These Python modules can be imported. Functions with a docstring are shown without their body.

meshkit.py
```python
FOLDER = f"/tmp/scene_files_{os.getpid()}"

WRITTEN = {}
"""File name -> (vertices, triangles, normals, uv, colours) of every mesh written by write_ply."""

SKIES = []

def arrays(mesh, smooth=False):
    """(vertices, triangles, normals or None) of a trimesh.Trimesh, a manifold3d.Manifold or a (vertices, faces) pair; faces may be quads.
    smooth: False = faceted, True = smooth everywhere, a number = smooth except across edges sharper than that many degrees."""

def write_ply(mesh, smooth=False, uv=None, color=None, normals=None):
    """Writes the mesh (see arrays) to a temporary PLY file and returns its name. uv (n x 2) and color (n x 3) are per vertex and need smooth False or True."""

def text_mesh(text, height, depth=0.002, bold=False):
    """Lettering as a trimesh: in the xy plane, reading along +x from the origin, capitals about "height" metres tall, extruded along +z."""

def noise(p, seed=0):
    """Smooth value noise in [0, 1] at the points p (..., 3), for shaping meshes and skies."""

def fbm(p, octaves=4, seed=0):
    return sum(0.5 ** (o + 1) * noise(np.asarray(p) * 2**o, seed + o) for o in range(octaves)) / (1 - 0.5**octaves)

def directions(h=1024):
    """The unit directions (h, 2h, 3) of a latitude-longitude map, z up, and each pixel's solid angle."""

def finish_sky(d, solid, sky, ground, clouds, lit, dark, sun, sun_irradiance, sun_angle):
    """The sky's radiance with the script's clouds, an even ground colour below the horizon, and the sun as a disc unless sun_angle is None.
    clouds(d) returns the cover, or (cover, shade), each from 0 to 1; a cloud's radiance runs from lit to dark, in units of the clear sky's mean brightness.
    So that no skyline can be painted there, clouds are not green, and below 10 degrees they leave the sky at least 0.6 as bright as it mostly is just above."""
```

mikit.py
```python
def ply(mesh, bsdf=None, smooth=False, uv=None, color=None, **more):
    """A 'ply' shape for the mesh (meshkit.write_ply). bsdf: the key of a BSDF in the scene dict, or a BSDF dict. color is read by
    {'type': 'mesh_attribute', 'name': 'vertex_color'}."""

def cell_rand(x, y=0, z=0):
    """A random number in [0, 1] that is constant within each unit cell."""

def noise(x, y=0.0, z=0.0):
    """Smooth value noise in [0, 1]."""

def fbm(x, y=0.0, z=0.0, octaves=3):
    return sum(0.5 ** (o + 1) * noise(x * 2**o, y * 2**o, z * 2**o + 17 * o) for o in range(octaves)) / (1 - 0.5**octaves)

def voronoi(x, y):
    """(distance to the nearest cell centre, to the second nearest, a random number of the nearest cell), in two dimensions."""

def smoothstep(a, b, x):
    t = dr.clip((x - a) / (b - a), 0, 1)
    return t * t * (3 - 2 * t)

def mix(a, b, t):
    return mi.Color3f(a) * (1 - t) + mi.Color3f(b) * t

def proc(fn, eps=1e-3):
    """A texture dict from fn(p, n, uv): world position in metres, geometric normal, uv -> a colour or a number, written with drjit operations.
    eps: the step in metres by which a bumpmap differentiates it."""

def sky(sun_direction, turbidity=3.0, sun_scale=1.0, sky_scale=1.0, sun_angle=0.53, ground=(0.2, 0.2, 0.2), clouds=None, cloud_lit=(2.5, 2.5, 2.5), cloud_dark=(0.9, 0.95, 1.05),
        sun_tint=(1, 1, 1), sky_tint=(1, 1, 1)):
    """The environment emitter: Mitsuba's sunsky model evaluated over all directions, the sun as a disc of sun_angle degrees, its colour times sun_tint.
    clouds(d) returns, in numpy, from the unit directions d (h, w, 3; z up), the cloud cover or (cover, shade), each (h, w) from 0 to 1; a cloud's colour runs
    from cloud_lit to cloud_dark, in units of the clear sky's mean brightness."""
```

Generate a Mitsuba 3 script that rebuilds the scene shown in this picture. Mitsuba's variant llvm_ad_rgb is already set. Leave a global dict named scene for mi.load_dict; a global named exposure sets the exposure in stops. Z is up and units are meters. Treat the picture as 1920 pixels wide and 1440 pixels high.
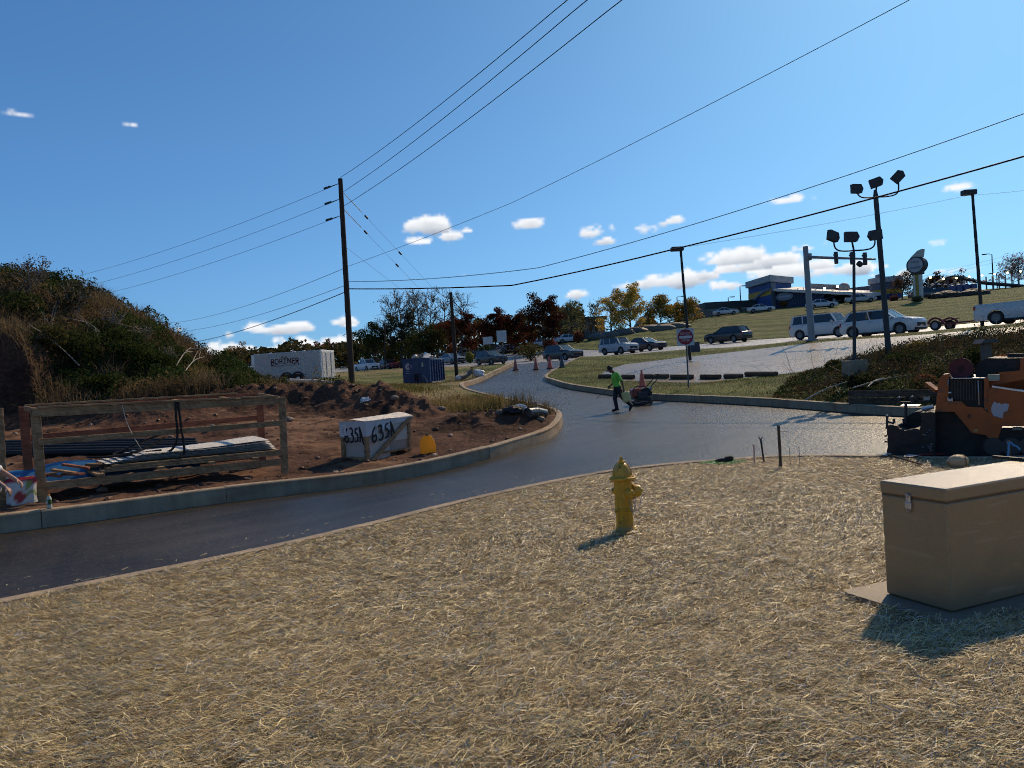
import math
import numpy as np, trimesh, shapely, mitsuba as mi, drjit as dr
import shapely.geometry as sg
from scipy.interpolate import RBFInterpolator
from scipy.ndimage import gaussian_filter, map_coordinates
import manifold3d as m3
import mikit, meshkit
from mikit import proc, noise, fbm, voronoi, cell_rand, smoothstep, mix

scene, labels = {}, {}
T = mi.ScalarTransform4f
rng = np.random.default_rng(7)

# ---------------------------------------------------------------- camera
EYE = np.array([0.0, 0.0, 1.65])
FOV, ROLL, PITCH = 68.0, math.radians(3.5), math.radians(0.93)
FPX = 960 / math.tan(math.radians(FOV / 2))
CR, SR, CP, SP = math.cos(ROLL), math.sin(ROLL), math.cos(PITCH), math.sin(PITCH)
FWD = np.array([0, CP, -SP])
UPV = np.array([SR, CR * SP, CR * CP])
scene['camera'] = {'type': 'perspective', 'fov': FOV, 'fov_axis': 'x', 'near_clip': 0.05, 'far_clip': 9000.0,
                   'to_world': T().look_at(origin=EYE.tolist(), target=(EYE + FWD).tolist(), up=UPV.tolist())}


def ray(px, py):
    """direction (with y = 1) through a point of the 1920 x 1440 survey photograph"""
    u, v = (px - 960) / FPX, (720 - py) / FPX
    a, b = u * CR + v * SR, -u * SR + v * CR
    d = np.array([a, CP + SP * b, b * CP - SP])
    return d / d[1]


def P(px, py, d):
    return EYE + ray(px, py) * d


def XY(px, py, d):
    return P(px, py, d)[:2]


# ---------------------------------------------------------------- sky and sun
SUN = np.array([0.455, 0.633, 0.627])
SUN /= np.linalg.norm(SUN)
exposure = 1.32
CLOUDS = [  # px, py, half width, half height, strength
    (800, 425, 48, 20, 1.0), (845, 445, 22, 10, .8), (785, 452, 30, 8, .8), (880, 433, 12, 7, .8),
    (1000, 421, 46, 17, 1.0), (1100, 440, 45, 14, .75), (1135, 452, 25, 10, .7), (1262, 416, 36, 15, .9), (1213, 433, 35, 14, .7),
    (1488, 376, 36, 11, 1.0), (1385, 485, 70, 22, 1.1), (1450, 492, 60, 18, 1.1), (1410, 500, 40, 16, 1.0), (1365, 506, 40, 12, 1.0), (1470, 512, 80, 20, 1.1),
    (1357, 537, 34, 11, 1.0), (1250, 527, 80, 20, 1.1), (1190, 535, 40, 10, .9), (1320, 518, 30, 12, .9),
    (1540, 498, 55, 15, 1.1), (1570, 506, 60, 15, 1.0), (1510, 465, 34, 12, .9), (1660, 500, 30, 8, .8), (1690, 516, 40, 14, .9),
    (1088, 552, 26, 9, .9), (1745, 457, 18, 6, .6), (1790, 508, 36, 9, .8), (1800, 350, 24, 8, .55), (252, 234, 26, 5, .75), (52, 216, 26, 4, .35), (172, 243, 14, 6, .22), (446, 457, 14, 4, .35), (394, 443, 10, 4, .25),
    (520, 618, 75, 13, .95), (570, 616, 25, 10, .8), (430, 628, 14, 9, .6), (640, 605, 38, 11, .95), (655, 608, 20, 8, .8), (296, 603, 26, 5, .6), (338, 618, 18, 6, .6),
    (1630, 448, 24, 5, .3), (870, 515, 20, 5, .3), (900, 508, 24, 6, .3),
    (430, 660, 330, 22, .9), (620, 650, 120, 20, .9), (250, 662, 200, 18, .8), (840, 640, 140, 18, .55)]


def clouds(d):
    x, y, z = d[..., 0], d[..., 1], d[..., 2]
    az, el = np.arctan2(x, y), np.arcsin(np.clip(z, -1, 1))
    n1 = meshkit.fbm(np.stack([az * 34, el * 60, 0 * az], -1), 5, seed=3)
    n2 = meshkit.fbm(np.stack([az * 110, el * 150, 0 * az + 3], -1), 4, seed=9)
    best, shade = np.zeros_like(az), np.zeros_like(az)
    for px, py, w, h, s in CLOUDS:
        r = ray(px, py)
        r = r / np.linalg.norm(r)
        a0, e0 = math.atan2(r[0], r[1]), math.asin(r[2])
        k = 1423.0 / 1.12
        u, v = (az - a0) * k / w * math.cos(e0), (el - e0) * k / h
        # rolled picture: cloud bases are level in the world; flatten the bottom
        v = np.where(v < 0, v * 1.35, v)
        b = s * np.clip(1.25 - np.sqrt(u * u + v * v), 0, 1.25)
        top = b > best
        shade = np.where(top, np.clip(0.32 - 0.65 * v - 0.3 * np.abs(u), 0, 1) * min(1, h / 16.0) * (0 if h < 9 else 1), shade)
        best = np.maximum(best, b)
    f = best * 0.95 + (n1 - 0.5) * 1.5 * (best > 0) + (n2 - 0.5) * 0.55 * (best > 0)
    cover = np.clip((f - 0.42) / 0.30, 0, 1)
    cover = cover * cover * (3 - 2 * cover)
    # some fair-weather cloud round the rest of the horizon
    m = meshkit.fbm(np.stack([az * 7, el * 26, 0 * az + 8], -1), 5, seed=21)
    band = np.clip((m - 0.56) / 0.12, 0, 1) * np.clip(1 - np.abs(el - 0.12) / 0.1, 0, 1) * (np.abs(az) > 0.72)
    # a thin contrail
    r0, r1 = ray(1200, 566), ray(1420, 552)
    return np.maximum(np.minimum(cover, 0.97), band * .9), np.clip(shade * 1.1 + (n1 - .5) * .9 * (shade > 0), 0, 1)


scene['sky'] = mikit.sky(SUN.tolist(), turbidity=3.3, sun_scale=1.15, sky_scale=1.06, clouds=clouds, cloud_lit=(4.1, 4.15, 4.2), cloud_dark=(1.5, 1.7, 2.05),
                         sky_tint=(0.55, 0.98, 1.38), sun_tint=(1.0, 0.965, 0.90), ground=(0.12, 0.10, 0.07))

# ---------------------------------------------------------------- naming
used = {}


def key(name):
    n = used.get(name, 0)
    used[name] = n + 1
    return name if n == 0 else f'{name}_{n:03d}'


def thing(name, label=None, cat=None, group=None, kind=None):
    k = key(name)
    labels[k] = {a: b for a, b in (('label', label), ('category', cat), ('group', group), ('kind', kind)) if b}
    return k


def shape(k, mesh, bsdf, smooth=False, color=None):
    if isinstance(mesh, (list, tuple)) and not isinstance(mesh[0], np.ndarray):
        mesh = cat(mesh)
    if color is not None and not isinstance(color, np.ndarray):
        if smooth is not True and smooth is not False:
            mesh, smooth = trimesh.graph.smooth_shade(mk(*meshkit.arrays(mesh)[:2]), angle=math.radians(smooth), facet_minarea=None), True
        color = np.tile(np.array(color, float), (len(meshkit.arrays(mesh)[0]), 1))
    if color is None:
        scene[k] = mikit.ply(mesh, bsdf, smooth=smooth)
        return k
    if bsdf == 'vcv':  # colour that runs smoothly over one surface
        scene[k] = mikit.ply(mesh, bsdf, smooth=smooth, color=color)
        return k
    c = np.clip(color, .003, .99)  # a paint number: red and green in u, blue in v
    scene[k] = mikit.ply(mesh, bsdf, smooth=smooth, uv=np.stack([np.round(c[:, 0] * 1000) + c[:, 1], c[:, 2]], 1))
    return k


def part(parent, name, mesh, bsdf, smooth=False, color=None, label=None, kind=None):
    k = key(parent + '__' + name)
    shape(k, mesh, bsdf, smooth, color)
    if label or kind:
        labels[k] = {a: b for a, b in (('label', label), ('kind', kind)) if b}
    return k


def solo(name, mesh, bsdf, label=None, catg=None, group=None, kind=None, smooth=False, color=None):
    k = thing(name, label, catg, group, kind)
    shape(k, mesh, bsdf, smooth, color)
    return k


# ---------------------------------------------------------------- mesh helpers
def cat(ms):
    ms = [m for m in ms if m is not None and len(m.faces)]
    v, f, o = [], [], 0
    for m in ms:
        v.append(np.asarray(m.vertices)); f.append(np.asarray(m.faces) + o); o += len(m.vertices)
    return trimesh.Trimesh(np.vstack(v), np.vstack(f), process=False)


def mk(v, f):
    f = np.asarray(f, int)
    if f.shape[1] == 4:
        f = np.vstack([f[:, [0, 1, 2]], f[:, [0, 2, 3]]])
    return trimesh.Trimesh(np.asarray(v, float), f, process=False)


def box(sx, sy, sz, c=(0, 0, 0), ch=0.0):
    """box with optional chamfer"""
    if ch <= 0:
        m = trimesh.creation.box((sx, sy, sz))
    else:
        a, b, c2 = sx / 2, sy / 2, sz / 2
        pts = []
        for i in (-1, 1):
            for j in (-1, 1):
                for k in (-1, 1):
                    pts += [(i * (a - ch), j * (b - ch), k * c2), (i * (a - ch), j * b, k * (c2 - ch)), (i * a, j * (b - ch), k * (c2 - ch))]
        m = trimesh.convex.convex_hull(np.array(pts))
    m.apply_translation(c)
    return m


def frame_from(a, b, up=(0, 0, 1)):
    z = np.asarray(b, float) - np.asarray(a, float)
    L = np.linalg.norm(z)
    z = z / max(L, 1e-9)
    up = np.asarray(up, float)
    if abs(z @ up) > 0.97:
        up = np.array([1.0, 0, 0])
    x = np.cross(up, z); x /= np.linalg.norm(x)
    y = np.cross(z, x)
    return x, y, z, L


def bar(a, b, w, h, up=(0, 0, 1), ch=0.0):
    """rectangular bar from a to b; h along 'up'"""
    x, y, z, L = frame_from(a, b, up)
    m = box(w, h, L, ch=ch)
    M = np.eye(4); M[:3, 0], M[:3, 1], M[:3, 2] = x, y, z
    M[:3, 3] = (np.asarray(a, float) + np.asarray(b, float)) / 2
    m.apply_transform(M)
    return m


def tube(pts, r, n=8, cap=True):
    pts = np.asarray(pts, float)
    r = np.broadcast_to(np.asarray(r, float), (len(pts),))
    d = np.gradient(pts, axis=0)
    d /= np.maximum(np.linalg.norm(d, axis=1, keepdims=True), 1e-9)
    ref = np.array([0, 0, 1.0]) if abs(d[0, 2]) < 0.9 else np.array([1.0, 0, 0])
    x = np.cross(ref, d[0]); x /= np.linalg.norm(x)
    ang = np.arange(n) * 2 * np.pi / n
    rings = []
    for i in range(len(pts)):
        x = x - d[i] * (x @ d[i]); x /= max(np.linalg.norm(x), 1e-9)
        y = np.cross(d[i], x)
        rings.append(pts[i] + r[i] * (np.cos(ang)[:, None] * x + np.sin(ang)[:, None] * y))
    v = np.vstack(rings)
    f = []
    for i in range(len(pts) - 1):
        for j in range(n):
            a, b = i * n + j, i * n + (j + 1) % n
            f += [(a, b, b + n), (a, b + n, a + n)]
    if cap:
        o = len(v)
        v = np.vstack([v, pts[0], pts[-1]])
        for j in range(n):
            f += [(o, (j + 1) % n, j), (o + 1, o - n + j, o - n + (j + 1) % n)]
    return mk(v, f)


def lathe(prof, n=24, axis_pos=(0, 0, 0), cap=True):
    """prof: (r, z) list bottom to top"""
    prof = np.asarray(prof, float)
    ang = np.arange(n) * 2 * np.pi / n
    v = np.vstack([np.stack([r * np.cos(ang), r * np.sin(ang), np.full(n, z)], 1) for r, z in prof])
    f = []
    for i in range(len(prof) - 1):
        for j in range(n):
            a, b = i * n + j, i * n + (j + 1) % n
            f += [(a, b, b + n), (a, b + n, a + n)]
    o = len(v)
    if cap:
        v = np.vstack([v, (0, 0, prof[0, 1]), (0, 0, prof[-1, 1])])
        for j in range(n):
            f += [(o, (j + 1) % n, j), (o + 1, o - n + j, o - n + (j + 1) % n)]
    m = mk(v, f)
    m.apply_translation(axis_pos)
    return m


def cyl(a, b, r, n=16, r2=None):
    return tube([a, b], [r, r if r2 is None else r2], n)


def prism(poly, depth, engine='earcut'):
    """extrude 2-D polygon (list or shapely) along +z"""
    p = poly if isinstance(poly, sg.base.BaseGeometry) else sg.Polygon(poly)
    if not p.is_valid:
        p = p.buffer(0)
    if p.geom_type == 'MultiPolygon':
        return cat([trimesh.creation.extrude_polygon(g, depth, engine=engine) for g in p.geoms])
    return trimesh.creation.extrude_polygon(p, depth, engine=engine)


def side_prism(poly, width, y0=None):
    """polygon in (x, z), extruded along y over +-width/2"""
    m = prism(poly, width)
    v = np.asarray(m.vertices)
    w = np.stack([v[:, 0], (v[:, 2] - width / 2) if y0 is None else v[:, 2] + y0, v[:, 1]], 1)
    return trimesh.Trimesh(w, m.faces[:, ::-1], process=False)


def xf(m, loc=(0, 0, 0), rz=0.0, rx=0.0, ry=0.0, s=1.0):
    """copy of mesh, scaled, rotated x, y, z (radians), moved"""
    m = m.copy()
    cx, sx_, cy, sy_, cz, sz_ = math.cos(rx), math.sin(rx), math.cos(ry), math.sin(ry), math.cos(rz), math.sin(rz)
    R = np.array([[cz, -sz_, 0], [sz_, cz, 0], [0, 0, 1]]) @ np.array([[cy, 0, sy_], [0, 1, 0], [-sy_, 0, cy]]) @ np.array([[1, 0, 0], [0, cx, -sx_], [0, sx_, cx]])
    m.vertices = (np.asarray(m.vertices) * s) @ R.T + np.asarray(loc, float)
    return m


def rings(poly2d):
    return np.asarray(poly2d.exterior.coords)


def flip(m):
    return trimesh.Trimesh(m.vertices, np.asarray(m.faces)[:, ::-1], process=False)


def n3(p, s=1.0, seed=0):
    return meshkit.noise(np.asarray(p) * s, seed)


def nf(p, s=1.0, o=4, seed=0):
    return meshkit.fbm(np.asarray(p) * s, o, seed)
# ---------------------------------------------------------------- terrain: surveyed points (picture point, distance, height of a kerb to take off)
CTRL = [
    # lawn
    (1173, 1000, 8.46, 0), (400, 1048, 9.0, 0), (0, 1125, 7.5, 0), (650, 997, 10.6, 0), (850, 940, 12.3, 0), (1060, 895, 14.2, 0), (1400, 858, 15.5, 0), (1640, 857, 14.6, 0), (1900, 862, 13.2, 0),
    # left kerb foot (road = H - .13)
    (0, 997, 12.1, -.13), (480, 927, 14.5, -.13), (900, 861, 18.2, -.13), (1040, 825, 21.9, -.13), (1040, 777, 29, -.13), (940, 757, 34, -.13), (877, 740, 39.5, -.13), (870, 725, 46.5, -.13), (965, 685, 63, -.13),
    # right kerb foot
    (1022, 715, 46.5, -.13), (1065, 730, 39, -.13), (1152, 741, 34.7, -.13), (1225, 750, 32, -.13), (1480, 768, 23.6, -.13), (1700, 783, 19.5, -.13), (1092, 672, 66, -.13),
    (1165, 772, 28.6, -.13),
    # highway
    (1655, 631, 52, 0), (1055, 677, 80, 0), (920, 683, 91, 0), (685, 699, 120, 0), (1365, 641, 78, 0), (1165, 662, 79, 0), (1880, 607, 44, 0),
    (1300, 653, 61.9, 0), (1514, 635, 53.6, 0), (1720, 622, 47.4, 0), (1920, 604, 42.6, 0), (1160, 667, 69, 0), (1300, 646, 86, 0), (1500, 631, 75, 0), (1720, 615, 65.7, 0), (1160, 660, 95.8, 0), (1900, 598, 60, 0),
    # car park
    (1400, 680, 42, 0), (1160, 690, 45, 0), (1280, 700, 38, 0), (1500, 700, 36, 0), (1600, 672, 38, 0), (1668, 643, 40, 0), (1797, 630, 38, 0), (1920, 620, 36, 0),
    (1280, 671, 56, 0), (1425, 655, 52, 0), (1575, 637, 47, 0), (1720, 629, 43, 0), (1920, 611, 38.5, 0),
    (1340, 712, 33, .1), (1291, 726, 36, .05), (1620, 735, 24, .15), (1760, 735, 22, .2), (1900, 700, 23, .2), (1780, 660, 29, .1), (1900, 645, 29, .1),
    # left: soil pad, field
    (75, 935, 14, .24), (535, 890, 17, .22), (690, 866, 18, .22), (800, 850, 19, .22), (60, 850, 18.5, .1), (300, 835, 20, .05), (600, 800, 21.5, 0), (100, 800, 22.5, 0), (500, 752, 27, 0), (900, 795, 22.5, .1), (950, 762, 30, .1),
    (800, 760, 30, 0), (700, 738, 36, 0), (555, 722, 55, 0), (660, 718, 42, 0), (780, 727, 50, 0), (840, 700, 60, 0), (560, 730, 38, 0), (350, 735, 32, 0),
    (480, 715, 80, 0), (420, 695, 115, 0), (560, 695, 150, 0), (750, 690, 140, 0),
    # hill beyond the highway
    (1300, 608, 120, 0), (1500, 588, 112, 0), (1722, 563, 105, 0), (1920, 548, 105, 0), (1409, 580, 150, 0), (1100, 640, 108, 0), (1000, 655, 130, 0), (900, 660, 150, 0), (1200, 622, 115, 0),
    (1800, 597, 68, 0), (1600, 618, 78, 0), (1450, 625, 88, 0), (1250, 640, 95, 0),
]
RAW = [(0, 0, 0), (-6, 0, -.02), (6, 0, .05), (0, 4, -.06), (4, 4.5, -.1), (-4, 4, -.12), (7, 7, -.2), (-14, -2, -.1), (0, -12, .2), (14, 0, 0), (-20, 4, -.2), (20, 14, -.35), (16, 17, -.2), (30, 20, .8), (-25, 12, 0), (-30, 30, 1.5),
       (-60, 60, 2.2), (-80, 120, 5), (60, 40, 4), (80, 70, 8), (120, 110, 11), (100, 170, 13), (0, 200, 8), (-80, 200, 6), (60, 200, 13), (45, 28, 2.4)]
_c = np.array([[*XY(a, b, d), P(a, b, d)[2] - k] for a, b, d, k in CTRL] + RAW)
_rbf = RBFInterpolator(_c[:, :2], _c[:, 2], kernel='linear', smoothing=0.02)
GX0, GY0, GS = -150.0, -30.0, 1.0
_gx, _gy = np.meshgrid(np.arange(GX0, 170.1, GS), np.arange(GY0, 260.1, GS), indexing='ij')
_G = _rbf(np.stack([_gx.ravel(), _gy.ravel()], 1)).reshape(_gx.shape)
_G1, _G2 = gaussian_filter(_G, 1.0), gaussian_filter(_G, 4.0)
_w = np.clip((_gy - 60) / 60, 0, 1)
_G = _G1 * (1 - _w) + _G2 * _w


def H0(x, y):
    if np.ndim(x) == 0:
        return float(map_coordinates(_G, [[(x - GX0) / GS], [(float(y) - GY0) / GS]], order=1, mode='nearest')[0])
    return map_coordinates(_G, [(np.asarray(x, float) - GX0) / GS, (np.asarray(y, float) - GY0) / GS], order=1, mode='nearest')


# ---------------------------------------------------------------- plan of the place
L_LINE = [XY(965, 685, 63), XY(915, 702, 54), XY(870, 725, 46.5), XY(868, 733, 42.5), XY(877, 741, 39.5), XY(905, 750, 36.5), XY(940, 757, 34), XY(1000, 767, 31), XY(1040, 778, 28.6), XY(1055, 790, 26.3), XY(1057, 803, 24.6), XY(1040, 825, 21.9),
          XY(980, 843, 20.0), XY(900, 861, 18.2), XY(700, 893, 16.1), XY(480, 927, 14.5), XY(240, 962, 13.2), XY(0, 997, 12.1), np.array([-14., 7.2]), np.array([-20., 2.0])]
N_LINE = [np.array([-18., -7.]), np.array([-12., -.4]), XY(0, 1120, 7.5), XY(400, 1045, 9.0), XY(650, 995, 10.6), XY(850, 940, 12.3), XY(1060, 895, 14.2), XY(1200, 876, 15.1), XY(1400, 858, 15.5), XY(1520, 855, 15.3), XY(1640, 855, 14.6), XY(1900, 862, 13.2), np.array([14., 12.3]), np.array([22., 11.])]
R_LINE = [XY(1092, 672, 66), XY(1050, 690, 56), XY(1022, 706, 49.5), XY(1020, 715, 46), XY(1035, 722, 42.5), XY(1065, 730, 39), XY(1152, 741, 34.7), XY(1225, 750, 31.6), XY(1480, 768, 24.2), XY(1600, 776, 21.6), XY(1700, 783, 19.9), np.array([11.6, 18.4]), np.array([14.5, 17.4]), np.array([22., 16.5])]


def smooth_line(pts, step=0.35, closed=False):
    p = np.array(pts, float)
    for _ in range(3):  # corner cutting
        q = [p[0]]
        for a, b in zip(p[:-1], p[1:]):
            q += [a * .75 + b * .25, a * .25 + b * .75]
        q.append(p[-1])
        p = np.array(q)
    ls = sg.LineString(p)
    n = max(2, int(ls.length / step))
    return np.array([ls.interpolate(t, normalized=True).coords[0] for t in np.linspace(0, 1, n)])


L_S, N_S, R_S = smooth_line(L_LINE), smooth_line(N_LINE), smooth_line(R_LINE)
HN = np.array([.81, .586]); HD = np.array([-.586, .81]); HA = np.array([25.3, 52.0])


def hw(t, o):
    return HA + HD * t + HN * o


road_poly = sg.Polygon(np.vstack([L_S, [[-24, -8]], N_S, [[24, 12]], R_S[::-1], [hw(-32 + 32 + 18, -3.0)], [hw(44, -3.0)]])).buffer(0)
highway_poly = sg.Polygon([hw(-60, -2.7), hw(190, -2.7), hw(190, 16), hw(-60, 16)])
road_poly = road_poly.difference(highway_poly)
if road_poly.geom_type == 'MultiPolygon':
    road_poly = max(road_poly.geoms, key=lambda g: g.area)
lawn_poly = sg.Polygon(np.vstack([N_S, [[24, -16]], [[-20, -16]]])).buffer(0)
dirt_poly = sg.Polygon(np.vstack([L_S[np.linspace(0, len(L_S) - 1, len(L_S)).astype(int)][[i for i in range(len(L_S)) if L_S[i][1] < 30.2]], [[-34., 2.], [-36., 30.], [-24., 36.], [-9., 33.5], [-4., 28.5], [-2.2, 25.0], [-0.4, 25.2], [.6, 28]]])).buffer(0)
apron_poly = sg.Polygon([XY(1128, 697, 43), XY(1160, 709, 38.5), XY(1330, 712, 35.5), XY(1500, 703, 35.5), XY(1600, 680, 37), XY(1668, 643, 39), XY(1797, 630, 37), XY(1920, 620, 35), np.array([29., 30.5]), np.array([31.5, 33.]), XY(1920, 611, 38.5), XY(1720, 629, 43), XY(1575, 637, 47), XY(1425, 655, 52), XY(1280, 672, 56), XY(1170, 684, 52)]).buffer(1.2).buffer(-1.2)
apron_poly = apron_poly.difference(road_poly.buffer(.6)).difference(highway_poly.buffer(1))
dirt_poly = dirt_poly.difference(road_poly)
if dirt_poly.geom_type == 'MultiPolygon':
    dirt_poly = max(dirt_poly.geoms, key=lambda g: g.area)
lawn_poly = lawn_poly.difference(sg.LineString(N_S).buffer(.235)).buffer(0)
if lawn_poly.geom_type == 'MultiPolygon':
    lawn_poly = max(lawn_poly.geoms, key=lambda g: g.area)
PREP = {k: v for k, v in dict(road=road_poly, lawn=lawn_poly, dirt=dirt_poly, apron=apron_poly, highway=highway_poly).items()}
for g in PREP.values():
    shapely.prepare(g)
l_ls, r_ls, n_ls = sg.LineString(L_S), sg.LineString(R_S), sg.LineString(N_S)
left_side = sg.Polygon(np.vstack([L_S, [[-60, 2], [-120, 70], hw(44, -3) + np.array([-80, 60])]])).buffer(0)
right_side = sg.Polygon(np.vstack([R_S, [[40, 16], [60, 30], hw(0, -3)]])).buffer(0)
shapely.prepare(left_side); shapely.prepare(right_side)

# heap of earth on the left: crest profile over x, seen at about 27 m
_cr = np.array([[*P(px, py, d)] for px, py, d in [(-200, 500, 27), (0, 540, 27), (60, 556, 27), (130, 590, 27), (200, 632, 27.2), (260, 664, 27.5), (330, 704, 28), (420, 732, 28.5), (500, 748, 28.5), (600, 752, 28)]])
_cx, _cz = _cr[:, 0], _cr[:, 2]


def heap(x, y):
    """height of the overgrown heap over the base terrain"""
    x, y = np.asarray(x, float), np.asarray(y, float)
    top = np.interp(x, _cx, _cz) - H0(x, y * 0 + 27.5) + .1
    top = np.maximum(top, 0) * np.clip((-3.2 - x) / 3, 0, 1)
    toe = 22.6 + .5 * np.sin(x * .9)
    t = np.clip((y - toe) / (27.2 - toe), 0, 1)
    front = t ** .85
    cut = np.clip((-14.4 - x) / .5, 0, 1)  # dug face on the far left
    t2 = np.clip((y - 22.9) / .5, 0, 1)
    front = np.maximum(front, cut * (t2 * .8))
    back = np.clip((42 - y) / 10, 0, 1)
    return top * front * np.minimum(1, back)


HUMPS = [  # x, y, radius x, radius y, height
    (*XY(640, 748, 25.2), 2.1, 1.2, .42), (*XY(700, 752, 24.8), 1.4, 1.0, .32), (*XY(560, 755, 25.6), 1.6, 1.1, .30), (*XY(752, 762, 24.6), 1.2, 1.0, .42), (*XY(792, 775, 24.0), 1.0, .9, .30),
    (*XY(970, 790, 23.6), 1.5, 1.0, .55), (*XY(1000, 805, 22.6), .9, .8, .25), (*XY(910, 800, 22.2), 1.6, .9, .30), (*XY(480, 765, 26), 2, 1.2, .35), (*XY(400, 775, 25), 1.7, 1.0, .3), (*XY(250, 785, 23.5), 1.8, .9, .3), (*XY(330, 780, 24), 1.6, .9, .25)]


def humps(x, y):
    z = np.zeros(np.shape(x))
    for hx, hy, rx, ry, h in HUMPS:
        q = ((x - hx) / rx) ** 2 + ((y - hy) / ry) ** 2
        z = np.maximum(z, h * np.exp(-q * .9)) if False else z + h * np.exp(-q * 1.1)
    return z


KL, KR, KN = .30, .25, .0


def Z(x, y, where=None):
    """height of whatever surface lies at x, y"""
    x, y = np.atleast_1d(np.asarray(x, float)), np.atleast_1d(np.asarray(y, float))
    z = H0(x, y)
    near = (y < 75) & (x > -45) & (x < 45)
    if near.any():
        xs, ys = x[near], y[near]
        pts = shapely.points(xs, ys)
        rd = shapely.contains(road_poly, pts) if where is None else np.full(len(xs), where == 'road')
        ld = shapely.contains(left_side, pts) & ~rd if where is None else np.full(len(xs), where == 'left')
        rt = shapely.contains(right_side, pts) & ~rd if where is None else np.full(len(xs), where == 'right')
        dz = np.zeros(len(xs))
        dz[rd] = -.13
        if ld.any():
            d = shapely.distance(l_ls, pts[ld])
            dz[ld] = (KL - .13 - .05) * np.clip(1 - d / 9, 0, 1) + (heap(xs[ld], ys[ld]) + humps(xs[ld], ys[ld])) * np.clip(d / .7 - .15, 0, 1)
        if rt.any():
            d = shapely.distance(r_ls, pts[rt])
            dz[rt] = (KR - .13 - .03) * np.clip(1 - d / 6, 0, 1)
        z = z.copy()
        z[near] += dz
    return z


def Z1(x, y):
    return float(Z(x, y)[0])


def ground_at(px, py, d0=2.5, d1=240):
    """where the line of sight through a survey point meets the ground"""
    r = ray(px, py)
    ds = np.geomspace(d0, d1, 700)
    q = EYE + ds[:, None] * r
    below = q[:, 2] < Z(q[:, 0], q[:, 1])
    if not below.any():
        return EYE + r * d1
    i = int(np.argmax(below))
    lo, hi = ds[max(i - 1, 0)], ds[i]
    for _ in range(18):
        m = (lo + hi) / 2
        q = EYE + r * m
        if q[2] < Z1(q[0], q[1]):
            hi = m
        else:
            lo = m
    q = EYE + r * hi
    return np.array([q[0], q[1], Z1(q[0], q[1])])


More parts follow.
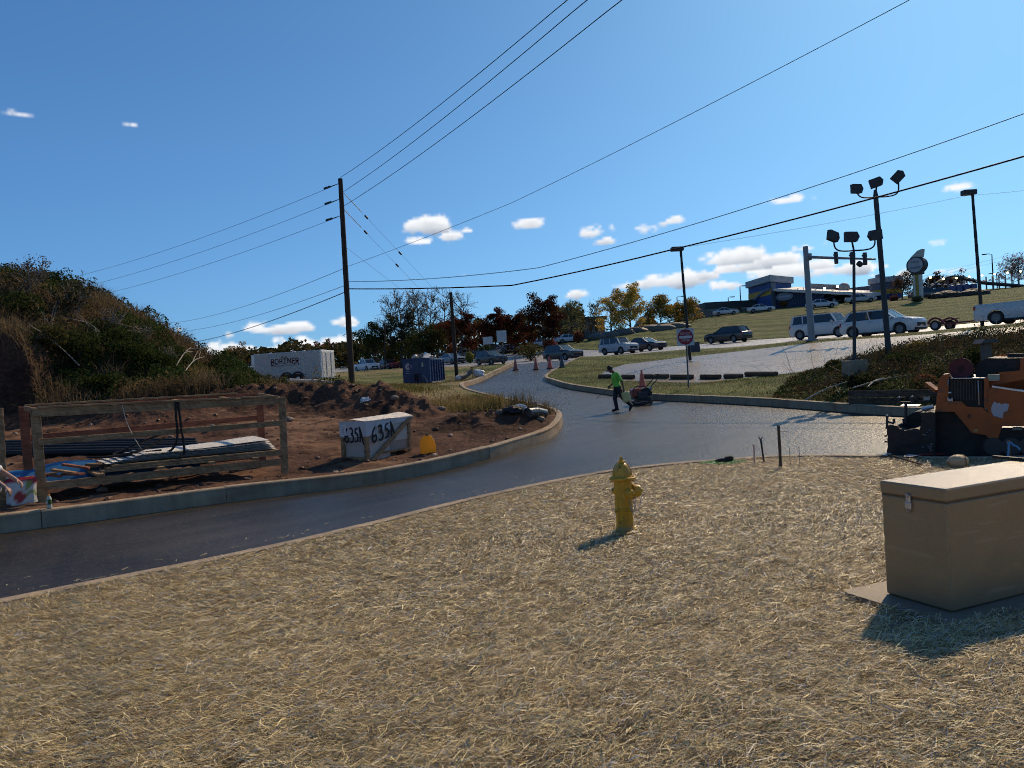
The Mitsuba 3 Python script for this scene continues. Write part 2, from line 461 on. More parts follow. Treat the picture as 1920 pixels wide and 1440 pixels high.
def on(px, d):
    """ground point at distance d in the column of px (row found on the way)"""
    py = 700.0
    for _ in range(12):
        q = P(px, py, d)
        z = Z1(q[0], q[1])
        py += (q[2] - z) / d * FPX
    return np.array([q[0], q[1], z])


def sheet(poly, cell, zfun, x0=-150.0, y0=-30.0, disp=None):
    """the part of a square grid inside poly, lifted to zfun; edge cells are cut to the outline"""
    bx0, by0, bx1, by1 = poly.bounds
    i0, i1 = math.floor((bx0 - x0) / cell), math.ceil((bx1 - x0) / cell)
    j0, j1 = math.floor((by0 - y0) / cell), math.ceil((by1 - y0) / cell)
    I, J = np.meshgrid(np.arange(i0, i1), np.arange(j0, j1), indexing='ij')
    I, J = I.ravel(), J.ravel()
    bx = shapely.box(x0 + I * cell, y0 + J * cell, x0 + (I + 1) * cell, y0 + (J + 1) * cell)
    shapely.prepare(poly)
    inside = shapely.contains_properly(poly, bx)
    touch = shapely.intersects(poly, bx) & ~inside
    n = j1 - j0 + 2
    a = (I[inside] - i0) * n + (J[inside] - j0)
    quads = np.stack([a, a + n, a + n + 1, a + 1], 1)
    ids, inv = np.unique(quads, return_inverse=True)
    quads = inv.reshape(-1, 4)
    v = [np.stack([x0 + (ids // n + i0) * cell, y0 + (ids % n + j0) * cell], 1)]
    f = [quads[:, [0, 1, 2]], quads[:, [0, 2, 3]]]
    o = len(ids)
    cut = shapely.intersection(poly, bx[touch])
    for g in cut:
        for q in (g.geoms if hasattr(g, 'geoms') else [g]):
            if q.geom_type != 'Polygon' or q.area < 1e-7:
                continue
            vv, ff = trimesh.creation.triangulate_polygon(q, engine='earcut')
            e = vv[ff]
            ccw = (e[:, 1, 0] - e[:, 0, 0]) * (e[:, 2, 1] - e[:, 0, 1]) > (e[:, 1, 1] - e[:, 0, 1]) * (e[:, 2, 0] - e[:, 0, 0])
            ff = np.where(ccw[:, None], ff, ff[:, ::-1])
            v.append(vv); f.append(ff + o); o += len(vv)
    v, f = np.vstack(v), np.vstack(f)
    z = zfun(v[:, 0], v[:, 1])
    return mk(np.column_stack([v, z]), f)


# ---------------------------------------------------------------- materials
def two(b):
    return {'type': 'twosided', 'b': b}


def bsdf(name, color, rough=.7, metal=0.0, spec=.4, bump=None, bscale=1.0, **kw):
    c = color if isinstance(color, dict) else {'type': 'rgb', 'value': list(color)}
    b = {'type': 'principled', 'base_color': c, 'roughness': rough, 'metallic': metal, 'specular': spec, **kw}
    if bump is not None:
        b = {'type': 'bumpmap', 'arbitrary': {**bump}, 'scale': bscale, 'b': b}
    scene[name] = two(b)
    return name


def c_asphalt(p, n, uv):
    v = voronoi(p.x * 55, p.y * 55)
    g = v[2] * .6 + .4 * noise(p.x * 24, p.y * 24, 3)
    big = fbm(p.x * .35, p.y * .35, 0, 4)
    along, across = p.x * .66 + p.y * .75, p.y * .66 - p.x * .75
    seam = fbm(along * .35, across * 3.4, 1.0, 4) + .5 * smoothstep(.06, .0, dr.abs(across - 4.6 + .25 * noise(along * .3, 2.0))) + .25 * smoothstep(.035, .0, dr.abs(across - 6.3 + .3 * noise(along * .25, 5.0)))
    dust = smoothstep(.52, .8, fbm(p.x * .22 + 3, p.y * .22, 4, 4))
    k = .006 + .026 * g * g + .020 * (big - .35) + .020 * (seam - .5)
    sparkle = dr.select(g > .95, .085, 0.0)
    return mi.Color3f(k * 1.35 + sparkle, k * 1.08 + sparkle, k * .72 + sparkle * .85) + mi.Color3f(.020, .018, .015) * dust


def c_road(p, n, uv):
    return c_apron(p, n, uv) * mi.Color3f(.66, .54, .42)


def b_asphalt(p, n, uv):
    v = voronoi(p.x * 60, p.y * 60)
    return .0022 * v[0] + .0050 * noise(p.x * 17, p.y * 17, 1) + .0015 * fbm(p.x * 9, p.y * 9, 0, 2)


def r_asphalt(p, n, uv):
    return .31 + .20 * cell_rand(p.x * 55, p.y * 55)


def c_straw(p, n, uv):
    x, y = p.x + .15 * noise(p.x * 1.3, p.y * 1.3), p.y + .22 * noise(p.x * 2.1, p.y * 2.1, 4)
    s = fbm(x * 14 + y * 5, y * 150 - x * 28, 0, 3) * .6 + .4 * noise(x * 130 + y * 80, y * 160 - x * 40, 3)
    big = fbm(p.x * .55, p.y * .8, 0, 4)
    c = mix((.105, .068, .030), (.42, .31, .155), smoothstep(.36, .70, s))
    c = c * (.85 + .30 * big)
    soil = smoothstep(.60, .72, fbm(p.x * 1.1 + 7, p.y * 1.9, 2, 4))
    return mix(c, mi.Color3f(.12, .062, .035), soil * .25)


def b_straw(p, n, uv):
    return .010 * fbm(p.x * 14 + p.y * 5, p.y * 110 - p.x * 26, 0, 3) + .012 * noise(p.x * 9, p.y * 9, 2)


def c_soil(p, n, uv):
    a = fbm(p.x * 1.2, p.y * 1.2, p.z * 1.2, 5)
    b = fbm(p.x * 14, p.y * 14, p.z * 14, 3)
    c = mix((.030, .015, .010), (.112, .056, .034), smoothstep(.3, .7, a * .6 + b * .4))
    dry = smoothstep(.5, .75, fbm(p.x * .5 + 4, p.y * .8, 1, 4)) * smoothstep(.9, .99, n.z)
    return mix(c, mi.Color3f(.20, .112, .064), dry * .8)


def b_soil(p, n, uv):
    return .05 * fbm(p.x * 9, p.y * 9, p.z * 9, 5)


def c_grass(p, n, uv):
    big = fbm(p.x * .10, p.y * .10, 0, 4)
    med = fbm(p.x * 1.1, p.y * 1.1, 3, 3)
    fine = noise(p.x * 18, p.y * 18, 1)
    mow = .5 + .5 * dr.sin((p.x * .58 * 1.0 + p.y * .40) * 1.9 + 2.2 * noise(p.x * .12, p.y * .12, 5))
    green = mix((.040, .055, .014), (.115, .128, .036), smoothstep(.25, .75, .45 * med + .25 * fine + .3 * mow))
    dry = mix((.105, .070, .030), (.24, .185, .085), med * .6 + fine * .4)
    left = smoothstep(3.0, -4.0, p.x + .28 * (p.y - 62) * 0.0) * smoothstep(10, 30, p.y)
    k = smoothstep(.42, .62, big * .7 + med * .3 + .26 * left - .165)
    return mix(green, dry, dr.clip(k, 0, 1))


def b_grass(p, n, uv):
    return .05 * fbm(p.x * 6, p.y * 6, 0, 4)


def c_apron(p, n, uv):
    a = fbm(p.x * .25, p.y * .25, 0, 4)
    s = fbm(p.x * .5 + p.y * .2, p.y * 2.2 - p.x * .5, 2, 3)
    f = noise(p.x * 30, p.y * 30)
    k = .24 + .14 * (a - .5) + .14 * (s - .5) + .05 * (f - .5)
    crack = smoothstep(.022, .0, dr.abs(fbm(p.x * .35, p.y * .35, 9, 3) - .5))
    k = k * (1 - .5 * crack)
    return mi.Color3f(k * 1.08, k, k * .87)


def c_kerb(p, n, uv):
    a = fbm(p.x * 1.6, p.y * 1.6, p.z * 3, 4)
    s = fbm((p.x + p.y) * 7, (p.x - p.y) * 7, p.z * 1.2, 3)
    g = noise(p.x * 60, p.y * 60, p.z * 60)
    k = .20 + .14 * (a - .5) + .12 * (s - .5) + .06 * (g - .5)
    rust = smoothstep(.52, .74, fbm(p.x * .7 + 9, p.y * .7, p.z * 2, 4))
    return mix(mi.Color3f(k * 1.34, k * 1.02, k * .68), mi.Color3f(k * 1.15, k * .70, k * .38), rust * .7)


def wood_fn(dark, lite, fx=3.0):
    def f(p, n, uv):
        q = fbm(p.x * fx + p.y * fx, p.y * 2 - p.x * 2, p.z * 38, 3)
        g = fbm(p.x * 24 + p.z * 22, p.y * 24, p.z * 5, 2)
        k = noise(p.x * 5, p.y * 5, p.z * 4)
        c = mix(dark, lite, smoothstep(.25, .75, .55 * q + .45 * g))
        return c * (.78 + .44 * k)
    return f


bsdf('m_asphalt', proc(c_asphalt), proc(r_asphalt), spec=.3, bump=proc(b_asphalt, 3e-3))
bsdf('m_straw_mat', proc(c_straw), .8, spec=.3, bump=proc(b_straw, 3e-3))
bsdf('m_soil', proc(c_soil), .95, spec=.15, bump=proc(b_soil, 5e-3))
bsdf('m_grass', proc(c_grass), .9, spec=.15, bump=proc(b_grass, 1e-2))
bsdf('m_apron', proc(c_apron), .45, spec=.5)
bsdf('m_carpark', proc(c_road), .38, spec=.25)
bsdf('m_kerb', proc(c_kerb), .8, spec=.3)
bsdf('m_wood', proc(wood_fn((.17, .10, .050), (.34, .22, .115))), .75, spec=.25)
bsdf('m_redwood', proc(wood_fn((.17, .055, .030), (.27, .10, .055))), .75, spec=.25)
bsdf('m_oldwood', proc(wood_fn((.045, .032, .022), (.13, .095, .065))), .85, spec=.2)


def c_paint(p, n, uv):
    r = dr.floor(uv.x)
    return mi.Color3f(r * .001, uv.x - r, uv.y)


VC = proc(c_paint)
bsdf('vcv', {'type': 'mesh_attribute', 'name': 'vertex_color'}, .65, spec=.35)
bsdf('vc', VC, .65, spec=.35)                 # plain coloured matt things
bsdf('vc_gloss', VC, .28, spec=.5)
bsdf('vc_paint', VC, .22, spec=.5, clearcoat=.8, clearcoat_gloss=.95)
bsdf('vc_metal', VC, .38, metal=.9)
bsdf('m_glass', (.012, .014, .016), .06, spec=.8)
bsdf('m_rubber', (.016, .016, .017), .7, spec=.3)
bsdf('m_darkmetal', (.030, .031, .033), .5, spec=.4)
bsdf('m_galv', (.20, .215, .23), .45, metal=.35)
scene['vc_leaf'] = {'type': 'principledthin', 'base_color': VC, 'roughness': .55, 'spec_trans': 0.0, 'diff_trans': .75, 'eta': 1.35}
scene['vc_thin'] = {'type': 'principledthin', 'base_color': VC, 'roughness': .6, 'spec_trans': 0.0, 'diff_trans': .9}
bsdf('vc_straw', VC, .5, spec=.32)
# ---------------------------------------------------------------- setting
def zn(amp, freq, seed=0, octs=4):
    return lambda x, y: Z(x, y) + amp * (nf(np.stack([x, y, 0 * x], -1), freq, octs, seed) - .5)


def z_dirt(x, y):
    q = np.stack([x, y, 0 * x], -1)
    d = shapely.distance(l_ls, shapely.points(x, y))
    k = np.clip(d / 1.2 - .1, 0, 1)
    rough = np.clip(humps(x, y) * 1.9 + heap(x, y) * .25 + .34, 0, 1.3)
    z = Z(x, y, 'left')
    return z + k * rough * (.40 * (nf(q, 1.4, 5, 4) - .5) + .34 * (nf(q, 4.2, 4, 8) - .5))


def z_lawn(x, y):
    q = np.stack([x, y, 0 * x], -1)
    d = shapely.distance(n_ls, shapely.points(x, y))
    k = np.clip(d / .8, 0, 1)
    return Z(x, y, 'lawn') + k * (.05 * (nf(q, 1.1, 4, 2) - .5) + .05 * (nf(q, 5, 3, 6) - .5))


view_cone = sg.Polygon([(-4, -2), (4, -2), (60, 62), (60, 80), (-60, 80), (-60, 62)])
k = solo('driveway', sheet(road_poly, .5, lambda x, y: Z(x, y, 'road')), 'm_asphalt', 'fresh dark asphalt driveway curving up to the highway', 'driveway', kind='structure', smooth=True)
lawn_near = lawn_poly.intersection(sg.Polygon([(-9, 1.0), (9, 1.0), (24, 18), (-24, 18)]))
lm = sheet(lawn_near, .09, z_lawn)
solo('straw_lawn', lm, 'm_straw_mat', 'seeded lawn under a mat of straw in the foreground', 'lawn', kind='structure', smooth=True)
solo('straw_lawn', sheet(lawn_poly.difference(lawn_near), 1.0, z_lawn), 'm_straw_mat', 'rest of the straw covered lawn behind the viewpoint', 'lawn', kind='structure', smooth=True)
solo('bare_soil', sheet(dirt_poly, .12, z_dirt), 'm_soil', 'churned red brown soil behind the left kerb', 'soil', kind='structure', smooth=True)
solo('car_park', sheet(apron_poly, 1.0, lambda x, y: Z(x, y)), 'm_carpark', 'pale worn car park on the right below the highway', 'car park', kind='structure', smooth=True)
solo('highway', sheet(highway_poly, 2.0, lambda x, y: H0(x, y) - .05), 'm_apron', 'grey highway crossing behind the driveway', 'road', kind='structure', smooth=True)
rest = sg.box(-150, -30, 165, 255).difference(shapely.union_all([road_poly, lawn_poly.buffer(.3), dirt_poly, apron_poly, highway_poly]).buffer(.002))
nearbox = sg.box(-40, 5, 45, 75)
solo('grass', sheet(rest.intersection(nearbox), .5, zn(.05, .9)), 'm_grass', 'rough autumn grass beside the driveway', 'grass', kind='structure', smooth=True)
solo('grass', sheet(rest.difference(nearbox), 3.0, lambda x, y: Z(x, y)), 'm_grass', 'mown grass bank and fields beyond the highway', 'grass', kind='structure', smooth=True)
# land to the horizon
fx = np.concatenate([np.linspace(-4000, -160, 14), np.linspace(-150, 165, 22), np.linspace(180, 4000, 14)])
fy = np.concatenate([np.linspace(-3000, -40, 12), np.linspace(-30, 255, 20), np.linspace(275, 5000, 14)])
gx, gy = np.meshgrid(fx, fy, indexing='ij')
gz = H0(gx, gy)
inner = (gx > -149) & (gx < 164) & (gy > -29) & (gy < 254)
dist = np.maximum.reduce([-150 - gx, gx - 165, -30 - gy, gy - 255, 0 * gx])
gz = np.where(inner, -9, gz * np.exp(-dist / 700) + 4 * (1 - np.exp(-dist / 700)) - .02)
ni, nj = gx.shape
ii, jj = np.meshgrid(np.arange(ni - 1), np.arange(nj - 1), indexing='ij')
a = (ii * nj + jj).ravel()
solo('ground', mk(np.stack([gx.ravel(), gy.ravel(), gz.ravel()], 1), np.stack([a, a + nj, a + nj + 1, a + 1], 1)), 'm_grass', 'open land reaching to the horizon', 'ground', kind='structure', smooth=True)


# kerbs: a body along a line, cut into cast sections
def kerb(line, width, rise, base, lab, side, seclen=3.0, n0=0, jitter=.004, lip=.025, seed=1):
    """side +1: body lies to the left of the travel direction"""
    k = thing('kerb', lab, 'kerb')
    ls = sg.LineString(line)
    r = np.random.default_rng(seed)
    pos, L = 0.0, ls.length
    while pos < L - .4:
        e = min(L, pos + seclen * r.uniform(.8, 1.15))
        m = max(2, int((e - pos - .012) / .35) + 1)
        s = np.linspace(pos + .006, e - .006, m)
        c = np.array([ls.interpolate(t).coords[0] for t in s])
        t2 = np.array([ls.interpolate(min(t + .15, L)).coords[0] for t in s]) - np.array([ls.interpolate(max(t - .15, 0)).coords[0] for t in s])
        t2 /= np.linalg.norm(t2, axis=1, keepdims=True)
        nrm = np.stack([-t2[:, 1], t2[:, 0]], 1) * side
        z0 = H0(c[:, 0], c[:, 1]) - .13
        jit = r.normal(0, jitter)
        prof = [(0.0, -.12), (.012, rise - lip), (.012 + lip * .5, rise - lip * .25), (.012 + lip * 1.3, rise), (width, rise), (width, -.12)]
        rows = [np.column_stack([c + nrm * (o + jit), z0 + zz + jit]) for o, zz in prof]
        q = len(prof)
        v = np.stack(rows, 1).reshape(-1, 3)
        f = []
        for i in range(m - 1):
            for j in range(q):
                a, b = i * q + j, i * q + (j + 1) % q
                f.append((a, a + q, b + q, b))
        mm = mk(v, f)
        caps = [[0, j + 1, j] for j in range(1, q - 1)] + [[(m - 1) * q, (m - 1) * q + j, (m - 1) * q + j + 1] for j in range(1, q - 1)]
        mm = trimesh.Trimesh(mm.vertices, np.vstack([mm.faces, caps]), process=False)
        part(k, 'section', mm, 'm_kerb', smooth=25)
        pos = e
    return k


kerb(L_S, .20, KL, 0, 'long tan concrete kerb on the left with a rounded nose', -1, 3.0, seed=1)
kerb(R_S, .20, KR, 0, 'pale concrete kerb round the grass island on the right', 1, 3.4, seed=2)
kerb(N_S, .23, .150, 0, 'flush orange tinted kerb along the near edge of the straw', -1, 3.0, seed=3)
# ---------------------------------------------------------------- fire hydrant
YEL = (.50, .29, .020)
hp = ground_at(1173, 1000)


def c_hyd(p, n, uv):
    a = fbm(p.x * 9, p.y * 9, p.z * 5, 4)
    g = noise(p.x * 70, p.y * 70, p.z * 70)
    run = fbm(p.x * 30, p.y * 30, p.z * 2.5, 3)
    c = mix((.50, .29, .022), (.38, .205, .016), smoothstep(.35, .7, .6 * a + .4 * run))
    chip = smoothstep(.70, .76, fbm(p.x * 26, p.y * 26, p.z * 26, 3))
    c = mix(c, mi.Color3f(.10, .055, .025), chip * .8)
    soil = smoothstep(.20, .0, p.z - float(hp[2])) * smoothstep(.3, .65, a)
    return mix(c * (.92 + .16 * g), mi.Color3f(.22, .15, .07), soil * .7)


bsdf('m_hydrant', proc(c_hyd), .36, spec=.45)
t = thing('fire_hydrant', 'yellow fire hydrant standing in the straw near the driveway', 'fire hydrant')
HZ = lambda m: xf(m, hp, rz=-.75)
bar_prof = [(.098, .03), (.098, .235), (.104, .245), (.112, .25), (.112, .262), (.104, .268), (.112, .274), (.112, .286), (.100, .292), (.099, .60), (.104, .612)]
part(t, 'barrel', HZ(lathe(bar_prof, 36)), 'm_hydrant', smooth=35)
part(t, 'base_flange', HZ(cat([lathe([(.150, .0), (.150, .035), (.14, .042), (.112, .048), (.100, .085)], 32)])), 'm_hydrant', smooth=35)
part(t, 'top_flange', HZ(lathe([(.104, .60), (.145, .612), (.152, .62), (.152, .640), (.145, .646), (.10, .65)], 32)), 'm_hydrant', smooth=35)
dome = [(.108, .648)] + [(.104 * math.cos(a) + .002, .66 + .150 * math.sin(a)) for a in np.linspace(0, 1.25, 12)] + [(.040, .806), (.044, .812), (.044, .824), (.030, .828)]
k2 = part(t, 'bonnet', HZ(lathe(dome, 36)), 'm_hydrant', smooth=40)
ribs = [tube([(1.01 * (.104 * math.cos(a) + .002) * math.cos(b), 1.01 * (.104 * math.cos(a) + .002) * math.sin(b), .66 + .152 * math.sin(a)) for a in np.linspace(0, 1.15, 9)], .006, 6) for b in np.arange(4) * math.pi / 2 + .4]
part(k2, 'rib', HZ(cat(ribs)), 'm_hydrant', smooth=40)
part(t, 'operating_nut', HZ(lathe([(.022, .82), (.024, .83), (.019, .868), (.015, .872)], 5)), 'm_hydrant')


def nozzle(r, L, a, z, big):
    pr = [(r * .9, .06), (r * .9, .105), (r * 1.22, .108), (r * 1.22, .128), (r, .132), (r, .132 + L * .5), (r * .9, .132 + L * .72), (r * .45, .132 + L * .78), (r * .32, .132 + L * .8), (r * .28, .132 + L * 1.12), (.004, .132 + L * 1.13)]
    m = lathe(pr, 24)
    m = xf(m, (0, 0, 0), ry=math.pi / 2)
    return xf(m, (0, 0, z), rz=a)


for a, r, L in [(-.38, .045, .075), (.95, .072, .085), (math.pi - .38, .045, .075)]:
    nz = part(t, 'nozzle', HZ(nozzle(r, L, a, .47, r > .05)), 'm_hydrant', smooth=35)
for i in range(8):
    b = i * math.pi / 4 + .2
    part(t, 'bolt', HZ(xf(lathe([(.012, -.05), (.012, .012)], 6), (.129 * math.cos(b), .129 * math.sin(b), .643))), 'vc_gloss', color=(.40, .235, .02))
for i in range(6):
    b = i * math.pi / 3 + .3
    part(t, 'bolt', HZ(xf(lathe([(.015, 0), (.015, .014)], 6), (.130 * math.cos(b), .130 * math.sin(b), .040))), 'vc', color=(.22, .14, .04))


def link_chain(pts, r=.009, w=.0022):
    pts = np.asarray(pts)
    seg = np.r_[0, np.cumsum(np.linalg.norm(np.diff(pts, axis=0), axis=1))]
    out = []
    for i, s in enumerate(np.arange(0, seg[-1], r * 1.75)):
        c = np.array([np.interp(s, seg, pts[:, j]) for j in range(3)])
        a = np.linspace(0, 2 * np.pi, 8)
        ring = np.stack([r * .6 * np.cos(a), 0 * a, r * np.sin(a)], 1) if i % 2 else np.stack([0 * a, r * .6 * np.cos(a), r * np.sin(a)], 1)
        out.append(tube(ring + c, w, 4, cap=False))
    return cat(out)


ch = [np.stack([np.linspace(.10, .215, 12) * math.cos(a) , np.linspace(.10, .20, 12) * math.sin(a), .42 - .17 * np.sin(np.linspace(0, math.pi, 12)) + np.linspace(-.02, .02, 12)], 1) for a in (-.30, .75)]
for c in ch:
    part(t, 'chain', HZ(link_chain(c)), 'vc_metal', color=(.35, .36, .38))

# ---------------------------------------------------------------- utility cabinet
TAN = (.40, .265, .130)
ca, cb = ground_at(1786, 1160), ground_at(1662, 1127)
zc = min(ca[2], cb[2]) + .055
cu = (cb - ca)[:2]; cw = np.linalg.norm(cu); cu /= cw
cv = np.array([cu[1], -cu[0]])
cv = cv if cv[0] > 0 else -cv
cyaw = math.atan2(cv[1], cv[0])
clen, chh = 1.75, .80
cw = cw * 1.0
ccen = ca[:2] + cu * cw / 2 + cv * clen / 2


def CB(m):
    return xf(m, (ccen[0], ccen[1], zc), rz=cyaw)


def c_cab(p, n, uv):
    g = fbm(p.x * 60, p.y * 60, p.z * 60, 2)
    st = fbm(p.x * 4, p.y * 4, p.z * 2, 4)
    low = smoothstep(.55, .8, fbm(p.x * 2.2, p.y * 2.2, p.z * 5, 4))
    c = mi.Color3f(.29, .195, .098) * (.86 + .18 * g + .16 * (st - .5))
    splash = smoothstep(.26, .02, p.z - float(zc) + .16 * (fbm(p.x * 7, p.y * 7, p.z * 7, 4) - .5))
    scuff = smoothstep(.66, .74, fbm(p.x * 3 + p.z * 8, p.y * 3, p.z * 26, 4))
    c = mix(c, mi.Color3f(.15, .105, .065), splash * .55)
    c = mix(c, mi.Color3f(.36, .27, .17), scuff * .35)
    return mix(c, mi.Color3f(.19, .13, .075), low * .4)


def b_cab(p, n, uv):
    return .0012 * fbm(p.x * 140, p.y * 140, p.z * 140, 2)


bsdf('m_cabinet', proc(c_cab), .36, spec=.6, bump=proc(b_cab, 1.5e-3))
t = thing('utility_cabinet', 'tan electrical cabinet on a concrete pad at the right foreground', 'cabinet')
part(t, 'body', CB(box(clen, cw, chh - .095, (0, 0, (chh - .095) / 2), ch=.012)), 'm_cabinet')
part(t, 'lid', CB(box(clen + .008, cw + .008, .085, (0, 0, chh - .045), ch=.010)), 'm_cabinet')
part(t, 'lid_seam', CB(box(clen - .01, cw - .01, .02, (0, 0, chh - .093))), 'vc', color=(.11, .075, .04))
hx = -clen / 2 - .004
lt = part(t, 'latch', CB(cat([box(.018, .036, .10, (hx - .006, .02, chh - .12), ch=.004), box(.024, .048, .05, (hx - .008, .02, chh - .145), ch=.005)])), 'vc_metal', color=(.5, .5, .52))
part(lt, 'hasp', CB(cat([tube([(hx - .012, .02 + .017 * math.cos(a), chh - .165 - .022 * math.sin(a)) for a in np.linspace(0, math.pi, 9)], .004, 6), box(.02, .022, .03, (hx - .015, .02, chh - .075), ch=.004)])), 'vc_metal', color=(.34, .35, .37))
rail = part(t, 'lid_handle', CB(box(.045, .62, .022, (clen * .30, .10, chh + .012), ch=.006)), 'vc', color=(.022, .018, .015))
padpoly = sg.box(-clen / 2 - .13, -cw / 2 - .10, clen / 2 + .3, cw / 2 + .16).buffer(.06)
part(t, 'pad', CB(xf(prism(padpoly, .16), (0, 0, -.165))), 'vc', color=(.17, .13, .09))

# ---------------------------------------------------------------- stakes, paint patch, tools, burlap ball
def stake(px, py, top_py, d_px, name, lab, w, col, mat='vc', lean=0.0, group=None, cat_='stake', flat=False):
    g = ground_at(px, py)
    h = (py - top_py) / FPX * g[1]
    t = thing(name, lab, cat_, group)
    tip = g + np.array([lean * h, 0, h])
    m = bar(g - (0, 0, .08), tip, w, .012 if flat else w, up=(0, 1, 0), ch=.002)
    part(t, 'shaft', m, mat, color=col if mat.startswith('vc') else None)
    return t, g, tip, h


tk, g, tip, h = stake(1464, 878, 797, 4, 'survey_stake', 'tall brown wooden survey stake at the edge of the straw', .042, None, 'm_oldwood')
part(tk, 'twine', tube([tip - (0, .024, .10), tip + (.05, -.03, -.12), tip + (.14, -.02, -.115)], .003, 4), 'vc', color=(.12, .10, .07))
tk, g, tip, h = stake(1433, 866, 822, 4, 'iron_pin', 'dark short iron pin with a forked top and wire loop beside the tall stake', .028, (.02, .02, .022), lean=-.10, cat_='pin')
part(tk, 'fork', cat([bar(tip - (0, 0, .02), tip + (-.035, 0, .03), .018, .018), bar(tip - (0, 0, .02), tip + (.04, 0, .025), .018, .018)]), 'm_darkmetal')
part(tk, 'wire_loop', tube([tip + (.02 + .05 * math.sin(a), 0, .02 - .07 * math.cos(a) - .03) for a in np.linspace(.4, 5.6, 14)], .0035, 5), 'vc_metal', color=(.5, .5, .5))
stake(1415, 868, 833, 4, 'lath_stake', 'leftmost pale pink thin lath at the straw edge', .030, (.50, .33, .27), flat=True)
stake(1482, 872, 840, 4, 'wire_stem', 'first thin wire flag stem right of the tall stake', .010, (.22, .20, .18))
stake(1500, 875, 837, 4, 'wire_stem', 'second thin wire flag stem right of the tall stake', .010, (.22, .20, .18))
tk, g, tip, h = stake(1894, 880, 826, 4, 'ribbon_stake', 'wooden stake with blue ribbon tied on top behind the cabinet', .034, None, 'm_oldwood')


def ribbon(pts, w, nrm=(0, 1, 0)):
    pts = np.asarray(pts, float)
    nrm = np.asarray(nrm, float)
    d = np.gradient(pts, axis=0)
    s = np.cross(d, nrm); s /= np.linalg.norm(s, axis=1, keepdims=True)
    a, b = pts + s * w / 2, pts - s * w / 2
    v = np.vstack([a, b]); n = len(pts)
    f = [(i, i + 1, n + i + 1, n + i) for i in range(n - 1)]
    up = mk(v, f)
    dn = mk(v + nrm * .0015, f)
    return cat([up, flip(dn)])


BLUE = (.035, .20, .42)
part(tk, 'ribbon', cat([box(.04, .042, .03, tip - (0, 0, .03)), ribbon([tip + (-.01, -.025, -.03), tip + (-.025, -.03, -.10), tip + (-.03, -.03, -.17), tip + (-.045, -.03, -.24)], .035), ribbon([tip + (.02, -.025, -.02), tip + (.05, -.03, -.07), tip + (.10, -.04, -.09), tip + (.15, -.04, -.15)], .030)]), 'vc', color=BLUE)

g = ground_at(1356, 868)
pts = []
r_ = np.random.default_rng(5)
fl = []
for i in range(260):
    a, q = r_.uniform(0, 6.28), math.sqrt(r_.uniform()) 
    x, y = g[0] + .42 * q * math.cos(a), g[1] + .30 * q * math.sin(a)
    z = Z1(x, y) + .02
    b, L = r_.normal(0, .5), r_.uniform(.05, .12)
    fl.append(box(L, .012, .003, (0, 0, 0)))
    fl[-1] = xf(fl[-1], (x, y, z + r_.uniform(0, .012)), rz=b, ry=r_.normal(0, .15))
solo('paint_mark', fl, 'vc', 'patch of bright green marking paint sprayed on the straw', 'paint mark', color=(.05, .26, .05))
t = thing('rubber_boot', 'black rubber boot piece lying on the green paint patch', 'rubber boot')
part(t, 'sole', xf(tube([(-.16, 0, .04), (-.08, 0, .05), (.0, .0, .05), (.07, 0, .06)], [.03, .045, .05, .05], 10), g + (.01, 0, 0)), 'm_rubber', smooth=40)
part(t, 'shaft', xf(tube([(.05, 0, .07), (.13, .02, .085), (.18, .03, .07)], [.055, .06, .055], 10), g + (.01, 0, 0)), 'm_rubber', smooth=40)


def shovel(a, b, label, blade_col=(.025, .025, .028), handle_mat='m_oldwood', col=None):
    """a: blade end, b: handle end (ground points)"""
    a, b = np.asarray(a, float), np.asarray(b, float)
    t = thing('shovel', label, 'shovel')
    d = (b - a); d /= np.linalg.norm(d)
    part(t, 'handle', tube([a + d * .26 + (0, 0, .07), a * .5 + b * .5 + (0, 0, .055), b + (0, 0, .03)], .017, 8), handle_mat if col is None else 'vc', color=col)
    yaw = math.atan2(d[1], d[0])
    out = np.array([(-.02, -.06), (-.02, .06), (.06, .11), (.20, .12), (.26, .05), (.30, .02), (.30, -.02), (.26, -.05), (.20, -.12), (.06, -.11)])
    bl = prism(out, .006)
    v = np.asarray(bl.vertices); v[:, 2] += 1.6 * v[:, 1] ** 2 + .04 + .1 * (v[:, 0] - .1) ** 2
    bl.vertices = v
    part(t, 'blade', xf(bl, a, rz=yaw), 'vc_gloss', color=blade_col)
    return t


shovel(ground_at(1652, 856), ground_at(1728, 874), 'black handled shovel lying on the straw by the paver')
shovel(ground_at(1703, 861), ground_at(1817, 853), 'red handled shovel with a bright blade under the paver', (.30, .31, .34), col=(.20, .03, .03))

g = ground_at(1797, 877)
ball = trimesh.creation.icosphere(subdivisions=4, radius=1.0)
v = np.asarray(ball.vertices)
v = v * (1 + .10 * (nf(v, 2.2, 4, 3) - .5) + .05 * (nf(v, 7, 3, 5) - .5))[:, None] * (.165, .14, .115) + (0, 0, .105)
t = thing('burlap_sack', 'round tan burlap sack tied at one end lying in the straw', 'sack')
part(t, 'bag', xf(mk(v, ball.faces), g), 'vcv', smooth=True, color=(.42, .30, .17) * np.ones((len(v), 3)) * (.7 + .6 * nf(v, 14, 3, 2))[:, None])
part(t, 'neck', xf(cyl((-.13, 0, .10), (-.20, -.01, .10), .05, 10, .02), g), 'vc', color=(.26, .16, .08))
part(t, 'tie', xf(tube([(.06 + .01 * math.cos(3 * a), .143 * math.cos(a), .105 + .117 * math.sin(a)) for a in np.linspace(0, 6.28, 24)], .005, 5), g), 'vc', color=(.05, .035, .02))

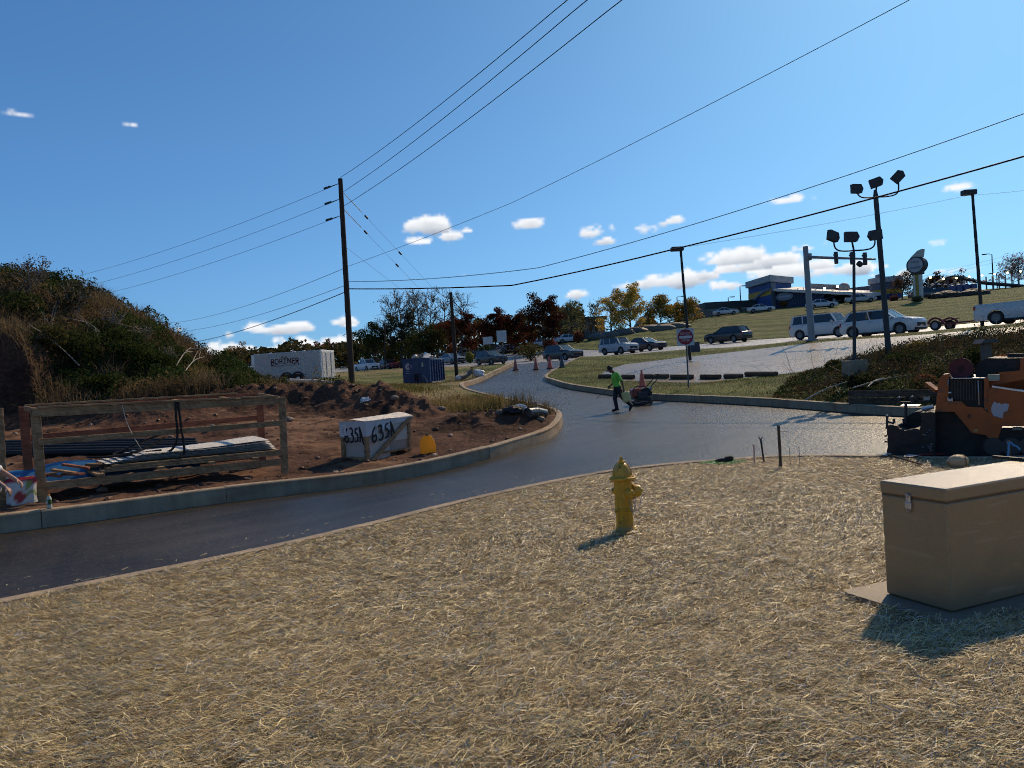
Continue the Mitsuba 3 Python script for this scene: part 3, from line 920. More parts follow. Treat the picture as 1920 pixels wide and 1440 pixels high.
# ---------------------------------------------------------------- straw
def straw_mesh(n, seed, dmin, dmax, lift=0.0, len_=(.035, .12), wid=.0030, bright=1.0, hi=.026):
    r = np.random.default_rng(seed)
    m = int(n * 1.5)
    d = dmin * (dmax / dmin) ** r.uniform(0, 1, m)
    # thinner where it is farther off, so that the count stays in bounds
    a = r.uniform(-.80, .80, m)
    x, y = a * d, d
    keep = shapely.contains(lawn_poly.buffer(-.02), shapely.points(x, y))
    cabd = np.abs((x - ccen[0]) * cv[0] + (y - ccen[1]) * cv[1]) < clen / 2 + .17
    cabe = np.abs((x - ccen[0]) * cu[0] + (y - ccen[1]) * cu[1]) < cw / 2 + .13
    keep &= ~(cabd & cabe)
    # bare patches
    q = np.stack([x, y, 0 * x], -1)
    patch = nf(q, .9, 4, 31)
    keep &= r.uniform(0, 1, m) < np.clip((patch - .30) / .22, .55, 1)
    x, y, d = x[keep][:n], y[keep][:n], d[keep][:n]
    n = len(x)
    q = np.stack([x, y, 0 * x], -1)
    z = z_lawn(x, y)
    flow = .30 + 2.2 * (nf(q, .35, 3, 12) - .5) + .25 * x / np.maximum(y, 1)
    th = flow + r.normal(0, .42, n) + (r.uniform(0, 1, n) < .22) * r.uniform(-1.6, 1.6, n)
    L = r.uniform(*len_, n) * r.uniform(.6, 1.25, n)
    w = wid * np.clip(d / 4.5, 1.0, 2.2) * r.uniform(.6, 1.3, n)
    dirv = np.stack([np.cos(th), np.sin(th), r.normal(.02, .13, n)], 1)
    side = np.stack([-np.sin(th), np.cos(th), r.normal(0, .5, n)], 1)
    side /= np.linalg.norm(side, axis=1, keepdims=True)
    c = np.stack([x, y, z + lift + .006 + hi * r.uniform(0, 1, n) ** 1.8], 1)
    bend = np.stack([0 * x, 0 * x, r.normal(.006, .012, n)], 1) + side * r.normal(0, .012, n)[:, None]
    p0, p1, p2 = c - dirv * (L / 2)[:, None], c + bend, c + dirv * (L / 2)[:, None]
    h = side * (w / 2)[:, None]
    v = np.stack([p0 - h, p0 + h, p1 - h, p1 + h, p2 - h * .6, p2 + h * .6], 1)
    f0 = np.array([[0, 2, 3], [0, 3, 1], [2, 4, 5], [2, 5, 3]])
    f = (np.arange(n) * 6)[:, None, None] + f0
    t = r.uniform(0, 1, n)
    big = nf(q, .6, 3, 41)
    col = np.stack([.34 + .40 * t, .262 + .335 * t, .118 + .185 * t], 1) * ((.85 + .3 * big) * bright)[:, None]
    grey = r.uniform(0, 1, n) < .18
    col[grey] = col[grey].mean(1, keepdims=True) * (1.0, .95, .85)
    dark = r.uniform(0, 1, n) < .28
    col[dark] *= (.45, .38, .32)
    gr = r.uniform(0, 1, n) < .012
    col[gr] = (.10, .16, .03)
    return mk(v.reshape(-1, 3), f.reshape(-1, 3)), np.repeat(col, 6, axis=0)


m1, c1 = straw_mesh(225000, 3, 2.1, 17.5, bright=.92)
m2, c2 = straw_mesh(85000, 4, 2.1, 17.5, lift=.008, len_=(.05, .15), wid=.0033, bright=1.2, hi=.026)
ms, cs = cat([m1, m2]), np.vstack([c1, c2])
solo('straw', ms, 'vc_straw', 'loose pale straw stalks scattered over the seeded lawn', 'straw', kind='stuff', color=cs)

rs_ = np.random.default_rng(17)
nn_ = 420
tt = rs_.uniform(0, sg.LineString(N_S).length, nn_ * 3)
bp = np.array([n_ls.interpolate(q).coords[0] for q in tt]) + np.column_stack([rs_.normal(0, .3, nn_ * 3), np.abs(rs_.normal(0, 1.1, nn_ * 3))])
bp = bp[shapely.contains(road_poly, shapely.points(bp[:, 0], bp[:, 1]))][:nn_]
sw = []
for x_, y_ in bp:
    L_ = rs_.uniform(.04, .13)
    sw.append(xf(box(L_, .006, .004), (x_, y_, 0), rz=rs_.uniform(0, 3.1)))
zr = Z(bp[:, 0], bp[:, 1], 'road')
for m, q in zip(sw, zr):
    m.apply_translation((0, 0, q + .006))
solo('stray_straw', sw, 'vc_straw', 'single straws blown onto the asphalt along the near edge', 'straw', kind='stuff', color=(.62, .50, .30))
# ---------------------------------------------------------------- lumber racks on the left
A2, B2 = XY(80, 935, 13.9), XY(535, 890, 17.0)
ru = (B2 - A2) / np.linalg.norm(B2 - A2)
rp = np.array([-ru[1], ru[0]])
RL = float(np.linalg.norm(B2 - A2))


def RK(s, o, z):
    """point on the rack: s metres along from the front left post, o back, z above the ground there"""
    q = A2 + ru * s + rp * o
    return np.array([q[0], q[1], H0(q[0], q[1]) + .20 * max(0, 1 - o / 12) + z])


def rack(s0, s1, label, braces, hh):
    t = thing('lumber_rack', label, 'rack', None)
    dep = 1.2
    for s in (s0, s1):
        lean = (-.02 if s == s0 else .035)
        for o in (0, dep):
            a, b = RK(s, o, -.1), RK(s + lean, o, hh)
            part(t, 'post', bar(a, b, .045 if o else .16, .16 if o else .045, up=(rp[0], rp[1], 0), ch=.004) if not o else bar(a, b, .16, .045, up=(rp[0], rp[1], 0), ch=.004), 'm_redwood' if o else 'm_wood')
    for o, mat in ((-.047, 'm_wood'), (dep + .047, 'm_redwood')):
        part(t, 'top_rail', bar(RK(s0 - .08, o, hh - .07), RK(s1 + .10, o, hh - .07), .042, .155, ch=.004), mat)
        part(t, 'middle_rail', bar(RK(s0 - .02, o, hh * .625), RK(s1 + .02, o, hh * .645), .042, .115, ch=.004), mat)
    part(t, 'top_rail_cap', bar(RK(s0 + .02, -.046, hh + .03), RK(s1 - .1, -.046, hh + .03), .13, .038, ch=.004), 'm_wood')
    part(t, 'top_rail_cap', bar(RK(s0 + .02, dep + .05, hh + .03), RK(s1 - .5, dep + .05, hh + .03), .13, .038, ch=.004), 'm_wood')
    for s in (s0, s1 - .01):
        part(t, 'end_rail', bar(RK(s, .02, hh - .03), RK(s, dep - .02, hh - .03), .042, .10, ch=.004), 'm_wood')
    for s in braces:
        part(t, 'cross_brace', bar(RK(s, -.02, hh - .035), RK(s, dep + .02, hh - .035), .09, .038, ch=.004), 'm_wood')
    part(t, 'bottom_rail', bar(RK(s0 + .06, -.02, .20), RK(s1 - .06, -.02, .18), .042, .15, ch=.004), 'm_wood')
    part(t, 'bottom_rail', bar(RK(s0 + .06, dep, .20), RK(s1 - .06, dep, .18), .042, .15, ch=.004), 'm_redwood')
    return t


rack(.0, RL, 'long open wooden lumber rack standing behind the left kerb', (1.35, 2.75, 3.8), 1.62)
rack(-4.4, -.62, 'end of a second wooden rack cut off at the left picture edge', (-2.5,), 1.66)
# cross bearers, the stack of sheets and loose timber lie in the rack
for i, s in enumerate((.95, 2.05, 3.05, 4.0)):
    solo('bearer', bar(RK(s, -.14, .30), RK(s, 1.25, .30), .14, .05, ch=.004), 'm_wood', ['first', 'second', 'third', 'fourth'][i] + ' sawn timber bearer from the left lying crosswise under the sheets', 'timber', 'bearers under the sheet stack')
pl = thing('plank_stack', 'flat stack of brown planks under the white sheets in the rack', 'planks')
for i in range(3):
    for j in range(4):
        part(pl, 'plank', bar(RK(1.0 + .05 * j + .1 * i, .08 + .24 * j, .345 + .042 * i), RK(4.62 - .04 * j, .08 + .24 * j, .345 + .042 * i), .22, .038, ch=.003), 'm_wood')
sh = thing('sheet_stack', 'stack of pale white plastic sheets lying in the rack', 'sheets')
r_ = np.random.default_rng(11)
for i in range(6):
    s0, s1 = 1.15 + .12 * i + r_.uniform(-.05, .05), 4.55 - .03 * i
    o0, o1 = .04 + r_.uniform(0, .06), .98 + r_.uniform(-.05, .02)
    ns = 14
    ss = np.linspace(s0, s1, ns)
    vv = []
    for s in ss:
        u = (s - s0) / (s1 - s0)
        for o in (o0, (o0 + o1) / 2, o1):
            zz = .475 + .024 * i + .012 * math.sin(s * 2.1 + i) * (i > 2) + .10 * np.clip((u - .15), 0, 1) * i / 6 + (.02 if o == (o0 + o1) / 2 else 0)
            vv.append(RK(s, o, zz))
    vv = np.array(vv)
    ff = []
    for a in range(ns - 1):
        for b in range(2):
            q = a * 3 + b
            ff.append((q, q + 3, q + 4, q + 1))
    top = mk(vv, ff)
    bot = mk(vv - (0, 0, .010), ff)
    part(sh, 'sheet', cat([flip(top), bot]) if False else cat([top, flip(bot)]), 'vc', color=(.52, .50, .46))
# offcut blocks
for i, (s, o, z, a, L, mt) in enumerate([(.18, .35, .42, .9, .42, 'm_redwood'), (.42, .30, .46, .7, .40, 'm_wood'), (.66, .42, .52, .75, .46, 'm_redwood'), (.98, .62, .47, .2, .40, 'm_wood'), (1.02, .50, .515, .25, .38, 'm_wood'), (.93, .78, .44, .15, .42, 'm_wood'), (.55, .20, .40, .1, .5, 'm_redwood'), (.30, .75, .40, 1.4, .4, 'm_wood')]):
    q = RK(s, o, z - .06)
    ang = math.atan2(ru[1], ru[0]) + a - 1.2
    dv = np.array([math.cos(ang), math.sin(ang), -.25 if i < 3 else 0]) * L / 2
    solo('offcut', bar(q - dv, q + dv, .14, .04, ch=.004), mt, ['short red brown offcut leaning nearest the left rack post', 'pale offcut lying beside the leftmost red brown one', 'long tilted red brown offcut on top of the heap', 'lower pale block at the right of the offcut heap', 'upper pale block at the right of the offcut heap', 'rearmost pale offcut against the sheets', 'red brown offcut lowest at the front of the heap', 'pale offcut lying across the back of the heap'][i], 'lumber offcut', 'offcuts heaped at the left end of the rack')
# tarpaulin
ns, no = 40, 10
ss, oo = np.meshgrid(np.linspace(-1.9, 3.05, ns), np.linspace(.55, 1.42, no), indexing='ij')
vv = np.array([RK(s, o, 0) for s, o in zip(ss.ravel(), oo.ravel())])
q = np.stack([ss.ravel(), oo.ravel(), 0 * ss.ravel()], 1)
prof = np.interp(ss.ravel(), [-1.9, -1.2, -.2, .5, 1.2, 1.9, 2.5, 3.05], [.30, .34, .42, .52, .50, .52, .62, .46])
vv[:, 2] += prof * np.sin(np.clip((oo.ravel() - .55) / .87, 0, 1) * math.pi * .8 + .35) + .10 * (nf(q, 3.0, 4, 3) - .5) + .05 * (nf(q, 9, 3, 5) - .5)
ii, jj = np.meshgrid(np.arange(ns - 1), np.arange(no - 1), indexing='ij')
a = (ii * no + jj).ravel()
solo('tarpaulin', mk(vv, np.stack([a, a + no, a + no + 1, a + 1], 1)), 'vc_gloss', 'crumpled blue tarpaulin lying behind the stacked boards', 'tarpaulin', smooth=True, color=(.030, .125, .27))
# black pipes behind
g0, g1 = ground_at(-60, 858), ground_at(395, 851)
for i in range(5):
    f = i / 4
    off = np.array([rp[0], rp[1], 0]) * (.26 * i)
    a, b = g0 + off + (0, 0, .09 + .055 * i), g1 + off + (0, 0, .09 + .055 * i) + np.array([ru[0], ru[1], 0]) * r_.uniform(-.1, .1)
    solo('pipe', tube([a, a * .5 + b * .5, b], .075, 14), 'vc', ['nearest and lowest', 'second nearest', 'middle', 'second farthest', 'farthest and highest'][i] + ' of the long black pipes bundled behind the rack', 'pipe', 'black pipes behind the rack', smooth=40, color=(.016, .016, .018))
# black hoses hanging over the rail and coiled
hb = [RK(2.42, -.08, 1.60), RK(2.40, -.10, 1.3), RK(2.43, -.08, .95), RK(2.38, .0, .70), RK(2.30, .2, .56), RK(1.9, .35, .56), RK(1.4, .4, .58)]
hc = [RK(2.47, -.08, 1.60), RK(2.48, -.11, 1.2), RK(2.52, -.08, .80), RK(2.55, -.02, .60), RK(2.56, .05, .52)]


def spline(p, n=40):
    return smooth_line3(p, n)


def smooth_line3(p, n=40):
    p = np.array(p, float)
    for _ in range(3):
        q = [p[0]]
        for a, b in zip(p[:-1], p[1:]):
            q += [a * .75 + b * .25, a * .25 + b * .75]
        q.append(p[-1]); p = np.array(q)
    seg = np.r_[0, np.cumsum(np.linalg.norm(np.diff(p, axis=0), axis=1))]
    t = np.linspace(0, seg[-1], n)
    return np.stack([np.interp(t, seg, p[:, j]) for j in range(3)], 1)


t = thing('hose', 'black rubber hoses hung over the rack rail and trailing onto the tarpaulin', 'hose')
for h in (hb, hc, [RK(2.25, .5, .92), RK(1.9, .5, .82), RK(1.5, .5, .66), RK(1.25, .45, .60), RK(1.6, .4, .58), RK(2.2, .3, .62)], [RK(2.30, .4, .86), RK(2.0, .35, .70), RK(1.55, .3, .60), RK(1.1, .4, .58), RK(.9, .6, .6)]):
    part(t, 'length', tube(spline(h), .024, 8), 'm_rubber', smooth=40)
t = thing('string', 'thin white string hanging from the top rail of the rack', 'string')
part(t, 'strand', tube(spline([RK(1.42, -.08, 1.66), RK(1.46, -.10, 1.3), RK(1.6, -.06, .95), RK(1.75, .05, .7)]), .006, 5), 'vc', color=(.6, .55, .45))

# paper sack and bottle on the kerb
g = ground_at(42, 948)
t = thing('paper_sack', 'crumpled red and white paper sack on the ground beside the rack post', 'sack')
sk = box(.46, .22, .52, ch=.05).subdivide().subdivide().subdivide()
v = np.asarray(sk.vertices)
v[:, 1] *= np.where(v[:, 2] > .1, 1 - (v[:, 2] - .1) * 1.7, 1)
v = v + .05 * (nf(v, 5, 3, 3) - .5)[:, None] * (1, 1.5, .6)
v[:, 0] *= 1 + .15 * (v[:, 2] + .2)
v[:, 2] += .25
pv = nf(v, 6, 3, 9)
side = np.tile(np.array([.52, .50, .46]), (len(v), 1))
side[v[:, 2] + .06 * v[:, 0] > .42] = (.30, .022, .035)
side[(v[:, 0] > .06) & (pv > .53)] = (.22, .26, .06)
side[(np.hypot(v[:, 0] + .03, v[:, 2] - .17) < .10)] = (.34, .04, .035)
side[(v[:, 0] < -.16) & (pv > .5)] = (.12, .02, .03)
part(t, 'bag', xf(mk(v, sk.faces), g, rz=.55), 'vcv', smooth=True, color=side)
g = ground_at(80, 946) 
kp = l_ls.interpolate(l_ls.project(sg.Point(*XY(80, 946, 13.35))))
kz = float(H0(kp.x, kp.y)) - .13 + KL
bt = np.array([kp.x, kp.y, kz]) + np.array([rp[0], rp[1], 0]) * .09
t = thing('drink_bottle', 'small plastic drink bottle with a green G label on the kerb by the post', 'bottle')
part(t, 'bottle', xf(lathe([(.036, 0), (.040, .01), (.040, .05), (.037, .06), (.040, .07), (.040, .15), (.030, .185), (.017, .205), (.017, .215)], 20), bt), 'vc_gloss', smooth=40, color=(.42, .46, .36))
part(t, 'label', xf(lathe([(.0412, .065), (.0412, .145)], 20), bt), 'vc', color=(.05, .085, .02))
G = meshkit.text_mesh('G', .055, .003, bold=True)
G = xf(G, (-.022, -.0425, .078), rx=math.pi / 2)
part(t, 'letter', xf(G, bt, rz=-.5), 'vc', color=(.75, .78, .70))
part(t, 'cap', xf(lathe([(.020, .212), (.020, .235), (.018, .237)], 16), bt), 'vc', color=(.55, .20, .03))

# ---------------------------------------------------------------- crate 635A
g0 = ground_at(690, 867)
cA = g0[:2]
cB = XY(641, 850, g0[1] + .55)            # far left corner of the short side
cD = XY(776, 850, g0[1] + 1.15)           # right end of the long side
e1 = (cB - cA); w1 = np.linalg.norm(e1); e1 /= w1
e2 = np.array([e1[1], -e1[0]]); e2 = e2 if e2[0] > 0 else -e2
w2 = 1.62
w1 = max(w1, .80)
cz = g0[2] - .02
CHH = 1.0


def CR8(s, o, z):
    """s along the long side from the near corner, o along the short side"""
    q = cA + e2 * s + e1 * o
    return np.array([q[0], q[1], cz + z])


def on_long(m):   # mesh in (x right, y up, z out) -> on the long face
    v = np.asarray(m.vertices)
    w = np.array([CR8(a, -c, b) for a, b, c in v])
    return trimesh.Trimesh(w, m.faces, process=False)


def on_short(m):  # x right (from the far corner to the near one), y up, z out
    v = np.asarray(m.vertices)
    w = np.array([CR8(-c, w1 - a, b) for a, b, c in v])
    return trimesh.Trimesh(w, m.faces, process=False)


def crate_box(s0, s1, o0, o1, z0, z1, ch=.004):
    m = box(s1 - s0, o1 - o0, z1 - z0, ((s0 + s1) / 2, (o0 + o1) / 2, (z0 + z1) / 2), ch=ch)
    v = np.asarray(m.vertices)
    m = trimesh.Trimesh(np.array([CR8(*p) for p in v]), m.faces, process=False)
    if (e2[0] * e1[1] - e2[1] * e1[0]) < 0:
        m = flip(m)
    return m


t = thing('crate', 'white wrapped crate marked 635A standing on the soil behind the kerb', 'crate')
part(t, 'carton', crate_box(.05, .80, .05, w1 - .05, .05, CHH - .02), 'vc', color=(.42, .37, .31))
part(t, 'carton', crate_box(.81, w2 - .12, .05, w1 - .05, .17, CHH - .10), 'vc', color=(.30, .255, .205))
part(t, 'wrap', crate_box(.03, w2 - .10, .03, w1 - .03, .44, CHH - .01), 'vc_gloss', color=(.44, .41, .36))
# cover sheet, sagging, with a skirt on two sides
nx, ny = 18, 10
ss, oo = np.meshgrid(np.linspace(-.03, w2 - .02, nx), np.linspace(-.03, w1 + .03, ny), indexing='ij')
zz = CHH + .012 + .10 * np.sin(np.clip(oo / w1, 0, 1) * math.pi) * (.4 + .6 * np.clip(ss / w2, 0, 1)) + .03 * (nf(np.stack([ss, oo, 0 * ss], -1), 4, 3, 7) - .5)
vv = np.array([CR8(a, b, c) for a, b, c in zip(ss.ravel(), oo.ravel(), zz.ravel())])
ii, jj = np.meshgrid(np.arange(nx - 1), np.arange(ny - 1), indexing='ij')
a = (ii * ny + jj).ravel()
cov = mk(vv, np.stack([a, a + ny, a + ny + 1, a + 1], 1))
part(t, 'cover', cov if (e2[0] * e1[1] - e2[1] * e1[0]) > 0 else flip(cov), 'vc', smooth=True, color=(.62, .55, .44))
part(t, 'skirt', on_short(xf(prism([(-.01, CHH - .40), (w1 + .01, CHH - .36), (w1 + .02, CHH + .015), (-.02, CHH + .015)], .006), (0, 0, .012))), 'vc', color=(.47, .45, .43))
part(t, 'skirt', on_long(xf(prism([(-.01, CHH - .36), (.22, CHH - .34), (.26, CHH - .30), (.30, CHH + .01), (-.02, CHH + .015)], .006), (0, 0, .012))), 'vc', color=(.45, .45, .45))
part(t, 'skirt', on_long(xf(prism([(.30, CHH - .16), (w2 - .05, CHH - .10), (w2, CHH + .02), (.30, CHH + .01)], .005), (0, 0, .012))), 'vc', color=(.46, .45, .43))
for s, o in ((0, 0), (0, w1 - .09)):
    part(t, 'corner_post', crate_box(s - .02, s + .075, o - .008, o + .09, -.02, CHH - .36), 'm_wood')
part(t, 'corner_post', crate_box(w2 - .20, w2 - .12, -.01, .07, .10, CHH - .10), 'm_wood')
part(t, 'corner_post', crate_box(w2 - .10, w2 - .04, w1 - .08, w1, -.02, CHH - .10), 'm_wood')
part(t, 'base_rail', crate_box(.075, w2, -.01, .05, .0, .05), 'm_wood')
part(t, 'base_rail', crate_box(.45, w2 - .06, .0, .06, .17, .215), 'm_wood')
part(t, 'base_rail', crate_box(.0, .06, .09, w1 - .09, .04, .14), 'm_wood')
part(t, 'skid', crate_box(.50, 1.05, .10, w1 - .1, -.03, .17), 'm_oldwood')
part(t, 'diagonal_brace', on_long(xf(prism([(.06, .06), (.22, .06), (w2 - .02, CHH - .02), (w2 - .20, CHH - .02)], .035), (0, 0, .014))), 'm_wood')
for q0, q1, onf in (((.16, .0), (.43, CHH - .03), on_short),):
    pass
part(t, 'shipping_label', on_short(xf(prism([(.02, .66), (.22, .67), (.22, .93), (.02, .92)], .002), (0, 0, .020))), 'vc', color=(.62, .62, .60))
part(t, 'shipping_label', on_long(xf(prism([(.52, .74), (.84, .74), (.84, .95), (.52, .94)], .002), (0, 0, .020))), 'vc', color=(.50, .54, .57))
rl = np.random.default_rng(2)
for onf, x0, x1, y0, y1 in ((on_short, .035, .205, .69, .90), (on_long, .54, .82, .76, .92)):
    rows = [box(rl.uniform(.4, .95) * (x1 - x0), .006, .002, ((x0 + x1) / 2 + rl.uniform(-.2, .05) * (x1 - x0) * .2, y, .0235)) for y in np.arange(y0, y1, .022)]
    k_ = part(t, 'print', cat([onf(m) for m in rows]), 'vc', color=(.10, .10, .11), kind='stuff')


def stroke(pts, w=.045, z=.021):
    """a soft sprayed stroke as a flat ribbon in the face plane"""
    p = smooth_line3([(a, b, 0) for a, b in pts], max(10, 6 * len(pts)))[:, :2]
    d = np.gradient(p, axis=0); d /= np.maximum(np.linalg.norm(d, axis=1, keepdims=True), 1e-9)
    nn = np.stack([-d[:, 1], d[:, 0]], 1)
    ww = w * (.75 + .35 * np.sin(np.linspace(.2, 2.9, len(p))))[:, None]
    a, b = p + nn * ww / 2, p - nn * ww / 2
    n = len(p)
    v = np.vstack([np.column_stack([a, np.full(n, z)]), np.column_stack([b, np.full(n, z)])])
    f = [(i, n + i, n + i + 1, i + 1) for i in range(n - 1)]
    return mk(v, f)


def digits(x0, y0, w, h, onf, zf=.021, slant=0.0):
    """635A in loose brush strokes inside a box"""
    S = lambda cx, pts: [(x0 + (cx + px_ * .21) * w, y0 + py_ * h + slant * (cx + px_ * .21) * w) for px_, py_ in pts]
    six = S(.0, [(.75, 1.0), (.25, .75), (.02, .30), (.22, .0), (.75, .02), (.95, .28), (.70, .46), (.25, .36)])
    thr = S(.27, [(.05, .92), (.45, 1.05), (.85, .88), (.75, .66), (.35, .58), (.85, .50), (1.0, .22), (.60, -.02), (.05, .06)])
    fiv = [S(.53, [(.95, 1.0), (.30, .95), (.20, .62), (.65, .66), (.92, .40), (.75, .10), (.10, .05)])]
    A = [S(.79, [(.12, 1.12), (.25, .6), (.15, .0)]), S(.79, [(.12, 1.12), (.55, .6), (1.0, -.15)]), S(.79, [(.2, .45), (.75, .42)])]
    out = []
    for i, st in enumerate([six, thr] + fiv + A):
        z = zf + .0006 * i
        out.append(onf(stroke(st, .055 * h / .36, z)))
    return out


for onf, args in ((on_short, (.17, .50, .58 * w1 / .8, .34)), (on_long, (.16, .48, .78, .36))):
    gk = digits(*args, onf, slant=(.10 if onf is on_long else .0))
    for nm, m in zip(('numeral', 'numeral', 'numeral', 'letter', 'letter', 'letter'), gk):
        pass
    k_ = part(t, 'painted_mark', gk, 'vc', color=(.012, .012, .013), label='black sprayed marking 635A', kind='stuff')

# jug
g = ground_at(803, 849)
t = thing('fuel_jug', 'yellow translucent plastic jug on the soil right of the crate', 'jug')
pr = sg.Polygon([(-.17, 0), (.17, 0), (.175, .18), (.15, .26), (.05, .40), (-.06, .40), (-.13, .34), (-.17, .25)]).buffer(.02)
jb = side_prism(list(pr.exterior.coords), .16)
jv = np.asarray(jb.vertices)
part(t, 'body', xf(jb, g + (0, 0, .01), rz=.2), 'vc_thin', smooth=40, color=(.85, .50, .06))
part(t, 'handle', xf(tube([(.02, 0, .42), (.07, 0, .43), (.14, 0, .33), (.17, 0, .24)], .018, 8), g, rz=.2), 'vc_gloss', smooth=40, color=(.55, .36, .08))
part(t, 'cap', xf(lathe([(.04, .40), (.045, .41), (.045, .46), (.03, .47)], 14), g), 'm_rubber', smooth=40)
part(t, 'wand', xf(cyl((0, 0, .45), (.01, 0, .62), .011, 8), g), 'vc', color=(.40, .20, .08))
# ---------------------------------------------------------------- plants
def rand_dirs(r, n):
    v = r.normal(size=(n, 3))
    return v / np.linalg.norm(v, axis=1, keepdims=True)


def leaf_quads(c, size, r, flat=0.0, aspect=.55):
    """one rhombic leaf of two triangles at each point"""
    n = len(c)
    size = np.broadcast_to(size, (n,)) * r.uniform(.6, 1.3, n)
    a = rand_dirs(r, n)
    a[:, 2] *= (1 - flat)
    a /= np.linalg.norm(a, axis=1, keepdims=True)
    b = np.cross(a, rand_dirs(r, n)); b /= np.linalg.norm(b, axis=1, keepdims=True)
    l, w = (size / 2)[:, None], (size * aspect / 2)[:, None]
    nn = np.cross(a, b)
    v = np.stack([c - a * l, c + b * w + nn * l * .15, c + a * l, c - b * w + nn * l * .15], 1).reshape(-1, 3)
    f = ((np.arange(n) * 4)[:, None, None] + np.array([[0, 1, 2], [0, 2, 3]])).reshape(-1, 3)
    return mk(v, f)


def blades(base, h, w, r, lean=.35):
    """bent grass blades of three triangles"""
    n = len(base)
    h = np.broadcast_to(h, (n,)) * r.uniform(.5, 1.25, n)
    th = r.uniform(0, 2 * np.pi, n)
    out = np.stack([np.cos(th), np.sin(th), 0 * th], 1)
    side = np.stack([-np.sin(th), np.cos(th), 0 * th], 1) * (np.broadcast_to(w, (n,)) / 2)[:, None]
    k = (np.abs(r.normal(0, lean, n)) * h)[:, None]
    up = np.array([0, 0, 1.0])
    mid = base + up * (h * .6)[:, None] + out * k * .35
    tip = base + up * (h * np.clip(1 - np.abs(r.normal(0, .12, n)), .4, 1))[:, None] + out * k
    v = np.stack([base - side, base + side, mid - side * .7, mid + side * .7, tip], 1).reshape(-1, 3)
    f = ((np.arange(n) * 5)[:, None, None] + np.array([[0, 1, 3], [0, 3, 2], [2, 3, 4]])).reshape(-1, 3)
    return mk(v, f)


def vcol(r, n, lo, hi, k, jit=.12):
    t = r.uniform(0, 1, (n, 1))
    c = np.array(lo) * (1 - t) + np.array(hi) * t
    return np.repeat(np.clip(c * (1 + r.normal(0, jit, (n, 1))), .004, .9), k, axis=0)


def limb_path(r, a, d, L, n=5, droop=0.0, wob=.12):
    p, q = [np.array(a, float)], np.array(d, float)
    for i in range(n - 1):
        q = q + r.normal(0, wob, 3) + (0, 0, droop)
        q /= np.linalg.norm(q)
        p.append(p[-1] + q * L / (n - 1))
    return np.array(p)


def tree(name, label, base, height, half, leafcol, nleaf, leaf, seed, trunk_h=.25, lobes=14, bark=(.07, .055, .045), bare=False, squash=1.0, group=None, catg='tree', spread=.9, density=.34, lean=0.0, cone=0.0, pine=False):
    r = np.random.default_rng(seed)
    t = thing(name, label, catg, group)
    base = np.asarray(base, float)
    top = base + (lean * height, 0, height)
    rad = (height * .022 + .04) * (.66 if bare else 1)
    tp = limb_path(r, base - (0, 0, .3), (lean, 0, 1), height * .82, 7, wob=.05)
    wood = [tube(tp, np.linspace(rad, rad * .22, 7), 7)]
    ends = []
    nl = lobes
    for i in range(nl):
        f = trunk_h + (1 - trunk_h) * (i + .5) / nl * .82
        k = f / .82 * 6
        j = min(int(k), 5)
        o = tp[j] + (tp[j + 1] - tp[j]) * (k - j)
        a = i * 2.4 + r.uniform(-.4, .4)
        rel = (f - trunk_h) / max(1 - trunk_h, .01)
        reach = half * (1 - cone * rel) * (.55 + .5 * math.sin(math.pi * min(1, .25 + rel * .75))) * r.uniform(.75, 1.1)
        up = (.15 if pine else .35 + .9 * rel)
        d = np.array([math.cos(a), math.sin(a), up]); d /= np.linalg.norm(d)
        lp = limb_path(r, o, d, reach, 5, droop=.02, wob=.14)
        wood.append(tube(lp, np.linspace(rad * .42 * (1 - .6 * rel) + .015, .012 + .002 * height, 5), 5, cap=False))
        ends.append((lp[-1], reach)); ends.append((lp[3], reach * .9))
        for q in range(5 if bare else 2):
            m = r.integers(1, 4)
            d2 = lp[m + 1] - lp[m]; d2 /= np.linalg.norm(d2)
            d2 = d2 + r.normal(0, .55, 3) + (0, 0, .3); d2 /= np.linalg.norm(d2)
            l2 = limb_path(r, lp[m], d2, reach * r.uniform(.4, .8), 4, wob=.18)
            wood.append(tube(l2, np.linspace(.03 + rad * .10, .010 + .0012 * height, 4), 4, cap=False))
            ends.append((l2[-1], reach * .7))
            if bare:
                for w_ in range(4):
                    d3 = d2 + r.normal(0, .6, 3) + (0, 0, .25); d3 /= np.linalg.norm(d3)
                    l3 = limb_path(r, l2[r.integers(1, 4)], d3, reach * r.uniform(.25, .5), 3, wob=.2)
                    wood.append(tube(l3, np.linspace(.016 + .0012 * height, .006 + .001 * height, 3), 3, cap=False))
                    ends.append((l3[-1], reach * .35))
    ends.append((tp[-1], half * .5)); ends.append((tp[-2], half * .6))
    part(t, 'trunk', cat(wood), 'vc', color=bark)
    if nleaf:
        per = max(1, nleaf // len(ends))
        pts, cols = [], []
        for e, rr in ends:
            q = rand_dirs(r, per) * (r.uniform(0, 1, (per, 1)) ** (1 / 2.2)) * (.30 + density * rr)
            q[:, 2] *= .62 * squash
            pts.append(e + q)
            tone = r.uniform(.75, 1.25)
            cc = vcol(r, per, leafcol[0], leafcol[1], 4, .2) * tone
            if len(leafcol) > 2:
                m = np.repeat(r.uniform(0, 1, per) < leafcol[3], 4)
                cc[m] = np.array(leafcol[2]) * r.uniform(.7, 1.2)
            cols.append(cc)
        part(t, 'crown', leaf_quads(np.vstack(pts), leaf, r, aspect=.7), 'vc_leaf', color=np.vstack(cols))
    return t


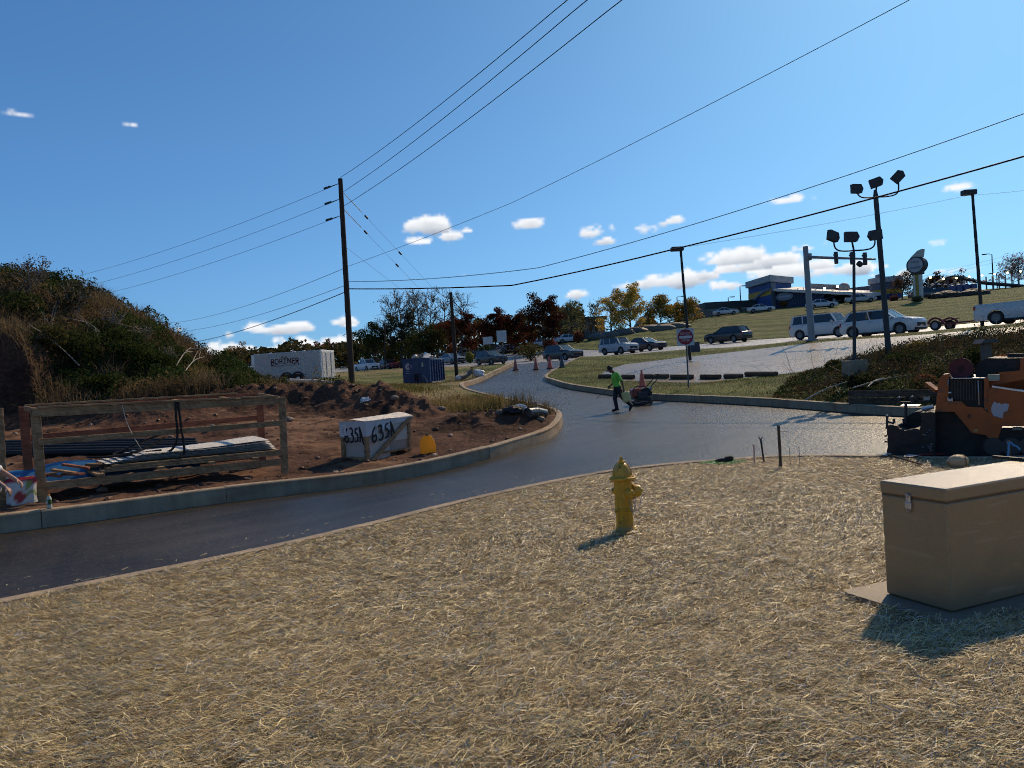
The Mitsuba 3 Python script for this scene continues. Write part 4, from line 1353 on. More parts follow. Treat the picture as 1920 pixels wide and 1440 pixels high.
RED = ((.045, .012, .010), (.13, .035, .022), (.05, .045, .015), .22)
YELLOW = ((.42, .28, .06), (.62, .44, .11), (.24, .22, .06), .3)
ORANGE = ((.34, .19, .04), (.52, .30, .07), (.12, .15, .04), .45)
GREEN = ((.018, .030, .010), (.055, .070, .020), (.10, .08, .025), .12)
OLIVE = ((.05, .052, .020), (.11, .10, .035), (.14, .09, .03), .2)
PINE = ((.012, .024, .014), (.030, .050, .026))
GREYG = ((.10, .10, .06), (.18, .17, .09))


def tree_at(name, label, px, d, top, halfpx, col, n, seed, **kw):
    g = on(px, d)
    hy = EYE[2] + 0
    # column top: solve height from the row of its top
    r = ray(px, top)
    zt = EYE[2] + r[2] * d
    h = max(zt - g[2], 1.0)
    return tree(name, label, g, h, halfpx * d / FPX, col, int(n * 2.2), kw.pop('leaf', .0014 * d + .08), seed, **kw)


# bare tall trees behind the dumpster
for i, (px, top, hw_, lab) in enumerate([(740, 552, 26, 'leftmost of the tall thin bare trees behind the blue dumpster'), (757, 545, 24, 'second from left of the tall bare trees behind the blue dumpster'), (778, 536, 24, 'third from left of the tall bare trees behind the blue dumpster'),
                                         (792, 538, 22, 'fourth from left of the tall bare trees behind the blue dumpster'), (805, 543, 24, 'fifth from left of the tall bare trees behind the blue dumpster'), (836, 536, 22, 'tall bare tree just left of the short utility pole'), (864, 548, 24, 'rightmost tall bare tree, right of the short utility pole')]):
    tree_at('bare_tree', lab, px, 128 + 3 * (i % 3), top, hw_, GREYG, 160, 100 + i, trunk_h=.42, lobes=13, bare=True, group='tall bare trees behind the dumpster', spread=1, density=.5, leaf=.22, bark=(.11, .095, .08), lean=-.04 + .01 * i)
for i, (nm, lab, px, d, top, hw_, col, n, kw) in enumerate([
    ('green_tree', 'dark green rounded tree left of the bare trees, above the red car', 702, 125, 612, 34, GREEN, 2600, {}),
    ('green_tree', 'taller dark tree below the tall bare trees', 752, 124, 588, 34, ((.022, .026, .016), (.06, .06, .03)), 2600, {}),
    ('green_tree', 'low dark thicket tree behind the dumpster', 790, 120, 630, 34, GREEN, 2200, dict(trunk_h=.08)),
    ('olive_tree', 'olive brown tree left of the short utility pole', 822, 122, 605, 26, OLIVE, 2200, {}),
    ('maple_tree', 'dark red maple behind the short utility pole', 866, 114, 592, 36, RED, 3600, dict(trunk_h=.18)),
    ('maple_tree', 'dark red maple right of the short utility pole behind the white signs', 930, 110, 583, 32, RED, 3600, dict(trunk_h=.18)),
    ('maple_tree', 'smaller reddish maple between the two big dark maples', 966, 112, 590, 22, RED, 2000, dict(trunk_h=.2)),
    ('maple_tree', 'largest dark maple above the dark car near the cones', 1020, 107, 562, 38, ((.030, .012, .010), (.09, .026, .020), (.03, .03, .013), .35), 4200, dict(trunk_h=.16)),
    ('pale_tree', 'thin grey green tree right of the largest maple', 1072, 122, 561, 20, ((.12, .13, .06), (.22, .21, .10)), 900, dict(density=.42)),
    ('yellow_tree', 'big golden yellow tree above the silver car with the sun glint', 1183, 119, 540, 29, YELLOW, 3600, dict(trunk_h=.12)),
    ('yellow_tree', 'smaller sparse golden tree left of the big yellow tree', 1147, 118, 552, 21, ((.42, .28, .06), (.60, .42, .11)), 1500, dict(density=.38, trunk_h=.12)),
    ('orange_tree', 'wide orange and green tree left of the lamp post', 1240, 131, 566, 30, ORANGE, 2600, dict(trunk_h=.1)),
    ('orange_tree', 'lower orange tree behind the lamp post', 1283, 133, 574, 26, ORANGE, 2200, dict(trunk_h=.1)),
    ('young_tree', 'small reddish tree in front of the long shed roof', 1574, 138, 543, 14, ((.10, .05, .03), (.20, .11, .07)), 500, dict(density=.5)),
    ('young_tree', 'small reddish tree beside the rounded tower', 1620, 136, 556, 10, ((.10, .05, .03), (.20, .11, .07)), 350, dict(density=.5)),
    ('young_tree', 'sparse dark leaved tree right of the rounded tower', 1692, 122, 519, 19, ((.05, .03, .02), (.13, .08, .05)), 800, dict(density=.5)),
    ('hedge_tree', 'dark leafy tree right of the tall round sign', 1752, 140, 520, 20, ((.04, .025, .02), (.12, .07, .05)), 1300, dict(trunk_h=.1)),
    ('hedge_tree', 'reddish tree under the arched canopy', 1790, 142, 524, 20, ((.08, .035, .03), (.18, .10, .07)), 1300, dict(trunk_h=.1)),
    ('autumn_tree', 'bare reddish tree at the far right edge by the far lamp', 1900, 150, 492, 24, ((.14, .07, .06), (.26, .15, .12)), 700, dict(bare=True, density=.4)),
    ('orange_tree', 'orange autumn tree between pines left of the white trailer', 446, 165, 657, 24, ((.15, .085, .03), (.27, .16, .05)), 2000, dict(trunk_h=.05)),
    ('spire_tree', 'narrow pale spire tree above the trailer roof', 552, 165, 638, 9, ((.16, .10, .05), (.26, .17, .09)), 500, dict(trunk_h=.05, cone=.6)),
    ('red_tree', 'russet tree above the right half of the trailer', 606, 168, 643, 22, ((.13, .06, .04), (.23, .12, .07)), 1700, dict(trunk_h=.05)),
    ('green_tree', 'dark green tree behind the trailer and left of the tall pole', 637, 165, 648, 22, GREEN, 1700, dict(trunk_h=.05)),
    ('green_tree', 'dark green tree right of the tall pole, above the white pickup', 672, 160, 655, 24, GREEN, 1700, dict(trunk_h=.05)),
    ('red_tree', 'low reddish tree behind the trailer top', 580, 170, 658, 18, ((.13, .06, .04), (.22, .11, .06)), 1000, dict(trunk_h=.05)),
    ('grey_tree', 'leafless grey tree right of the leaning pole', 338, 120, 662, 16, GREYG, 150, dict(bare=True)),
    ('grey_tree', 'leafless grey tree between the leaning pole and the street lamp', 356, 122, 658, 13, GREYG, 120, dict(bare=True)),
    ('bare_tree', 'bare tree between the pale tree and the golden trees', 1108, 123, 563, 14, GREYG, 60, dict(bare=True, trunk_h=.35)),
]):
    tree_at(nm, lab, px, d, top, hw_, col, n, 200 + i, **kw)
for i, (px, d, top, hw_, lab) in enumerate([(380, 165, 663, 13, 'pine directly behind the street lamp'), (420, 168, 656, 14, 'pine left of the orange tree'), (478, 168, 657, 13, 'pine touching the left end of the trailer'), (506, 166, 646, 12, 'leftmost pine above the trailer roof'),
                                            (519, 165, 644, 15, 'middle flat topped pine above the trailer roof'), (535, 168, 650, 14, 'right pine of the three above the trailer roof'), (575, 168, 650, 10, 'small round pine above the trailer centre')]):
    tree_at('pine_tree', lab, px, d, top, hw_, PINE, 1500, 300 + i, trunk_h=.12, pine=True, group='pines along the skyline on the left', squash=.6)


def bush(name, label, g, h, half, col, n, leaf, seed, group=None, stems=6):
    r = np.random.default_rng(seed)
    t = thing(name, label, 'bush', group)
    st = [tube(limb_path(r, g - (0, 0, .1), (r.normal(0, .5), r.normal(0, .5), 1), h * .9, 4), np.linspace(.03, .008, 4) * max(h, .6), 4, cap=False) for _ in range(stems)]
    part(t, 'stem', cat(st), 'vc', color=(.09, .065, .045), kind='stuff')
    q = rand_dirs(r, n) * (r.uniform(0, 1, (n, 1)) ** .45)
    lump = .65 + .7 * nf(q, 2.2, 3, seed)[:, None]
    p = g + (0, 0, h * .5) + q * lump * (half, half * .8, h * .5)
    p[:, 2] = np.maximum(p[:, 2], g[2] - .05)
    tone = .6 + .8 * nf(p, 3.0 / max(h, .5), 3, seed + 1)
    part(t, 'foliage', leaf_quads(p, leaf, r, aspect=.65), 'vc_leaf', color=vcol(r, n, col[0], col[1], 4) * np.repeat(tone, 4)[:, None])
    return t


for px, d, hpx, w, col, lab, sd in [(995, 92, 34, 26, OLIVE, 'wide olive bush beside the highway behind the cones', 1), (881, 100, 20, 8, ((.14, .14, .03), (.25, .24, .06)), 'small bright yellow green bush right of the short pole', 2),
                                    (1032, 104, 24, 14, ((.16, .05, .03), (.28, .09, .05)), 'red bush at the foot of the largest maple', 3), (1085, 112, 22, 10, ((.15, .06, .04), (.25, .10, .06)), 'reddish bush at the foot of the pale tree', 4),
                                    (1245, 116, 12, 12, ((.07, .08, .06), (.12, .13, .09)), 'round grey green bush on top of the bank', 5), (1473, 140, 16, 11, ((.17, .08, .03), (.28, .13, .05)), 'orange bush in front of the blue building', 6),
                                    (1676, 118, 9, 8, ((.12, .05, .04), (.2, .09, .06)), 'red brown bush left of the tall round sign', 7), (1720, 103.5, 10, 10, ((.12, .11, .07), (.2, .18, .1)), 'low pale bush at the foot of the tall round sign', 8),
                                    (912, 102, 30, 16, GREEN, 'dark green bush behind the white signs', 9), (350, 118, 30, 30, OLIVE, 'brown green thicket left of the street lamp', 10), (410, 125, 22, 26, OLIVE, 'low thicket under the guard rail', 11)]:
    g = on(px, d)
    bush('roadside_bush', lab, g, hpx * d / FPX, w * d / FPX, col, 900, .0016 * d + .1, 400 + sd)
for i in range(9):
    px = 1120 + i * 17
    g = on(px + (i * 37 % 11), 113 + (i * 29 % 7))
    rk = trimesh.creation.icosphere(subdivisions=2)
    v = np.asarray(rk.vertices) * (1 + .5 * (nf(np.asarray(rk.vertices), 1.6, 3, i) - .5))[:, None] * (1.5 + .5 * (i % 3), 1.0, .75)
    solo('boulder', xf(mk(v, rk.faces), g + (0, 0, .15)), 'vc', ['first', 'second', 'third', 'fourth', 'fifth', 'sixth', 'seventh', 'eighth', 'ninth'][i] + ' dark rock from the left along the top of the grass bank', 'rock', 'dark rocks along the top of the grass bank', color=(.10, .09, .075), smooth=25)
# hedge line and thicket behind the highway
r = np.random.default_rng(77)
n = 9000
px = r.uniform(440, 1100, n)
dd = np.where(px < 700, r.uniform(150, 178, n), r.uniform(126, 150, n))
rr = np.array([ray(a, 690) for a in px])
x, y = rr[:, 0] * dd, dd
hh = (2.4 + 6.0 * nf(np.stack([px * .02, dd * .03, 0 * px], -1), 1.0, 3, 5)) * r.uniform(0, 1, n) ** .7
p = np.stack([x, y, Z(x, y) + hh], 1)
solo('thicket', leaf_quads(p, .8, r, aspect=.75), 'vc_leaf', 'dark hedge and scrub in the background behind the highway', 'hedge', kind='stuff', color=vcol(r, n, (.022, .028, .012), (.085, .065, .030), 4, .25))

# ---------------------------------------------------------------- overgrowth on the earth heap
r = np.random.default_rng(21)


def heap_points(n, r, x0=-21, x1=-3.4, y0=22.4, y1=32):
    x, y = r.uniform(x0, x1, n * 3), r.uniform(y0, y1, n * 3)
    h = heap(x, y)
    keep = (h > .15) & (x < -6.5 - 1.2 * r.uniform(0, 1, n * 3)) & ~((x < -14.5) & (y < 23.3))
    x, y = x[keep][:n], y[keep][:n]
    return x, y, Z(x, y)


x, y, z = heap_points(95000, r)
q = np.stack([x, y, 0 * x], -1)
pat = nf(q, .45, 4, 61)
green = pat > .435
kp = green | (r.uniform(0, 1, len(x)) < .22)
kp &= r.uniform(0, 1, len(x)) < np.clip(1.7 - ((x < -12) & (y < 24.2)) * 1.1, 0, 1)
x, y, z, green = x[kp], y[kp], z[kp], green[kp]
lump = nf(np.stack([x, y, 0 * x], -1), 1.1, 3, 64)
zz = z + (.08 + .95 * np.clip(lump - .32, 0, 1) * 1.8) * r.uniform(0, 1, len(x)) ** .6
tone = (.45 + 1.1 * nf(np.stack([x, y, zz], -1), 1.6, 3, 66))[:, None]
c = np.where(green[:, None], np.array([.022, .036, .011]) + r.uniform(0, 1, (len(x), 1)) * np.array([.042, .055, .018]), np.array([.10, .07, .035]) + r.uniform(0, 1, (len(x), 1)) * np.array([.10, .07, .03])) * tone
solo('creeper', leaf_quads(np.stack([x, y, zz], 1), .105, r), 'vc_leaf', 'green creeper and weeds matted over the earth heap on the left', 'weeds', kind='stuff', color=np.repeat(c, 4, axis=0))
x, y, z = heap_points(34000, r, y1=33)
q = np.stack([x, y, 0 * x], -1)
brown = nf(q, .45, 4, 61) < .49
x, y, z = x[brown], y[brown], z[brown]
hb_ = .32 + .5 * nf(np.stack([x, y, 0 * x], -1), .8, 3, 71)
t_ = r.uniform(0, 1, (len(x), 1))
tone = .55 + .9 * nf(np.stack([x, y, 0 * x], -1), .7, 3, 72)[:, None]
c = (np.array([.080, .062, .038]) + t_ * np.array([.135, .100, .060])) * tone
solo('dry_grass', blades(np.stack([x, y, z - .03], 1), hb_, .022, r, .8), 'vc_leaf', 'long brown dead grass over the earth heap on the left', 'grass', kind='stuff', color=np.repeat(c, 5, axis=0))


def shrub(label, px, d, toppx, halfpx, seed, leafn, col, name='shrub', leaf=.075):
    r = np.random.default_rng(seed)
    g = on(px, d)
    zt = EYE[2] + ray(px, toppx)[2] * d
    h = max(zt - g[2], .5)
    half = halfpx * d / FPX
    t = thing(name, label, 'shrub')
    st, pts = [], []
    for i in range(9):
        a = r.uniform(0, 6.28)
        dv = np.array([math.cos(a) * half / h * r.uniform(.3, 1.0), math.sin(a) * half / h * .7, 1.0])
        lp = limb_path(r, g - (0, 0, .15), dv, h * r.uniform(.7, 1.05), 6, wob=.10)
        st.append(tube(lp, np.linspace(.022, .005, 6), 5, cap=False))
        for j in range(7):
            m = r.integers(2, 5)
            l2 = limb_path(r, lp[m], (lp[m + 1] - lp[m]) / np.linalg.norm(lp[m + 1] - lp[m]) + r.normal(0, .5, 3), h * r.uniform(.15, .38), 4, wob=.2)
            st.append(tube(l2, np.linspace(.010, .004, 4), 3, cap=False))
            for e in l2[1:]:
                pts.append(e + r.normal(0, .05, (max(1, leafn // 190), 3)))
    part(t, 'stem', cat(st), 'vc', color=(.20, .165, .14))
    p = np.vstack(pts)
    part(t, 'foliage', leaf_quads(p, leaf, r, aspect=.6), 'vc_leaf', color=vcol(r, len(p), col[0], col[1], 4))


shrub('sparse leafy shrub at the top left of the earth heap against the sky', 62, 27.3, 466, 58, 1, 900, ((.05, .045, .035), (.13, .10, .07)))
shrub('twiggy shrub with dark leaves hanging right of the top shrub', 140, 27.0, 512, 40, 2, 800, ((.025, .030, .018), (.07, .07, .035)), leaf=.11)
shrub('thin leafless shrub on the right shoulder of the earth heap', 205, 27.4, 568, 26, 3, 200, ((.10, .07, .05), (.16, .12, .08)))
shrub('thin grey shrub low on the right slope of the earth heap', 262, 27.8, 602, 24, 4, 220, ((.05, .06, .03), (.12, .11, .06)))
shrub('last small shrub near the foot of the earth heap', 318, 28.2, 640, 20, 5, 220, ((.06, .07, .03), (.13, .12, .06)))
for i, (px, d, hpx, w, col, lab) in enumerate([(36, 25.6, 62, 48, GREEN, 'dark green bush near the left edge of the earth heap'), (150, 25.4, 60, 44, GREEN, 'leafy green bush in the middle of the earth heap'), (236, 26.3, 46, 40, GREEN, 'green bush on the right slope of the earth heap'),
                                                (92, 24.6, 44, 40, OLIVE, 'olive bush low on the left of the earth heap'), (292, 27.0, 34, 34, GREEN, 'low green bush at the right foot of the earth heap'), (196, 24.4, 36, 40, GREEN, 'low dark bush above the rack at the foot of the earth heap')]):
    g = on(px, d)
    bush('heap_bush', lab, g, hpx * d / FPX, w * d / FPX, col, 1500, .10, 700 + i)
for i, (a, b, lab) in enumerate([((122, 655, 24.6), (60, 602, 25.5), 'pale dead branch left on the slope of the heap'), ((215, 668, 24.5), (140, 612, 25.2), 'long pale branch lying down the middle of the heap'), ((150, 700, 23.8), (75, 650, 24.6), 'thin pale branch low on the heap'),
                                 ((0, 585, 25), (72, 566, 25.4), 'greenish branch near the left edge of the heap'), ((95, 632, 25), (128, 570, 25.8), 'dark branch standing upright on the heap'), ((330, 700, 26), (360, 672, 26.6), 'pale branch at the right foot of the heap'),
                                 ((345, 712, 26), (385, 690, 26.6), 'bleached branch end furthest right on the heap'), ((180, 610, 25.6), (260, 655, 25.8), 'pale branch along the crest of the heap')]):
    pa, pb = ground_at(a[0], a[1]), ground_at(b[0], b[1])
    up = .45
    rr_ = np.random.default_rng(500 + i)
    mid = (pa + pb) / 2 + (0, 0, .25)
    L = np.linalg.norm(pb - pa)
    if L > 6:
        pb = pa + (pb - pa) / L * 4.5; mid = (pa + pb) / 2 + (0, 0, .4)
    m = [tube(spline([pa + (0, 0, .25), mid + rr_.normal(0, .08, 3) + (0, 0, .25), pb + (0, 0, up)], 12), np.linspace(.024, .010, 12), 6)]
    for j in range(4):
        s = mid + rr_.normal(0, .3, 3)
        s = pa + (pb - pa) * rr_.uniform(.3, .8) + (0, 0, .48)
        m.append(tube(limb_path(rr_, s, (pb - pa) / max(np.linalg.norm(pb - pa), .1) + rr_.normal(0, .5, 3), .9, 4), np.linspace(.016, .006, 4), 4))
    solo('branch', cat(m), 'vc', lab, 'branch', color=(.22, .19, .155) if 'pale' in lab or 'bleached' in lab else (.10, .085, .05))

# ---------------------------------------------------------------- rough grass of the field on the left, the island and the bank
r = np.random.default_rng(31)


def scatter(poly, n, r):
    x0, y0, x1, y1 = poly.bounds
    x, y = r.uniform(x0, x1, n * 6), r.uniform(y0, y1, n * 6)
    k = shapely.contains(poly, shapely.points(x, y))
    return x[k][:n], y[k][:n]


field = sg.Polygon([(-11.5, 27.2), (-5, 26.4), (-3.2, 25.4), (-1.6, 24.6), (.2, 25.6), (.4, 28.4), (-1.2, 33), (-2.6, 37.5), (-4, 43), (-4.5, 50), (-22, 58), (-20, 38)]).difference(road_poly.buffer(.5))
nosegrass = sg.Polygon([XY(770, 744, 28.5), XY(825, 769, 24.8), XY(896, 791, 22.4), XY(944, 788, 22.8), XY(952, 765, 27), XY(925, 750, 32), XY(850, 742, 34)]).difference(road_poly.buffer(.3))
x, y = scatter(field, 50000, r)
x2, y2 = scatter(nosegrass, 9000, r)
x, y = np.r_[x, x2], np.r_[y, y2]
q = np.stack([x, y, 0 * x], -1)
dens = nf(q, .35, 3, 81)
tall = np.clip(1.25 - (y - 26) / 14, .25, 1)
k = r.uniform(0, 1, len(x)) < np.clip((dens - .26) * 3.4, .12, 1) * np.clip(1.3 - (y - 30) / 30, .2, 1)
x, y, dens, tall = x[k], y[k], dens[k], tall[k]
h_ = (.20 + .46 * dens) * tall
zg = np.where(shapely.contains(dirt_poly, shapely.points(x, y)), z_dirt(x, y), Z(x, y))
t_ = r.uniform(0, 1, (len(x), 1))
gmix = np.clip((nf(np.stack([x, y, 0 * x], -1), .28, 3, 83)[:, None] - .36) * 4, 0, 1)
c = (np.array([.11, .105, .035]) * gmix + np.array([.24, .17, .075]) * (1 - gmix)) * (.45 + 1.1 * t_)
solo('tall_grass', blades(np.stack([x, y, zg - .02], 1), h_, .016, r, .5), 'vc_leaf', 'tall yellow green weedy grass behind the soil mounds on the left', 'grass', kind='stuff', color=np.repeat(c, 5, axis=0))
island = right_side.difference(apron_poly).difference(highway_poly).difference(road_poly.buffer(.22)).intersection(sg.box(0, 18, 24, 62))
x, y = scatter(island, 42000, r)
k = r.uniform(0, 1, len(x)) < np.clip(1.5 - (y - 20) / 34, .15, 1)
x, y = x[k], y[k]
t_ = r.uniform(0, 1, (len(x), 1))
pt = nf(np.stack([x, y, 0 * x], -1), .6, 3, 85)[:, None]
c = (np.array([.065, .085, .022]) * (pt > .46) + np.array([.17, .13, .055]) * (pt <= .46)) * (.5 + t_)
solo('verge_grass', blades(np.stack([x, y, Z(x, y) - .02], 1), .10 + .05 * (y < 27), .014, r, .6), 'vc_leaf', 'short green and tan grass on the island between driveway and car park', 'grass', kind='stuff', color=np.repeat(c, 5, axis=0))
# brush on the bank behind the paver
bank = sg.Polygon([XY(1440, 752, 25), XY(1480, 715, 30), XY(1570, 690, 34), XY(1670, 648, 37), XY(1790, 634, 36), XY(1920, 622, 34), np.array([27., 30.]), np.array([22., 17.6]), XY(1920, 760, 18.9), XY(1700, 768, 20.6)]).buffer(0).difference(road_poly.buffer(.35)).difference(apron_poly.buffer(.05))
x, y = scatter(bank, 70000, r)
q = np.stack([x, y, 0 * x], -1)
lump = nf(q, .55, 3, 91) * .6 + nf(q, 1.7, 2, 92) * .4
edge = np.clip(shapely.distance(r_ls, shapely.points(x, y)) / 2.2, .12, 1) * np.clip((shapely.distance(apron_poly, shapely.points(x, y)) + .1) / 3.2, .06, 1)
right_ = np.clip((x / y - .33) / .2, .25, 1)
hz = (.12 + 1.9 * np.clip(lump - .25, 0, 1)) * edge * right_
zz = Z(x, y) + hz * r.uniform(0, 1, len(x)) ** .55
pat = nf(q, .55, 4, 93)[:, None] + .12 * (r.uniform(0, 1, (len(x), 1)) - .5)
t_ = r.uniform(0, 1, (len(x), 1))
c = np.where(pat > .52, np.array([.014, .022, .009]) + t_ * np.array([.032, .040, .014]), np.where(pat > .46, np.array([.045, .030, .018]) + t_ * np.array([.075, .048, .028]), np.array([.028, .024, .014]) + t_ * np.array([.045, .034, .020])))
solo('brush', leaf_quads(np.stack([x, y, zz], 1), .085, r), 'vc_leaf', 'tangled dark green and russet brush on the bank behind the paving machine', 'brush', kind='stuff', color=np.repeat(c, 4, axis=0))
tw = []
for i in range(260):
    j = r.integers(0, len(x))
    b_ = np.array([x[j], y[j], Z1(x[j], y[j])])
    tw.append(tube(limb_path(r, b_, (r.normal(0, .7), r.normal(0, .5), 1.0), r.uniform(.4, 1.5) * float(edge[j]) + .15, 4, wob=.3), np.linspace(.010, .004, 4), 3, cap=False))
solo('twigs', cat(tw), 'vc', 'thin bare twigs standing up out of the brush on the bank', 'twigs', kind='stuff', color=(.17, .13, .10))
for i, (px, py, d, hpx, w, col, lab) in enumerate([(1833, 660, 24, 66, 26, GREEN, 'leafy dark green bush sticking up at the right in front of the pickup'), (1882, 665, 23, 52, 24, ((.22, .06, .025), (.36, .11, .05)), 'bright orange red sumac bush at the right edge'),
                                                   (1760, 690, 23, 50, 34, ((.05, .05, .02), (.11, .09, .04)), 'olive bush in the middle of the bank'), (1735, 705, 22.5, 40, 30, ((.12, .06, .03), (.22, .11, .06)), 'russet leaved bush left of the paving machine'),
                                                   (1690, 680, 28, 34, 30, GREEN, 'dark bush at the foot of the taller floodlight pole'), (1565, 700, 31, 24, 18, OLIVE, 'small weed bush left of the concrete lamp base'), (1620, 730, 25, 30, 34, GREEN, 'wide low bush above the wooden boards'), (1906, 690, 22, 40, 22, OLIVE, 'olive green bush at the right picture edge above the paver'),
                                                   (1720, 660, 33, 26, 20, ((.15, .12, .03), (.28, .2, .05)), 'yellowing fern like bush by the car park edge')]):
    g = on(px, d)
    bush('bank_bush', lab, g, hpx * d / FPX, w * d / FPX, col, 1300, .09, 600 + i)
for i, (a, b, lab) in enumerate([((1600, 738), (1712, 708), 'long pale stick lying on the brush left of the paver'), ((1628, 742), (1658, 718), 'short pale stick lying on the brush above the boards'), ((1510, 738), (1590, 734), 'thin stick lying low in the grass left of the boards')]):
    pa, pb = P(*a, 22.5), P(*b, 23.5)
    pa[2], pb[2] = Z1(*pa[:2]) + .4, max(Z1(*pb[:2]) + .5, pb[2])
    solo('stick', tube(spline([pa, (pa + pb) / 2 + (0, 0, .08), pb], 10), np.linspace(.022, .01, 10), 6), 'vc', lab, 'stick', color=(.32, .26, .20))
for i, (px, py, lab) in enumerate([(968, 752, 'left dry weed clump on the soil nose'), (1000, 758, 'middle dry weed clump on the soil nose'), (1024, 762, 'right dry weed clump by the kerb nose')]):
    g = ground_at(px, py + 14)
    rr_ = np.random.default_rng(650 + i)
    b_ = g + rr_.normal(0, .16, (160, 3)) * (1, 1, 0)
    b_[:, 2] = Z(b_[:, 0], b_[:, 1]) - .02
    solo('weed', blades(b_, .55, .014, rr_, .35), 'vc_leaf', lab, 'weed', color=np.repeat(vcol(rr_, 160, (.07, .06, .03), (.17, .13, .07), 1), 5, axis=0))
# clods and stones on the soil
r = np.random.default_rng(41)
x, y = scatter(dirt_poly.buffer(-.4), 2600, r)
k = (np.abs(x) < .75 * y) & (y > 11) & (y < 30) & (heap(x, y) < .5)
x, y = x[k], y[k]
cl, cc = [], []
ico = trimesh.creation.icosphere(subdivisions=1)
iv = np.asarray(ico.vertices)
for a, b in zip(x, y):
    s = .022 + .06 * r.uniform() ** 3
    v = iv * r.uniform(.6, 1.25, iv.shape) * (s * r.uniform(.8, 1.6), s, s * .75)
    th = r.uniform(0, 3.1)
    v = np.stack([v[:, 0] * math.cos(th) - v[:, 1] * math.sin(th), v[:, 0] * math.sin(th) + v[:, 1] * math.cos(th), v[:, 2]], 1) + (a, b, 0)
    cl.append(v)
    base = np.array([.085, .040, .024]) if r.uniform() < .8 else np.array([.22, .16, .12])
    cc.append(np.tile(base * r.uniform(.6, 1.5), (len(iv), 1)))
zc_ = z_dirt(x, y)
for v, zz in zip(cl, zc_):
    v[:, 2] += zz + .01
nv = len(iv)
solo('clods', mk(np.vstack(cl), np.vstack([np.asarray(ico.faces) + i * nv for i in range(len(cl))])), 'vc', 'loose soil clods and stones strewn over the red earth', 'clods', kind='stuff', color=np.vstack(cc))
for px, py, s, lab in [(740, 748, .11, 'pale rock on the left soil mound'), (828, 768, .10, 'grey rock near the top of the right soil mound'), (1013, 788, .11, 'tan rock at the kerb nose'), (938, 776, .12, 'small tan rock on the nose mound'), (540, 790, .14, 'flat rock on the soil right of the rack'), (192, 922, .09, 'tan stone lying under the rack near the kerb')]:
    g = ground_at(px, py)
    v = iv * (1 + .25 * (nf(iv, 2, 2, int(px)) - .5))[:, None] * (s * 1.3, s, s * .8)
    solo('rock', xf(mk(v, ico.faces), g + (0, 0, s * .3)), 'vc', lab, 'rock', color=(.17, .125, .095))
# ---------------------------------------------------------------- vehicles
def man_side(poly, width):
    cs = m3.CrossSection([np.asarray(poly, float)])
    if cs.area() < 0 or len(cs.to_polygons()) == 0:
        cs = m3.CrossSection([np.asarray(poly, float)[::-1]])
    m = m3.Manifold.extrude(cs, width)
    return m.translate((0, 0, -width / 2)).rotate((90, 0, 0))


def warp_body(m, L, W, belt, roof, tum=.10, nose=.15):
    m = m.refine_to_length(.16)
    me = m.to_mesh()
    v = np.array(me.vert_properties[:, :3], float)
    x, y, z = v[:, 0], v[:, 1], v[:, 2]
    s = 1 - .05 * np.clip((.62 - z) / .35, 0, 1) ** 2 - .035 * np.clip((z - .70) / max(belt - .70, .1), 0, 1) ** 2
    s = s - tum * np.clip((z - belt) / max(roof - belt, .1), 0, 1.2)
    s = s - .055 * np.clip((z - belt + .16) / .16, 0, 1) ** 2
    e = np.clip((np.abs(x) - L * .34) / (L * .16), 0, 1)
    s = s - nose * e ** 2
    v[:, 1] = y * s
    bulge = np.clip(1 - (2 * y / W) ** 2, 0, 1)
    v[:, 0] = x + np.sign(x) * .07 * bulge * e
    v[:, 2] = z + .025 * bulge * np.clip((z - .6) / .4, 0, 1)
    return trimesh.Trimesh(v, np.array(me.tri_verts), process=False)


